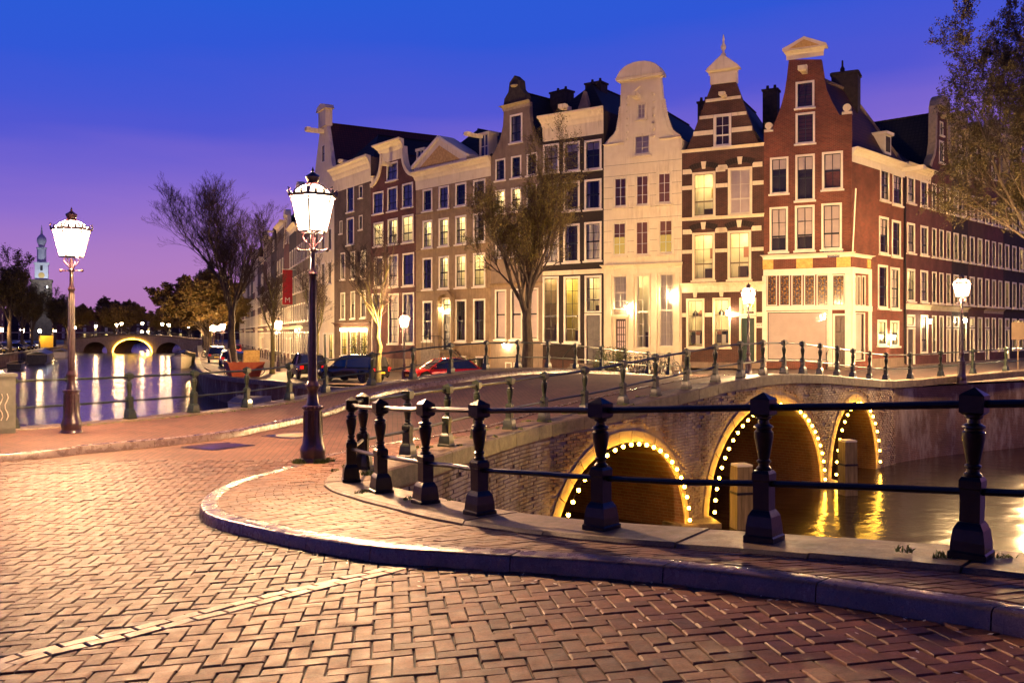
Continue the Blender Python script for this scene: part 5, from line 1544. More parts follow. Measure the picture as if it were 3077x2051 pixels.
for k in range(9):
    a0, a1 = pi*k/9, pi*(k+1)/9; mu = (qd[0]+qd[1])/2; R = (qd[1]-qd[0])/2+.25; zz = qf[3]-.3
    h.part(MB().prism([(mu-R*cos(a0), zz+R*.7*sin(a0)), (mu-R*cos(a1), zz+R*.7*sin(a1)), (mu-(R+.25)*cos(a1), zz+(R*.7+.28)*sin(a1)), (mu-(R+.25)*cos(a0), zz+(R*.7+.28)*sin(a0))], -.3, .02), 'door_arch', MT['stone'])
for sx in (qd[0]-.45, qd[1]+.2): h.box('door_pilaster', MT['stone'], sx, sx+.25, -.22, .02, qd[2]-.2, qf[3]-.3)
for u0 in (h.u(c(205,0)[0]), h.u(c(490,0)[0]), h.u(c(640,0)[0])): h.window((u0, u0+1.0, .35, 1.35), 'lit' if u0 < 2 else 'blank', 3, 1, sill=False)
ze = h.z(1362, 250+425/1.741)
h.shell([(0, 0), (h.W, 0), (h.W, ze-.1), (0, ze-.1)], ze-.12, ze+2.9, MT['roof_dark'], [(1.2, 6.5, .9, .8, ze+3.4), (h.W-2.5, 6, .8, .8, ze+3.4)], hip=True)
h.cornice(ze-1.35, ze, 0, h.W, .5, MT['cream'])
pu0, pu1 = h.u(1200+95/1.741), h.u(1200+372/1.741); pm = (pu0+pu1)/2
h.part(MB().prism([(pu0, ze), (pu1, ze), (pu1, ze+.22), (pm, ze+2.0), (pu0, ze+.22)], -.35, .9), 'pediment', MT['cream'])
h.part(MB().prism([(pu0+.7, ze+.14), (pu1-.7, ze+.14), (pm, ze+1.5)], -.37, -.34), 'pediment_relief', MT['ochre'])
for sx, sw in ((-1, 1), (1, 1)):
    h.part(MB().prism([(pm, ze+2.0), (pm, ze+2.22), (pm+sx*(pu1-pm+.15), ze+.42), (pm+sx*(pu1-pm+.15), ze+.2)], -.5, .95), 'raking_cornice', MT['white'])
for uu in (pu0-.2, pu1+1.0):
    d_ = h.part(MB().box(uu-.5, uu-.38, .4, 1.2, ze, ze+1.7).box(uu+.38, uu+.5, .4, 1.2, ze, ze+1.7).box(uu-.58, uu+.58, .35, 1.3, ze+1.7, ze+1.9), 'dormer', MT['cream'])
    link('dormer_window', MB().box(uu-.38, uu+.38, .5, .56, ze+.05, ze+1.7).mesh('dormer_window', MT['signblue']), d_)
    link('dormer_bar', MB().box(uu-.025, uu+.025, .46, .5, ze+.05, ze+1.7).box(uu-.38, uu+.38, .462, .5, ze+.9, ze+.95).mesh('dormer_bar', MT['white']), d_)
h.hoist(pu1+1.0, ze+1.55, 1.2, 1.3)
for j in (0, 1, 2): h.cornice(h.z(1362, c(0, rowy[j+1][0]-26)[1]-18), h.z(1362, c(0, rowy[j+1][0]-40)[1]-18)+.03, 0, h.W, .08, MT['stone'], 'string_course')
h.box('plinth', MT['stone'], .01, qd[0]-.3, -.12, .02, 0, .2)
h.box('door_stoop', MT['coping'], qd[0]-.6, qd[1]+.6, -1.5, .04, 0, qd[2])
nst = max(3, int(qd[2]/.19))
for k in range(nst-1): h.box('step', MT['coping'], qd[1]+.6+.28*k+.003, qd[1]+.6+.28*(k+1), -1.4, -.1, 0, qd[2]*(1-(k+1)/nst))
h.part(MB().tube([(qd[0]-.5, -1.45, qd[2]), (qd[0]-.5, -1.45, qd[2]+1), (qd[1]+.6, -1.45, qd[2]+1), (qd[1]+.6+.28*nst, -1.45, 1.0), (qd[1]+.6+.28*nst, -1.45, 0)], .025, 6), 'stair_rail', MT['iron'])
for k in range(5): h.part(MB().tube([(qd[0]-.5+k*.5, -1.45, qd[2]), (qd[0]-.5+k*.5, -1.45, qd[2]+1)], .015, 5), 'baluster', MT['iron'])
H6 = h

# ---- neck gable house
h = House('brown brick house with big white cornice on a curved neck gable', P78, P67, -1.11, 10, MT['brick_purple'])
c = cv(700, 280, 1.8)
h.window(cr(h, c, 832, 373, 892, 472), 'blind', 2, 2)
for r, k in (((758,533,814,652),'blind'), ((836,508,890,637),'blind'), ((916,486,974,617),'blind'), ((762,698,814,828),'lit'), ((838,678,892,817),'litc'), ((916,658,977,807),'lit'), ((764,884,814,1050),'dark'), ((840,873,894,1047),'blind'), ((918,863,980,1042),'blind'), ((840,1083,897,1355),'blind'), ((918,1078,980,1355),'blind')):
    h.window(cr(h, c, *r), k, 2, 3 if r[1] < 1000 else 6)
q = cr(h, c, 752, 1082, 802, 1215); h.window(q, 'blank', 1, 2, sill=False)
h.door((q[0], q[1], 1.0, q[2]-.05), MT['door_brown'], (2, 3))
zl = h.z(c(860,0)[0], c(0,490)[1]); zt = h.z(c(860,0)[0], c(0,305)[1]); a0, a1 = h.u(c(812,0)[0]), h.u(c(912,0)[0])
cur = lambda k: [(k[0]*(1-q)**2+k[2]*2*q*(1-q)+k[4]*q*q, k[1]*(1-q)**2+k[3]*2*q*(1-q)+k[5]*q*q) for q in [i/8 for i in range(9)]]
right = cur((h.W-.1, zl+.1, a1+.1, zl+.3, a1, zt)); left = cur((.1, zl+.1, a0-.1, zl+.3, a0, zt))
h.shell([(0, 0), (h.W, 0), (h.W, zl)]+right+left[::-1]+[(0, zl)], zl, zt-.3, MT['roof_red'])
for pts_ in (right, left):
    mb = MB(); n = len(pts_)
    mb.grid([[(x, -.1, z) for x, z in pts_], [(x, -.1, z+.001) for x, z in pts_]]) if False else None
    for i in range(n-1):
        (x0, z0), (x1, z1) = pts_[i], pts_[i+1]; nx, nz = z1-z0, -(x1-x0); l = hypot(nx, nz) or 1; s_ = .28 if pts_ is right else -.28; nx, nz = nx/l*s_, nz/l*s_
        if nz < 0: pass
        h.part(MB().prism([(x0, z0), (x1, z1), (x1+abs(nx)*(1 if pts_ is right else -1), z1+abs(nz)), (x0+abs(nx)*(1 if pts_ is right else -1), z0+abs(nz))], -.14, .36), 'curved_wing', MT['cream'])
h.cornice(zt-.9, zt+.55, a0-.35, a1+.35, .7, MT['cream'], 'gable_cornice')
h.hoist((a0+a1)/2-.3, zt-1.15, .8, 1.5)
h.part(MB().lathe([(.12,0),(.1,.1),(.22,.5),(.26,.8),(.2,.85),(.28,.95)], 10, (.3, .1, zl+.05)), 'stone_vase', MT['cream'], smooth=True)
h.box('plinth', MT['stone'], .01, h.W-.01, -.1, .02, 0, 1.0)
h.box('door_stoop', MT['coping'], q[0]-.4, q[1]+.4, -1.2, -.1, 0, 1.0)
for k in range(4): h.box('step', MT['coping'], q[1]+.4+.28*k+.003, q[1]+.4+.28*(k+1), -1.15, -.12, 0, 1.0-.2*(k+1))
H7 = h

# ---- house with white cornice
h = House('grey brown brick house with deep white cornice and small lit shop', P89, P78, -1.11, 10, MT['brick_grey'])
c = cv(700, 280, 1.8)
for x0, x1 in ((583,607),(638,661),(692,720)):
    for (y0, y1), k in zip(((862,1008),(1078,1222)), ('dark' if x0 < 600 else 'litc', 'litc')):
        dd = -(x0-583)*.12; h.window(cr(h, c, x0, y0+dd, x1, y1+dd*.5), k, 2, 2)
for (x0, x1, y0, y1, k) in ((616,655,500,642,'blank'), (616,655,672,820,'blank'), (683,701,500,566,'blank'), (683,701,660,738,'blank'), (578,592,690,760,'blank')): h.window(cr(h, c, x0, y0, x1, y1), k, 2, 2)
z0 = h.z(c(660,0)[0], c(0,1435)[1])
for x0, x1 in ((584,620),(634,672),(690,728)):
    q = cr(h, c, x0, 1285, x1, 1420); h.window((q[0], q[1], max(.9, q[2]), q[3]), 'lity', 2, 3)
ze = h.z(c(650,0)[0], c(0,372)[1])
h.shell([(0, 0), (h.W, 0), (h.W, ze-.1), (0, ze-.1)], ze-.12, ze+2.6, MT['roof_dark'], [], hip=True)
h.cornice(ze-2.1, ze, 0, h.W, .6, MT['cream'])
h.hoist(h.W*.4, ze+.15, .8, 1.4)
h.cornice(h.z(c(650,0)[0], c(0,1262)[1]), h.z(c(650,0)[0], c(0,1238)[1]), 0, h.W, .25, MT['brick_brown'], 'shop_cornice')
for x0, x1 in ((585,617),(626,690),(695,727)):
    q = cr(h, c, x0, 1272, x1, 1284); h.box('lit_sign', MT['room_lamp'], q[0], q[1], -.1, -.04, q[2], q[3])
H8 = h
# ---- white spout gable house
h = House('narrow white house with plain spout gable and hoist beam', P9, P89, -1.11, 12, MT['cream'])
c = cv(700, 280, 1.8)
W_ = h.W; ze = h.z(c(505,0)[0], c(0,470)[1]); zt = h.z(c(505,0)[0], c(0,175)[1])
h.window((W_*.42, W_*.58, zt-3.2, zt-1.6), 'blank', 1, 2, sill=False)
for z in (ze-3.2, ze-6.4, ze-9.4):
    for u0 in (.5, 2.3, 4.1): h.window((u0, u0+.95, z, z+2.0), 'dark', 2, 2)
h.window((.5, 1.9, .3, 3.2), 'lity', 2, 3, sill=False); h.door((2.7, 3.8, .1, 3.0), MT['door_green'], (2, 3)); h.window((4.2, 5.4, .6, 3.0), 'lity', 2, 3)
h.shell([(0, 0), (W_, 0), (W_, ze), (W_*.66, zt), (W_*.34, zt), (0, ze)], ze, zt+.4, MT['roof_red'], [])
h.box('spout_top', MT['cream'], W_*.33, W_*.67, -.15, .5, zt, zt+1.5)
h.part(MB().prism([(W_*.28, zt+1.5), (W_*.72, zt+1.5), (W_*.66, zt+1.9), (W_*.5, zt+2.1), (W_*.34, zt+1.9)], -.3, .6), 'gable_cap', MT['cream'])
h.hoist(W_*.5, zt-.4, 1.6, 2.0)
H9 = h
# ------------------------------------------------------------ plainer houses: side street, the receding row, the far bank
def simple_house(label, A, Bp, zb, wall, eave, style, cols, floors, lit=.2, roof='roof_dark', ground='shop', seed=1, rich=True, gh=3.0, trim='cream', depth=9, name='canal_house', cuts=None):
    h = House(label, A, Bp, zb, depth, MT[wall] if isinstance(wall, str) else wall, name)
    r_ = random.Random(seed); W_ = h.W
    w_ = min(1.25, W_/cols*.58); pitch = W_/cols
    def win(r, k, c, rw, **kw):
        if rich: h.window(r, k, c, rw, **kw)
        else: h.window(r, k, 1, 2, fw=.14, **kw)
    fl = floors
    for j, (z0, z1) in enumerate(fl):
        for i in range(cols):
            u0 = pitch*(i+.5)-w_/2
            k = 'litc' if r_.random() < lit else r_.choice(['dark', 'dark', 'blind', 'blind', 'pink'])
            if not rich: k = 'lit' if k == 'litc' else ('blank' if k == 'dark' else 'pink')
            win((u0, u0+w_, z0, z1), k, 2, 3)
    dcol = r_.randrange(cols)
    for i in range(cols):
        u0 = pitch*(i+.5)-w_/2
        if i == dcol:
            h.door((u0, u0+w_, .1, 2.35), MT[r_.choice(['door_green', 'door_brown', 'door_grey'])], (2, 3))
            win((u0, u0+w_, 2.4, gh+.15), 'lit' if r_.random() < .5 else 'blank', 1, 1, sill=False)
        else: win((u0, u0+w_, .75, gh+.15), 'litc' if r_.random() < lit*2.2 else r_.choice(['dark', 'blind']), 2, 3)
    T = MT[trim]
    if style == 'cornice':
        h.shell([(0, 0), (W_, 0), (W_, eave-.1), (0, eave-.1)], eave-.12, eave+2.2, MT[roof], [(W_*.3, 5, .8, .7, eave+2.6)] if r_.random() < .6 else [], hip=True)
        h.cornice(eave-.8, eave, 0, W_, .42, T)
        if r_.random() < .6: h.hoist(W_*.5, eave+.2, .8, 1.3)
    else:
        n0, n1 = W_*.26, W_*.74; top = eave+{'neck': 4.0, 'bell': 3.6, 'spout': 3.6, 'step': 3.4}[style]
        if style == 'neck': prof = [(W_, eave), (W_*.95, eave+.35), (W_*.84, eave+.8), (W_*.77, eave+1.6), (n1, top)]
        elif style == 'bell': prof = [(W_, eave+.1), (W_*.92, eave+.5), (W_*.82, eave+1.3), (W_*.76, eave+2.4), (W_*.72, top)]
        elif style == 'spout': prof = [(W_, eave), (W_*.64, top)]
        else: prof = [(W_, eave), (W_, eave+.7), (W_*.88, eave+.7), (W_*.88, eave+1.5), (W_*.78, eave+1.5), (W_*.78, eave+2.3), (W_*.68, eave+2.3), (W_*.68, top)]
        out = [(0, 0), (W_, 0)]+prof+[(W_-a, b) for a, b in prof[::-1]]
        h.window((W_*.39, W_*.61, eave+.5, eave+1.95), 'dark' if rich else 'blank', 2, 2)
        if style in ('neck', 'bell'): h.window((W_*.42, W_*.58, eave+2.3, eave+3.2), 'dark' if rich else 'blank', 1, 2)
        h.shell(out, eave, top-.2, MT[roof], [(W_*.75, 5, .8, .7, top+.3)] if r_.random() < .5 else [])
        if style in ('neck', 'bell'):
            a1 = prof[-1][0]
            h.cornice(top-.25, top+.1, W_-a1-.1, a1+.1, .3, T, 'gable_cornice')
            um = W_/2; hw = a1-um
            h.part(MB().prism([(um-hw-.15, top+.1), (um+hw+.15, top+.1)]+[(um+(hw+.1)*cos(a), top+.12+.75*sin(a)) for a in [pi*i/8 for i in range(1, 8)]], -.25, .4), 'gable_cap', T)
            for sgn in (0, 1):
                for (x0, z0), (x1, z1) in zip(prof, prof[1:]):
                    if sgn: x0, x1 = W_-x0, W_-x1
                    s_ = 1 if not sgn else -1
                    h.part(MB().prism([(x0, z0), (x1, z1), (x1+s_*.3, z1+.05), (x0+s_*.3, z0+.05)], -.1, .36), 'carved_wing', T)
        h.hoist(W_*.5, top-.5, .8, 1.3, T)
    h.cornice(gh+.45, gh+.8, 0, W_, .22, T if r_.random() < .6 else h.wall, 'string_course')
    h.box('plinth', MT['grey'], .01, W_-.01, -.05, .02, 0, .08)
    return h
sx = lambda t: (PC[0]+sdir[0]*t, PC[1]+sdir[1]*t)
FL = [(3.95, 5.95), (6.9, 8.75), (9.95, 11.6)]
simple_house('narrow dark red house with white cornice joining the corner house', sx(7.32), sx(11.65), -.16, 'brick_purple', 12.3, 'cornice', 2, FL, .25, seed=3)
simple_house('red brick house with carved neck gable and tall white doorway', sx(11.65), sx(15.5), -.16, 'brick_purple', 12.6, 'neck', 3, FL, .15, seed=5, trim='gold')
simple_house('dark brick house with pale neck gable, next to the carved neck gable', sx(15.5), sx(18.7), -.16, 'brick_dark', 12.2, 'neck', 2, FL, .4, seed=8, trim='gold')
simple_house('brown brick house with bell gable behind the overhanging branches', sx(18.7), sx(22), -.16, 'brick_brown', 12.4, 'bell', 2, FL, .4, seed=11, trim='gold')
simple_house('pinkish brick house of three bays behind the right street lamp', sx(22), sx(26.5), -.16, 'brick_purple', 12.8, 'neck', 3, FL, .1, seed=14, trim='gold')
simple_house('dark brick house with glowing yellow upper windows behind the branches', sx(26.5), sx(31.9), -.16, 'brick_dark', 13, 'neck', 3, FL, .45, seed=21, trim='gold')
simple_house('brick house at the far end of the side street row', sx(31.9), sx(38), -.16, 'brick_brown', 12.4, 'bell', 3, FL, .2, seed=23, trim='gold')

ROW = Path([P9, (-27.6, 113), (-38.2, 143), (-69.5, 236), (-120, 380)], 10)
looks = [('brick_brown', 16.2, 'cornice'), ('brick_grey', 14.0, 'neck'), ('brick_dark', 15.0, 'cornice'), ('brick_red', 13.2, 'bell'), ('brick_grey', 16.8, 'cornice'), ('brick_dark', 13.6, 'spout'), ('grey', 16.5, 'cornice'), ('brick_purple', 13.4, 'neck'),
         ('brick_grey', 14.6, 'cornice'), ('brick_brown', 13.6, 'step'), ('cream', 13.0, 'bell'), ('brick_red', 14.4, 'cornice'), ('brick_dark', 13.4, 'neck'), ('grey', 15.2, 'cornice'), ('brick_brown', 13, 'spout'), ('brick_grey', 14.2, 'cornice'), ('cream', 14, 'neck'), ('brick_red', 14, 'bell'), ('brick_brown', 14.6, 'cornice'), ('grey', 14, 'neck')]
nm = {'grey': 'grey rendered', 'brick_brown': 'brown brick', 'brick_grey': 'grey brown brick', 'brick_red': 'red brick', 'cream': 'cream painted', 'brick_dark': 'dark brick', 'brick_purple': 'purple red brick'}
ordn = ['first', 'second', 'third', 'fourth', 'fifth', 'sixth', 'seventh', 'eighth', 'ninth', 'tenth', 'eleventh', 'twelfth', 'thirteenth', 'fourteenth', 'fifteenth', 'sixteenth', 'seventeenth', 'eighteenth', 'nineteenth', 'twentieth']
d = 0
for k, (wl, ev, sty) in enumerate(looks):
    wd = (8.2, 6.2, 7.4, 6.0, 8.8)[k % 5]
    b_ = ROW.at(d)[0]; a_ = ROW.at(d+wd)[0]
    fl_ = [(4.2+i*3.1, 6.1+i*3.1) for i in range(int((ev-4.6)/3.1))]
    simple_house(f'{nm[wl]} house, {ordn[k]} beyond the white spout gable house along the quay', a_, b_, -1.11, wl, ev, sty, 3, fl_, .28, seed=40+k, rich=k < 4)
    d += wd
LROW = [(-118, 178), (-121.5, 188), (-125, 198), (-128.5, 208), (-132, 218), (-136, 229), (-140, 240), (-145, 254), (-150, 268), (-158, 290)]
lk = [('brick_brown', 13.5, 'cornice'), ('brick_dark', 14.5, 'neck'), ('cream', 17.5, 'cornice'), ('brick_red', 14, 'bell'), ('grey', 15.5, 'cornice'), ('brick_brown', 14, 'cornice'), ('cream', 15, 'neck'), ('brick_dark', 14, 'cornice'), ('brick_red', 14, 'bell')]
for k, (wl, ev, sty) in enumerate(lk):
    a_, b_ = LROW[k], LROW[k+1]
    # these fronts face the water, to the right: x runs away from the camera, the house lies on its left
    simple_house(f'{nm[wl]} house behind the trees across the water, {ordn[k]} in that row', a_, b_, -1.15, wl, ev, sty, 3, [(4.2+i*3.1, 6.1+i*3.1) for i in range(3)], .4, seed=80+k, rich=False)

# ------------------------------------------------------------ wall lanterns
def wall_lantern(label, pos, rz, s=1.0, src=[]):
    if not src:
        t = thing('wall_lantern', label, 'lantern')
        MB().tube([(0, 0, .1), (0, -.15, .16), (0, -.3, .08), (0, -.3, 0)], .015, 5).build('bracket', MT['iron'], t)
        MB().lathe([(.10, -.02), (.13, 0), (.03, .1), (.02, .16)], 6, (0, -.3, 0)).build('hood', MT['iron'], t)
        MB().lathe([(.06, -.26), (.10, -.02)], 6, (0, -.3, 0)).build('lit_glass', MT['sconce'], t)
        src.append(t); o = t
    else: o = copy_tree(src[0]); o['label'] = label
    o.location = pos; o.rotation_euler = (0, 0, rz); o.scale = (s, s, s); return o
def on(h, u, z, y=-.02): return (h.A[0]+u*h.ux-y*-h.uy*-1 if False else h.A[0]+u*h.ux+(-h.uy)*y, h.A[1]+u*h.uy+h.ux*y, h.zb+z)
c = cv(1640, 780, 3.46)
for H_, px, py, lab in ((H3, c(868,0)[0], c(0,480)[1], 'lit wall lantern beside the glazed door of the cream house'), (H3, c(1305,0)[0], c(0,345)[1], 'lit lantern on the right window of the cream house'), (H2, c(1905,0)[0], c(0,530)[1], 'lit wall lantern between shop window and green door'),
                        (H6, 1334, 925, 'lit lantern over the arched sandstone doorway'), (H5, 1525, 1032, 'low lit lantern at the basement of the brown house')):
    wall_lantern(lab, on(H_, H_.u(px), H_.z(px, py)), H_.ang, 1.0)
for t_, z_, lab in ((10.7, 2.9, 'wall lantern beside the narrow dark red house door'), (17.2, 3.0, 'wall lantern on the dark house in the side street'), (5.0, 1.9, 'lit lamp low on the corner house side wall')):
    wall_lantern(lab, (*sx(t_), -.16+z_), atan2(sdir[1], sdir[0]), 1.0)
for d_, z_, lab in ((12, 3.4, 'wall lantern on the brown brick facade by the banner'), (34, 3.2, 'wall lantern further along the receding row')):
    p, v = ROW.at(d_); wall_lantern(lab, (*p, -1.11+z_), atan2(-v[1], -v[0]), 1.0)
# red banner on the receding row
p, v = ROW.at(15)
t = thing('banner', 'tall red banner with a white letter hanging from a facade', 'banner', (*p, 5.6), atan2(-v[1], -v[0]))
MT['red'] = mat('red_cloth', (.45,.012,.02), (.55,.02,.03), 3, .8)
MB().tube([(0, 0, 3.2), (0, -1.5, 3.2)], .04, 6).build('pole', MT['white'], t)
MB().box(-.02, .02, -1.4, -.35, -.6, 3.15).build('cloth', MT['red'], t)
lettering('M', .8, MT['white'], t, (.025, -.87, -.15), (pi/2, 0, pi/2)); lettering('M', .8, MT['white'], t, (-.025, -.87, -.15), (pi/2, 0, -pi/2))
# no entry sign and plate on the right quay
def roadsign(x, y, z, rz, lab):
    t = thing('road_sign', lab, 'sign', (x, y, z), rz)
    MB().tube([(0, .04, 0), (0, .04, 3.1)], .03, 8).build('pole', MT['grey'], t)
    disc = lambda r, y0, m, n_: MB().prism([(r*cos(2*pi*k/28), 2.75+r*sin(2*pi*k/28)) for k in range(28)], y0-.012, y0).build(n_, m, t)
    disc(.33, 0, MT['white'], 'rim'); disc(.30, -.013, MT['redsign'], 'disc')
    MB().box(-.22, .22, -.034, -.026, 2.70, 2.80).build('bar', MT['white'], t)
    return t
MT['redsign'] = mat('red_sign_enamel', (.55,.02,.015), None, 1, .35)
roadsign(24.0, 42.6, -.16, radians(-20), 'round red no entry sign on a pole by the trunk')
t = thing('notice_board', 'blank white notice board beside the no entry sign', 'sign', (23.3, 42.9, -.16), radians(-20))
MB().tube([(0, .04, 0), (0, .04, 2.6)], .03, 8).build('pole', MT['grey'], t)
MB().box(-.27, .27, -.01, .01, 1.7, 2.5).build('board', MT['grey'], t)

# ------------------------------------------------------------ trees
def make_tree(name, label, seed, height, r0, fork, spread, nl, leafmat_, leaves, bark='bark', shape='vase', levels=4, lean=(0, 0), leaf=.09, group=None, dens=1.0, radius=None):
    rg = random.Random(seed)
    t = thing(name, label, 'tree', group=group)
    wood, twig, lv = MB(), MB(), MB()
    def branch(p, dirv, length, r, lvl):
        n = 5 if lvl < 2 else (4 if lvl == 2 else 3)
        pts = [p.copy()]; rr = [r]; q = p.copy(); dv = dirv.normalized()
        kids = []
        for i in range(n):
            jit = .10 if lvl < 2 else .2
            dv = (dv+Vector((rg.gauss(0, jit), rg.gauss(0, jit), rg.gauss(0, jit)+(.07 if shape == 'vase' else .0)))).normalized()
            q = q+dv*(length/n); pts.append(q.copy()); rr.append(max(.006, r*(1-.72*(i+1)/n)))
            if lvl < levels and i >= (1 if lvl else 0): kids.append((q.copy(), dv.copy(), (i+1)/n, rr[-1]))
        (wood if lvl < 2 else twig).tube(pts, rr, (8, 6, 4, 3, 3)[lvl], caps=False)
        if lvl >= levels-1 and leafmat_:
            for _ in range(int(leaves*rg.uniform(.6, 1.3))):
                b = pts[rg.randrange(1, len(pts))]+Vector((rg.gauss(0, .10), rg.gauss(0, .10), rg.gauss(0, .10)))
                s_ = leaf*rg.uniform(.6, 1.3); a = Vector((rg.gauss(0, 1), rg.gauss(0, 1), rg.gauss(0, .7))).normalized(); c_ = a.cross(Vector((rg.gauss(0, 1), rg.gauss(0, 1), rg.gauss(0, 1)))).normalized()
                lv.poly([b, b+a*s_*.5+c_*s_*.3, b+a*s_, b+a*s_*.5-c_*s_*.3])
        if lvl >= levels: return
        for (kp, kd, f, kr) in kids:
            m = {0: 2, 1: 3, 2: 3, 3: 2}[lvl]*dens
            m = int(m)+(rg.random() < m-int(m))
            for _ in range(m):
                ax = Vector((rg.gauss(0, 1), rg.gauss(0, 1), rg.gauss(0, .25))).normalized()
                k = spread*(.9 if lvl == 0 else 1.0)
                nd = (kd*(1.0)+ax*k*rg.uniform(.6, 1.2)+Vector((0, 0, .22 if shape == 'vase' else .06))).normalized()
                branch(kp, nd, length*rg.uniform(.42, .66)*(1-.25*f), kr*rg.uniform(.5, .75), lvl+1)
    # trunk
    n = 6; pts = []; rr = []
    for i in range(n+1):
        k = i/n; pts.append(Vector((lean[0]*k*k*fork+rg.gauss(0, .03)*(i > 0), lean[1]*k*k*fork+rg.gauss(0, .03)*(i > 0), -.15+(fork+.15)*k))); rr.append(r0*(1.25-.45*k if i else 1.6))
    wood.tube(pts, rr, 10, caps=False)
    top = pts[-1]; tr = rr[-1]
    for k in range(nl):
        a = 2*pi*(k+rg.uniform(-.3, .3))/nl
        o = spread*rg.uniform(.45, 1.0) if k else .08
        dv = Vector((cos(a)*o+lean[0]*.5, sin(a)*o+lean[1]*.5, 1.0 if shape == 'vase' else .75))
        branch(top-Vector((0, 0, rg.uniform(0, fork*.18))), dv, (height-fork)*rg.uniform(.62, .86)*(1.12 if not k else 1), tr*rg.uniform(.5, .72), 0)
    allv = wood.v+twig.v+lv.v
    mz = max(p[2] for p in allv); kz = height/mz
    rs = sorted(hypot(p[0]-top.x, p[1]-top.y) for p in allv if p[2] > fork); kr = (radius/rs[int(len(rs)*.985)]) if radius else kz
    for mm in (wood, twig, lv):
        mm.v = [(top.x*(min(1, p[2]/fork) if p[2] > 0 else 0)*0+p[0] if p[2] < fork*.98 else top.x+(p[0]-top.x)*(1+(kr-1)*min(1, (p[2]-fork*.98)/1.2)), p[1] if p[2] < fork*.98 else top.y+(p[1]-top.y)*(1+(kr-1)*min(1, (p[2]-fork*.98)/1.2)), p[2] if p[2] < fork*.98 else fork*.98+(p[2]-fork*.98)*(height-fork*.98)/(mz-fork*.98)) for p in mm.v]
    link('trunk', wood.raw('trunk', MT[bark]), t)
    if twig.v: o = link('twigs', twig.raw('twigs', MT['twig']), t); o['kind'] = 'stuff'
    if lv.v: o = link('crown', lv.raw('crown', MT[leafmat_]), t); o['kind'] = 'stuff'
    wood_faces = t.children[0].data; wood_faces.polygons.foreach_set('use_smooth', [True]*len(wood_faces.polygons))
    return t
def put(t, x, y, z, rz=0, s=1, label=None):
    t.location = (x, y, z); t.rotation_euler = (0, 0, rz); t.scale = (s, s, s)
    if label: t['label'] = label
    return t
put(make_tree('elm_tree', 'tall budding elm with forked dark trunk before the brown house', 4, 13.3, .27, 3.6, .34, 6, 'leaf_bud', 5, leaf=.10, dens=.76, radius=3.3), .75, 46.5, Q(.75, 46.5))
put(make_tree('elm_tree', 'tall bare elm standing at the quay edge by parked bicycles', 9, 14.6, .26, 4.6, .52, 6, None, 0, shape='vase', dens=.95, radius=5.6), -20.1, 66.8, Q(-20, 66))
put(make_tree('elm_tree', 'leafy elm overhanging the right quay beside the no entry sign', 12, 21.5, .36, 5.4, .62, 8, 'leaf_dark', 12, shape='round', leaf=.16, dens=.78, radius=7.0), 26.4, 45.6, -.16)
sml = make_tree('young_tree', 'small bare tree with pale trunk near a street lamp', 15, 8.6, .15, 3.0, .42, 4, None, 0, bark='bark_moss', dens=.7, radius=1.9)
put(sml, -17.6, 68.4, Q(-17.6, 68))
put(copy_tree(sml), -7.85, 54.6, Q(-7.8, 54.6), 1.4, 1.1, 'small bare tree whose lower trunk is lit yellow')
put(copy_tree(sml), -12.6, 60.2, Q(-12.6, 60), 2.6, .95, 'small bare tree behind the big corner lamp post')
far_a = make_tree('elm_tree', 'brown leafed tree beyond the far bridge', 21, 12.5, .3, 3.0, .6, 6, 'leaf_rust', 9, shape='round', levels=3, leaf=.42, dens=1.0)
far_b = make_tree('elm_tree', 'thin leafed tree on the far bank', 27, 16.5, .3, 4.5, .55, 6, 'leaf_dark', 5, shape='vase', levels=3, leaf=.30, dens=1.0)
TG = 'trees lining the canal beyond the far bridge'
put(far_a, -98, 266, -1.1, .3, .95); far_a['group'] = TG
k = 0
for x, y, s in ((-108, 262, 1.05), (-116, 272, 1.15), (-88, 275, .85), (-80, 290, .9), (-104, 300, 1.0), (-93, 320, 1.0), (-112, 325, 1.1), (-76, 262, .85), (-125, 262, 1.05), (-84, 340, 1.0), (-100, 350, .9), (-118, 345, 1.0), (-70, 300, .9)):
    o = copy_tree(far_a); put(o, x, y, -1.1, k*1.1, s); k += 1
put(far_b, -79.3, 147, -1.15, 0, 1.05, 'tall thin leafed tree across the water by a pale lit trunk')
put(copy_tree(far_b), -87.3, 166, -1.15, 1.2, .9, 'tree across the water between two street lamps')
put(copy_tree(far_b), -93.2, 181, -1.15, 2.2, .8, 'forked tree across the water before the lit white facade')
put(copy_tree(far_b), -103, 210, -1.15, 3.2, .85, 'tree across the water next to the yellow container')
RG_ = 'trees lining the quay below the receding houses'
for q, dd in enumerate((26, 40, 58, 80, 105, 130)):
    p, v = FB.at(FB.near((-29, 86.6))+dd, 1.3)
    o = copy_tree(far_b if q % 2 else far_a); put(o, p[0], p[1], -1.11, q*1.3, .82 if q % 2 else .9, 'thin dark tree on the quay below the receding houses' if q % 2 else 'bushy brown tree on the quay below the receding houses'); o['group'] = RG_

# houses closing the view down the canal
for q in range(8):
    wl, ev, sty = lk[(q*2+1) % 9]
    simple_house(f'{nm[wl]} house closing the distant canal view, {ordn[q]} along its row', (-262+q*26, 470+q*3), (-262+q*26+26, 473+q*3), -1.1, wl, ev-1, sty if sty == 'cornice' else 'spout', 5, [(4.2+i*3.1, 6.1+i*3.1) for i in range(2)], .35, seed=120+q, rich=False)
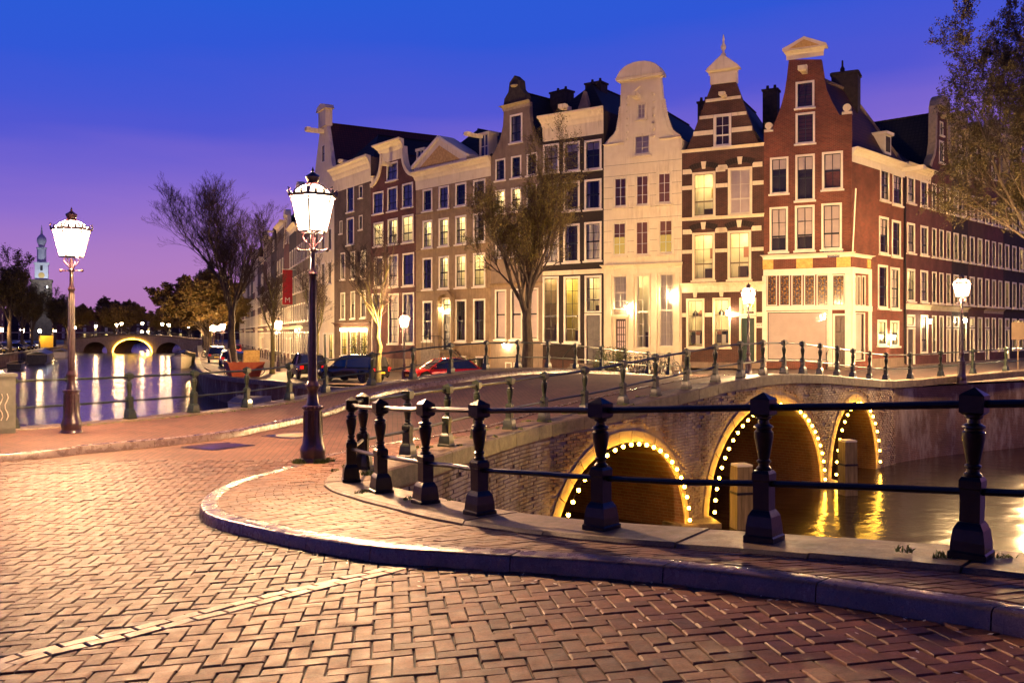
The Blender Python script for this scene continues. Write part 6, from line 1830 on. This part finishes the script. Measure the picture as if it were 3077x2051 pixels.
# houses of the bank behind the viewpoint, closing off the sky there
for q in range(7):
    wl, ev, sty = lk[(q*4+2) % 9]
    simple_house(f'{nm[wl]} house on the bank behind the viewpoint, {ordn[q]} in that row', (34-q*9.5, -16-.8*q), (34-(q+1)*9.5, -16-.8*(q+1)), -.2, wl, ev, sty, 3, [(4.2+i*3.1, 6.1+i*3.1) for i in range(3)], .12, seed=150+q, rich=False)
# bushes
def bush(label, x, y, z, rx, rz_, n, seed, m='leaf_green'):
    rg = random.Random(seed); t = thing('bush', label, 'bush', (x, y, z)); lv = MB(); st_ = MB()
    for _ in range(14):
        a = rg.uniform(0, 2*pi); st_.tube([(0, 0, 0), (cos(a)*rx*.4, sin(a)*rx*.4, rz_*.6), (cos(a)*rx*.8, sin(a)*rx*.8, rz_*rg.uniform(.7, 1))], [.02, .012, .005], 4)
    for _ in range(n):
        a = rg.uniform(0, 2*pi); e = rg.uniform(.0, 1); r = rg.uniform(.55, 1)
        b = Vector((cos(a)*rx*r*sqrt(1-e*e*.7), sin(a)*rx*r*sqrt(1-e*e*.7)*.7, .15+rz_*e*r)); s_ = rg.uniform(.05, .11)
        d_ = Vector((rg.gauss(0, 1), rg.gauss(0, 1), rg.gauss(0, 1))).normalized(); c_ = d_.cross(Vector((rg.gauss(0, 1), rg.gauss(0, 1), rg.gauss(0, 1)))).normalized()
        lv.poly([b, b+d_*s_*.5+c_*s_*.35, b+d_*s_, b+d_*s_*.5-c_*s_*.35])
    st_.build('stems', MT['twig'], t); o = link('foliage', lv.raw('foliage', MT[m]), t); o['kind'] = 'stuff'; return t
bush('round green bush before the grey door and the cream house', 6.0, 55.6, -.5, 1.25, 1.5, 2600, 1)
bush('straggly creeper bush by the small lit shop', -11.9, 72.6, -1.1, 1.0, 3.0, 1800, 2)
bush('small green shrub by the basement of the sandstone house', -2.9, 62.6, -1.0, .7, 1.2, 900, 3)

# ------------------------------------------------------------ cars
def paint(name, col): return mat(name, col, None, 1, .22, .2, 0, 40, .01, .5, .6)
PAINT = {'black': paint('black_car_paint', (.008,.008,.01)), 'red': paint('red_car_paint', (.35,.012,.012)), 'silver': paint('silver_car_paint', (.30,.30,.31)), 'grey': paint('grey_car_paint', (.07,.07,.075)), 'white': paint('white_car_paint', (.6,.58,.55)), 'navy': paint('navy_car_paint', (.012,.016,.04))}
MT['car_glass'] = mat('car_glass', (.01,.01,.012), None, 1, .06, 0, 0, 1, .01, .8)
MT['tyre'] = mat('tyre_rubber', (.012,.012,.012), None, 1, .8)
MT['rim'] = mat('alloy_rim', (.5,.5,.5), None, 1, .25, .9)
MT['tail'] = mat('red_tail_lens', (.5,.01,.01), None, 1, .15)
MT['headlens'] = mat('clear_head_lens', (.6,.6,.6), None, 1, .1)
MT['plate'] = mat('yellow_number_plate', (.75,.5,.03), None, 1, .4)
def make_car(label, pk, kind='suv'):
    t = thing('parked_car', label, 'car'); P = PAINT[pk]
    Lh = 2.2; w = .88; hb = .95 if kind == 'suv' else .86; hr = 1.62 if kind == 'suv' else 1.42; wr = .34
    wx = (-1.36, 1.36)
    xs = [-2.2, -2.16, -2.05, -1.74, -1.70, -1.60, -1.50, -1.36, -1.22, -1.12, -1.02, -.98, -.5, 0, .5, .98, 1.02, 1.12, 1.22, 1.36, 1.50, 1.60, 1.70, 1.74, 2.02, 2.14, 2.2]
    def ztop(x):
        if x > .75: return hb-.02-.16*((x-.75)/1.45)**2
        if x < -1.9: return hb-.02-.05*((-x-1.9)/.3)
        return hb
    def zbot(x):
        z = .24+(.10 if abs(x) > 2.1 else 0)
        for q in wx:
            if abs(x-q) < wr+.04: z = max(z, .34+sqrt((wr+.04)**2-(x-q)**2)*.98)
        return z
    rows = []
    for x in xs:
        k = 1-.14*max(0, (abs(x)-1.6)/.6)**2; W2 = w*k; zt, zb_ = ztop(x), zbot(x); zb_ = min(zb_, zt-.1)
        zm = max(zb_+.02, .60)
        rows.append([(x, -W2*.93, zb_), (x, -W2, zm), (x, -W2*.97, zt-.10), (x, -W2*.86, zt), (x, 0, zt+.02), (x, W2*.86, zt), (x, W2*.97, zt-.10), (x, W2, zm), (x, W2*.93, zb_)])
    mb = MB().grid(rows); mb.poly(rows[0]); mb.poly(rows[-1])
    body = mb.build('body', P, t, smooth=True)
    if kind == 'suv': st_ = [(-2.08, hb-.03, .84, hb), (-1.95, hr-.10, .66, hr-.1), (-1.3, hr, .68, hr), (-.2, hr+.02, .69, hr), (.35, hr-.06, .67, hr), (1.12, hb-.02, .82, hb)]
    else: st_ = [(-1.95, hb-.02, .82, hb), (-1.35, hr-.10, .64, hr), (-.6, hr, .66, hr), (.0, hr, .66, hr), (.3, hr-.05, .65, hr), (1.15, hb-.03, .82, hb)]
    g = MB(); r0 = []
    for x, z, wv, _ in st_: r0.append([(x, -.84+.02*(abs(x) > 1), hb-.03), (x, -wv, z), (x, -wv*.5, z+.015), (x, wv*.5, z+.015), (x, wv, z), (x, .84-.02*(abs(x) > 1), hb-.03)])
    g.grid(r0); g.build('windows', MT['car_glass'], t, smooth=True)
    roof = MB().grid([[(x, -wv*1.0, z+.006), (x, -wv*.5, z+.03), (x, wv*.5, z+.03), (x, wv*1.0, z+.006)] for x, z, wv, _ in st_[1:-1]]); roof.build('roof', P, t, smooth=True)
    for s_ in (-1, 1):
        for x, z, wv in ((st_[1][0], st_[1][1], st_[1][2]), (-.15, hr, .69), (st_[-2][0], st_[-2][1], st_[-2][2])):
            xb = {0: st_[0][0]}.get(0) if x == st_[1][0] else (-.1 if x == -.15 else st_[-1][0])
            MB().tube([(xb, s_*.845, hb-.04), (x, s_*(wv+.008), z)], .035, 4).build('pillar', P, t)
    for q in wx:
        for s_ in (-1, 1):
            ty = MB(); ty.lathe([(.22, -.10), (.31, -.10), (.34, -.07), (.34, .07), (.31, .10), (.22, .10)], 20)
            ty.v = [(x, z, y) for x, y, z in ty.v]
            wh = ty.build('wheel', MT['tyre'], t, (q, s_*.78, .34), smooth=True)
            ri = MB()
            for k in range(5):
                a = 2*pi*k/5; ri.prism([(.05*cos(a-.6), .05*sin(a-.6)), (.21*cos(a-.16), .21*sin(a-.16)), (.21*cos(a+.16), .21*sin(a+.16)), (.05*cos(a+.6), .05*sin(a+.6))], s_*.085, s_*.10)
            ri.lathe([(.225, -.1), (.20, -.1)], 16, caps=False)
            link('rim', ri.mesh('rim', MT['rim']), wh)
    for s_ in (-1, 1):
        MB().box(2.02, 2.17, s_*.72-.14, s_*.72+.14, .60, .72).build('headlight', MT['headlens'], t)
        MB().box(-2.215, -2.08, s_*.70-.13, s_*.70+.13, .66, .88).build('tail_light', MT['tail'], t)
        MB().lathe([(.001, -.06), (.06, -.05), (.07, .0), (.05, .06), (.001, .07)], 8, (.82, s_*.96, .98)).build('mirror', P, t, smooth=True)
    MB().box(-2.225, -2.2, -.26, .26, .52, .63).build('number_plate', MT['plate'], t); MB().box(2.195, 2.225, -.26, .26, .42, .53).build('number_plate', MT['plate'], t)
    return t
qx = lambda x, y: Q(x, y)
c1 = make_car('black estate parked tail out with a yellow plate', 'black', 'suv'); put(c1, -9.7, 57.0, Q(-9.7, 57), radians(150))
c2 = make_car('black four by four parked behind the big lamp post', 'black', 'suv'); put(c2, -13.6, 61.8, Q(-13.6, 61.8), radians(112))
c3 = make_car('red hatchback parked below the sandstone house', 'red', 'hatch'); put(c3, -4.0, 54.2, Q(-4.0, 54.2), radians(205))
src = {'black': c1, 'red': c3}
def car_copy(lab, pk, kind, x, y, z, rz, grp=None):
    key = pk+kind
    if key not in src: src[key] = make_car(lab, pk, kind); o = src[key]
    else: o = copy_tree(src[key])
    o['label'] = lab; put(o, x, y, z, rz)
    if grp: o['group'] = grp
car_copy('silver hatchback parked by the small bare tree', 'silver', 'hatch', -25.6, 84.5, -1.11, radians(110))
car_copy('black hatchback parked behind the tall bare elm', 'black', 'hatch', -23.2, 78.5, -1.11, radians(112))
car_copy('red car parked far along the receding quay', 'red', 'hatch', -38, 128, -1.11, radians(105))
car_copy('grey estate parked along the receding quay', 'grey', 'suv', -30.4, 96, -1.11, radians(108))
for q in range(9):
    yy = 128+q*7.2; b_ = LB.at(LB.near((-71, 129))+q*7.6, -2.9)[0]
    col_ = ('red', 'black', 'navy', 'silver', 'black', 'silver', 'grey', 'black', 'silver')[q]
    lab = {'red': 'red car parked first in line across the water', 'silver': 'silver car in the line parked across the water', 'black': 'black car in the line parked across the water', 'navy': 'navy car in the line parked across the water', 'grey': 'grey car in the line parked across the water'}[col_]
    car_copy(lab, col_, 'hatch' if q % 3 else 'suv', b_[0], b_[1], -1.15, radians(-25+random.uniform(-6, 6)), 'cars parked across the water')
# skip with builders' waste beside the quay tree
t = thing('waste_skip', 'orange red skip with planks and a yellow panel beside bicycles', 'skip', (-18.3, 63.6, Q(-18, 63.6)), radians(30))
MB().grid([[(-.9, -.6, 0), (.9, -.6, 0), (.9, .6, 0), (-.9, .6, 0)], [(-1.25, -.75, 1.0), (1.25, -.75, 1.0), (1.25, .75, 1.0), (-1.25, .75, 1.0)]], True).build('body', mat('skip_paint', (.35,.05,.02), (.42,.09,.03), 4, .5), t)
for k in range(4): MB().tube([(-.8+.35*k, -.2+.1*k, .5), (-1.0+.5*k, .1, 1.9-.2*k)], .05, 4).build('plank', MT['wood_pale'], t)
MB().box(-.1, 1.0, -.3, -.26, .6, 1.8).build('panel', MT['ochre'], t)
t = thing('waste_container', 'yellow builders container on the quay across the water', 'container', (-99.5, 199, -1.15), radians(-60))
MT['yellowbox'] = mat('yellow_container_paint', (.70,.45,.02), (.75,.5,.04), 3, .5)
MB().box(-2.6, 2.6, -1.2, 1.2, .1, 2.5).build('body', MT['yellowbox'], t)
for k in range(9): MB().box(-2.5+k*.6, -2.4+k*.6, -1.26, -1.2, .15, 2.45).build('rib', MT['yellowbox'], t)
MB().box(-2.65, 2.65, -1.27, 1.27, 2.5, 2.62).build('lid', MT['yellowbox'], t)

# ------------------------------------------------------------ boats
def make_boat(label, x, y, rz, Lb, Bm, H_, hull, cover=None, deck=None):
    t = thing('moored_boat', label, 'boat', (x, y, WATER), rz)
    rows = []; n = 12; rim = []
    for i in range(n+1):
        k = i/n; xx = -Lb/2+Lb*k; b = Bm/2*(.86+.14*min(1, k*3)) if k < .5 else Bm/2*max(.02, (1-((k-.5)/.5)**2.3)); sh_ = H_*(1+.28*k*k)
        rows.append([(xx, -b, sh_), (xx, -b*.95, .25*H_), (xx, -b*.6, -.25), (xx, 0, -.35), (xx, b*.6, -.25), (xx, b*.95, .25*H_), (xx, b, sh_)])
        rim.append((xx, b, sh_))
    MB().grid(rows).poly(rows[0]).build('hull', hull, t, smooth=True)
    MB().tube([(a, b, c_) for a, b, c_ in rim]+[(a, -b, c_) for a, b, c_ in rim[::-1]]+[rim[0]], .05, 5).build('gunwale', MT['wood_pale'], t)
    if cover:
        cr_ = [[(x_, y_*f, z_+h_) for f, h_ in ((-1, .02), (-.5, .28), (0, .42), (.5, .28), (1, .02))] for x_, y_, z_ in rim]
        MB().grid(cr_).build('canvas_cover', cover, t, smooth=True)
    else:
        MB().grid([[(x_, -y_*.93, z_-.35), (x_, y_*.93, z_-.35)] for x_, y_, z_ in rim]).build('floor', MT['wood_pale'], t)
        for k in (3, 6, 8):
            x_, y_, z_ = rim[k]; MB().box(x_-.15, x_+.15, -y_*.94, y_*.94, z_-.2, z_-.15).build('thwart', MT['wood_pale'], t)
    return t
MT['canvas'] = mat('grey_canvas', (.22,.18,.16), (.30,.25,.22), 3, .9)
MT['hull_dark'] = mat('dark_hull_paint', (.012,.012,.016), (.03,.03,.035), 4, .35)
make_boat('open cream launch moored against the quay by the bicycles', -46.2, 130, radians(-70), 7.0, 2.9, 1.35, MT['white'], MT['canvas'])
make_boat('covered black boat moored behind the cream launch', -51.5, 147, radians(-71), 8, 3.2, 1.5, MT['hull_dark'], MT['hull_dark'])
make_boat('small boat under a pale tent cover below the quay wall', -14.9, 54.0, radians(-52), 4.6, 1.7, .65, MT['white'], MT['canvas'])
make_boat('long black barge moored under the parked cars', -76.8, 152, radians(112), 14, 3.4, 1.5, MT['hull_dark'], MT['hull_dark'])
make_boat('small white cabin boat moored near the far bridge', -90, 186, radians(112), 7, 2.6, 1.2, MT['white'], MT['canvas'])
make_boat('black dinghy moored on the left bank water', -66.5, 125, radians(112), 5, 2.0, .8, MT['hull_dark'])

# ------------------------------------------------------------ bicycles
def make_bike(label):
    t = thing('bicycle', label, 'bicycle')
    I = MT['iron']
    for x in (-.53, .53):
        ty = MB().tube([(.33*cos(2*pi*k/20), 0, .33*sin(2*pi*k/20)) for k in range(21)], .018, 5, False)
        wh = ty.build('wheel', MT['tyre'], t, (x, 0, .35), smooth=True)
        sp = MB()
        for k in range(8): sp.tube([(0, 0, 0), (.32*cos(2*pi*k/8+.2), 0, .32*sin(2*pi*k/8+.2))], .003, 3, False)
        sp.tube([(.315*cos(2*pi*k/16), 0, .315*sin(2*pi*k/16)) for k in range(17)], .008, 4, False)
        o = link('spokes', sp.mesh('spokes', MT['rim']), wh)
    MB().tube([(-.53, 0, .35), (-.1, 0, .30), (.38, 0, .75)], .016, 5).tube([(-.1, 0, .30), (-.22, 0, .85)], .016, 5).tube([(-.53, 0, .35), (-.2, 0, .72), (.36, 0, .80)], .014, 5).tube([(.53, 0, .35), (.36, 0, .80), (.33, 0, 1.0)], .016, 5).build('frame', I, t, smooth=True)
    MB().tube([(.18, -.28, 1.0), (.32, -.2, 1.05), (.34, 0, 1.02), (.32, .2, 1.05), (.18, .28, 1.0)], .013, 5).build('handlebar', MT['rim'], t, smooth=True)
    MB().lathe([(.02, 0), (.10, .02), (.09, .06), (.02, .08)], 8, (-.24, 0, .86)).build('saddle', I, t, smooth=True)
    MB().tube([(-.75, 0, .70), (-.3, 0, .70)], .012, 4).tube([(-.73, .07, .71), (-.3, .07, .71)], .008, 4).build('carrier', I, t)
    return t
bk = make_bike('bicycle leaning by the foot of the tall bare elm'); put(bk, -18.9, 64.6, Q(-19, 64.6), radians(35)); bk.rotation_euler[0] = .1
bl = [(-19.6, 65.4, 60, 'bicycle leaning by the foot of the tall bare elm', 'bicycles by the bare elm'), (-18.3, 65.6, 20, 'bicycle leaning by the foot of the tall bare elm', 'bicycles by the bare elm'), (-20.3, 68.4, 75, 'bicycle leaning by the foot of the tall bare elm', 'bicycles by the bare elm')]
bk['group'] = 'bicycles by the bare elm'
for q in range(10): p, v = FB.at(FB.near((-29, 86.6))+28+q*1.5, 1.2); bl.append((p[0], p[1], 20+q*13, 'bicycle in the jumble parked at the quay edge above the cream launch', 'bicycles at the quay edge'))
for q in range(8): p = at(22.2+.3*q, 10.4+q*.55); bl.append((p[0], p[1], 50+q*9, 'bicycle parked against the far side of the bridge railing', 'bicycles by the bridge railing'))
for q, (x, y, a, lab, g_) in enumerate(bl):
    o = copy_tree(bk); o['label'] = lab; o['group'] = g_
    z = -1.11 if y > 60 else Q(x, y)
    put(o, x, y, z, radians(a+random.uniform(-10, 10))); o.rotation_euler[0] = random.uniform(-.12, .12)

# ------------------------------------------------------------ far bridge
fa, fb = (-113.5, 236.0), (-78.0, 234.5); fl_ = hypot(fb[0]-fa[0], fb[1]-fa[1]); fang = atan2(fb[1]-fa[1], fb[0]-fa[0])
fbr = thing('arch_bridge', 'distant low bridge with three arches across the canal', 'bridge', (*fa, WATER), fang)
ftop = lambda x: .25+1.25*sin(pi*min(1, max(0, x/fl_)))**1.2-WATER
FA = [(5.0, 11.2, 2.7), (12.8, 22.6, 3.35), (23.8, 30.4, 2.6)]
def faz(x):
    for a, b, c_ in FA:
        if a < x < b: return c_*sqrt(max(0, 1-((x-(a+b)/2)/((b-a)/2))**2))
    return None
xs = sorted([i*.5 for i in range(int(fl_/.5)+1)]+[e for a in FA for e in (a[0]-.001, a[0]+.001, a[1]-.001, a[1]+.001, a[0]+.1, a[1]-.1)])
mb = MB()
for a, b in zip(xs, xs[1:]):
    za, zb_ = faz(a), faz(b)
    if (za is None) != (zb_ is None): continue
    mb.poly([(a, 0, -1 if za is None else za), (b, 0, -1 if zb_ is None else zb_), (b, 0, ftop(b)), (a, 0, ftop(a))])
mb.build('spandrel_wall', MT['mortar'], fbr)
for a, b, c_ in FA:
    MB().grid([[((a+b)/2-cos(pi*i/20)*(b-a)/2, y_, c_*sin(pi*i/20)) for y_ in (0, 10)] for i in range(21)]).build('arch_vault', MT['barrel'], fbr)
mb = MB(); mb.grid([[(x_, y_, ftop(x_)+z_) for y_, z_ in ((-.15, -.1), (-.15, .25), (.25, .25))] for x_ in [fl_*i/24 for i in range(25)]]); mb.build('coping', MT['coping'], fbr)
MB().grid([[(x_, .2, ftop(x_)+.05), (x_, 10, ftop(x_)+.05)] for x_ in [fl_*i/24 for i in range(25)]]).build('deck', MT['quay'], fbr)
frl = thing('railing', 'thin railing along the distant bridge with bicycles behind', 'railing', (*fa, WATER), fang)
for k in range(22):
    x_ = fl_*(k+.5)/22; MB().tube([(x_, .05, ftop(x_)+.2), (x_, .05, ftop(x_)+1.25)], .06, 5).build('post', MT['iron'], frl)
for hh in (.7, 1.2): MB().tube([(fl_*i/24, .05, ftop(fl_*i/24)+hh) for i in range(25)], .03, 4).build('rail', MT['iron'], frl)
fst = thing('string_lights', 'string of bulbs round the middle arch of the distant bridge', 'string lights', (*fa, WATER), fang)
fbm = MB().lathe([(.001,-.09),(.06,-.07),(.09,0),(.06,.07),(.001,.09)], 6, caps=False).mesh('bulb', MT['bulb'])
a, b, c_ = FA[1]
for i in range(34):
    ang = pi*(i+.5)/34; link('bulb', fbm, fst, ((a+b)/2-cos(ang)*((b-a)/2+.1), -.15, (c_+.1)*sin(ang)))
for q in range(16):
    x_ = 2+q*2.0+random.uniform(-.4, .4); o = copy_tree(bk); o['label'] = 'bicycle parked along the railing of the distant bridge'; o['group'] = 'bicycles on the distant bridge'
    put(o, fa[0]+cos(fang)*x_, fa[1]+sin(fang)*x_+.9, WATER+ftop(x_)+.06, random.uniform(-.3, .3), 1.1)
# lamps along the banks and on the distant bridge
LG = 'street lamps glowing on the distant bridge and banks'
fl1 = lamp_at('distant street lamp glowing along the banks by the far bridge', -79.8, 145.5, -1.15, True); fl1['group'] = LG
pts_ = [(-88.8, 169), (-98.3, 194), (-106, 216), (-113, 240)]
for dd in (20, 48, 76, 104, 132, 160): pts_.append(FB.at(FB.near((-29, 86.6))+dd, 1.6)[0])
for q, dd in enumerate((12, 34, 58)):  # extra lamps, added to brighten the receding quay
    p = FB.at(FB.near((-29, 86.6))+dd, 2.4)[0]
    strong(lamp_at(('first', 'second', 'third')[q]+' street lamp along the receding quay beyond the waste skip', p[0], p[1], -1.11))
for x, y in pts_: lamp_at('distant street lamp glowing along the banks by the far bridge', x, y, -1.15, True)['group'] = LG
for q in range(9):
    x_ = 2+q*4.0; lamp_at('distant street lamp glowing along the banks by the far bridge', fa[0]+cos(fang)*x_, fa[1]+1.5+(q % 3)*3.2, WATER+ftop(x_)-.6, True)['group'] = LG
for q in range(8): lamp_at('distant street lamp glowing along the banks by the far bridge', -124+q*7.2, 262+(q*37 % 60), -1.1, True)['group'] = LG
# bollards along the receding pavement
bm = MB().lathe([(.09,0),(.10,.05),(.075,.1),(.07,.75),(.09,.78),(.085,.85),(.04,.92)], 8).mesh('bollard', MT['lamp_iron'], True)
for q in range(14):
    p, v = ROW.at(2+q*3.4, -2.6)
    p = (ROW.at(2+q*3.4)[0][0]-v[1]*-1*0, 0) if False else p
    o = link('bollard', bm, None, (*ROW.at(2+q*3.4, 0)[0], -1.11)); n_ = ROW.at(2+q*3.4)[1]
    o.location = (o.location.x+n_[1]*-2.4, o.location.y-n_[0]*-2.4, -1.11)
    tag(o, 'short iron bollard in the line along the receding pavement', 'bollard', 'bollards along the receding pavement')
# ------------------------------------------------------------ church tower
t = thing('church_tower', 'slender church tower with crown dome rising behind the left bank', 'tower', (-212, 420, -1.1), radians(25))
tw = MB().grid([sq(4.2, 0), sq(4.2, 26), sq(4.6, 26.5), sq(4.6, 27.2), sq(3.6, 27.3)], True); tw.build('shaft', MT['brick_grey'], t)
MT['towerstone'] = plaster('pale_tower_stone', (.5,.5,.5), (.62,.6,.58), (.2,.2,.2), .5)
MB().grid([sq(2.7, 27.2), sq(2.7, 34), sq(3.1, 34.3), sq(3.1, 35), sq(2.0, 35.1)], True).build('belfry', MT['towerstone'], t)
for a in range(4):
    o = MB().prism([(1.3*cos(2*pi*k/16), 29.2+1.3*sin(2*pi*k/16)) for k in range(16)], -2.82, -2.72).build('clock_face', MT['ochre'], t, rot=(0, 0, a*pi/2))
    MB().box(-.5, .5, -2.76, -2.6, 31.3, 33.6).build('louvre', MT['room_dark'], t, rot=(0, 0, a*pi/2))
MB().lathe([(1.9, 35), (1.9, 41), (2.2, 41.3), (2.2, 41.8), (1.3, 42)], 8).build('lantern_stage', MT['towerstone'], t)
MB().lathe([(1.2, 42), (1.4, 43), (2.0, 44.6), (1.9, 46), (1.1, 47.2), (.5, 47.8), (.35, 49.5), (.05, 52)], 12).build('crown_dome', MT['towerstone'], t, smooth=True)
fl = MB().box(-.5, .5, -.2, .2, 0, .5).mesh('floodlight', emit('lit_floodlight', (.75, .88, 1.0), 1300))
tf = thing('floodlight', 'floodlight on the roof ridge facing the church tower', 'floodlight', (-203.5, 407, 22.0), 0); link('lit_panel', fl, tf)
MB().box(-.55, .55, -.6, -.22, -.1, .6).build('housing', MT['iron'], tf)
MB().tube([(0, -.4, -8), (0, -.4, 0)], .12, 6).build('mast', MT['iron'], tf)
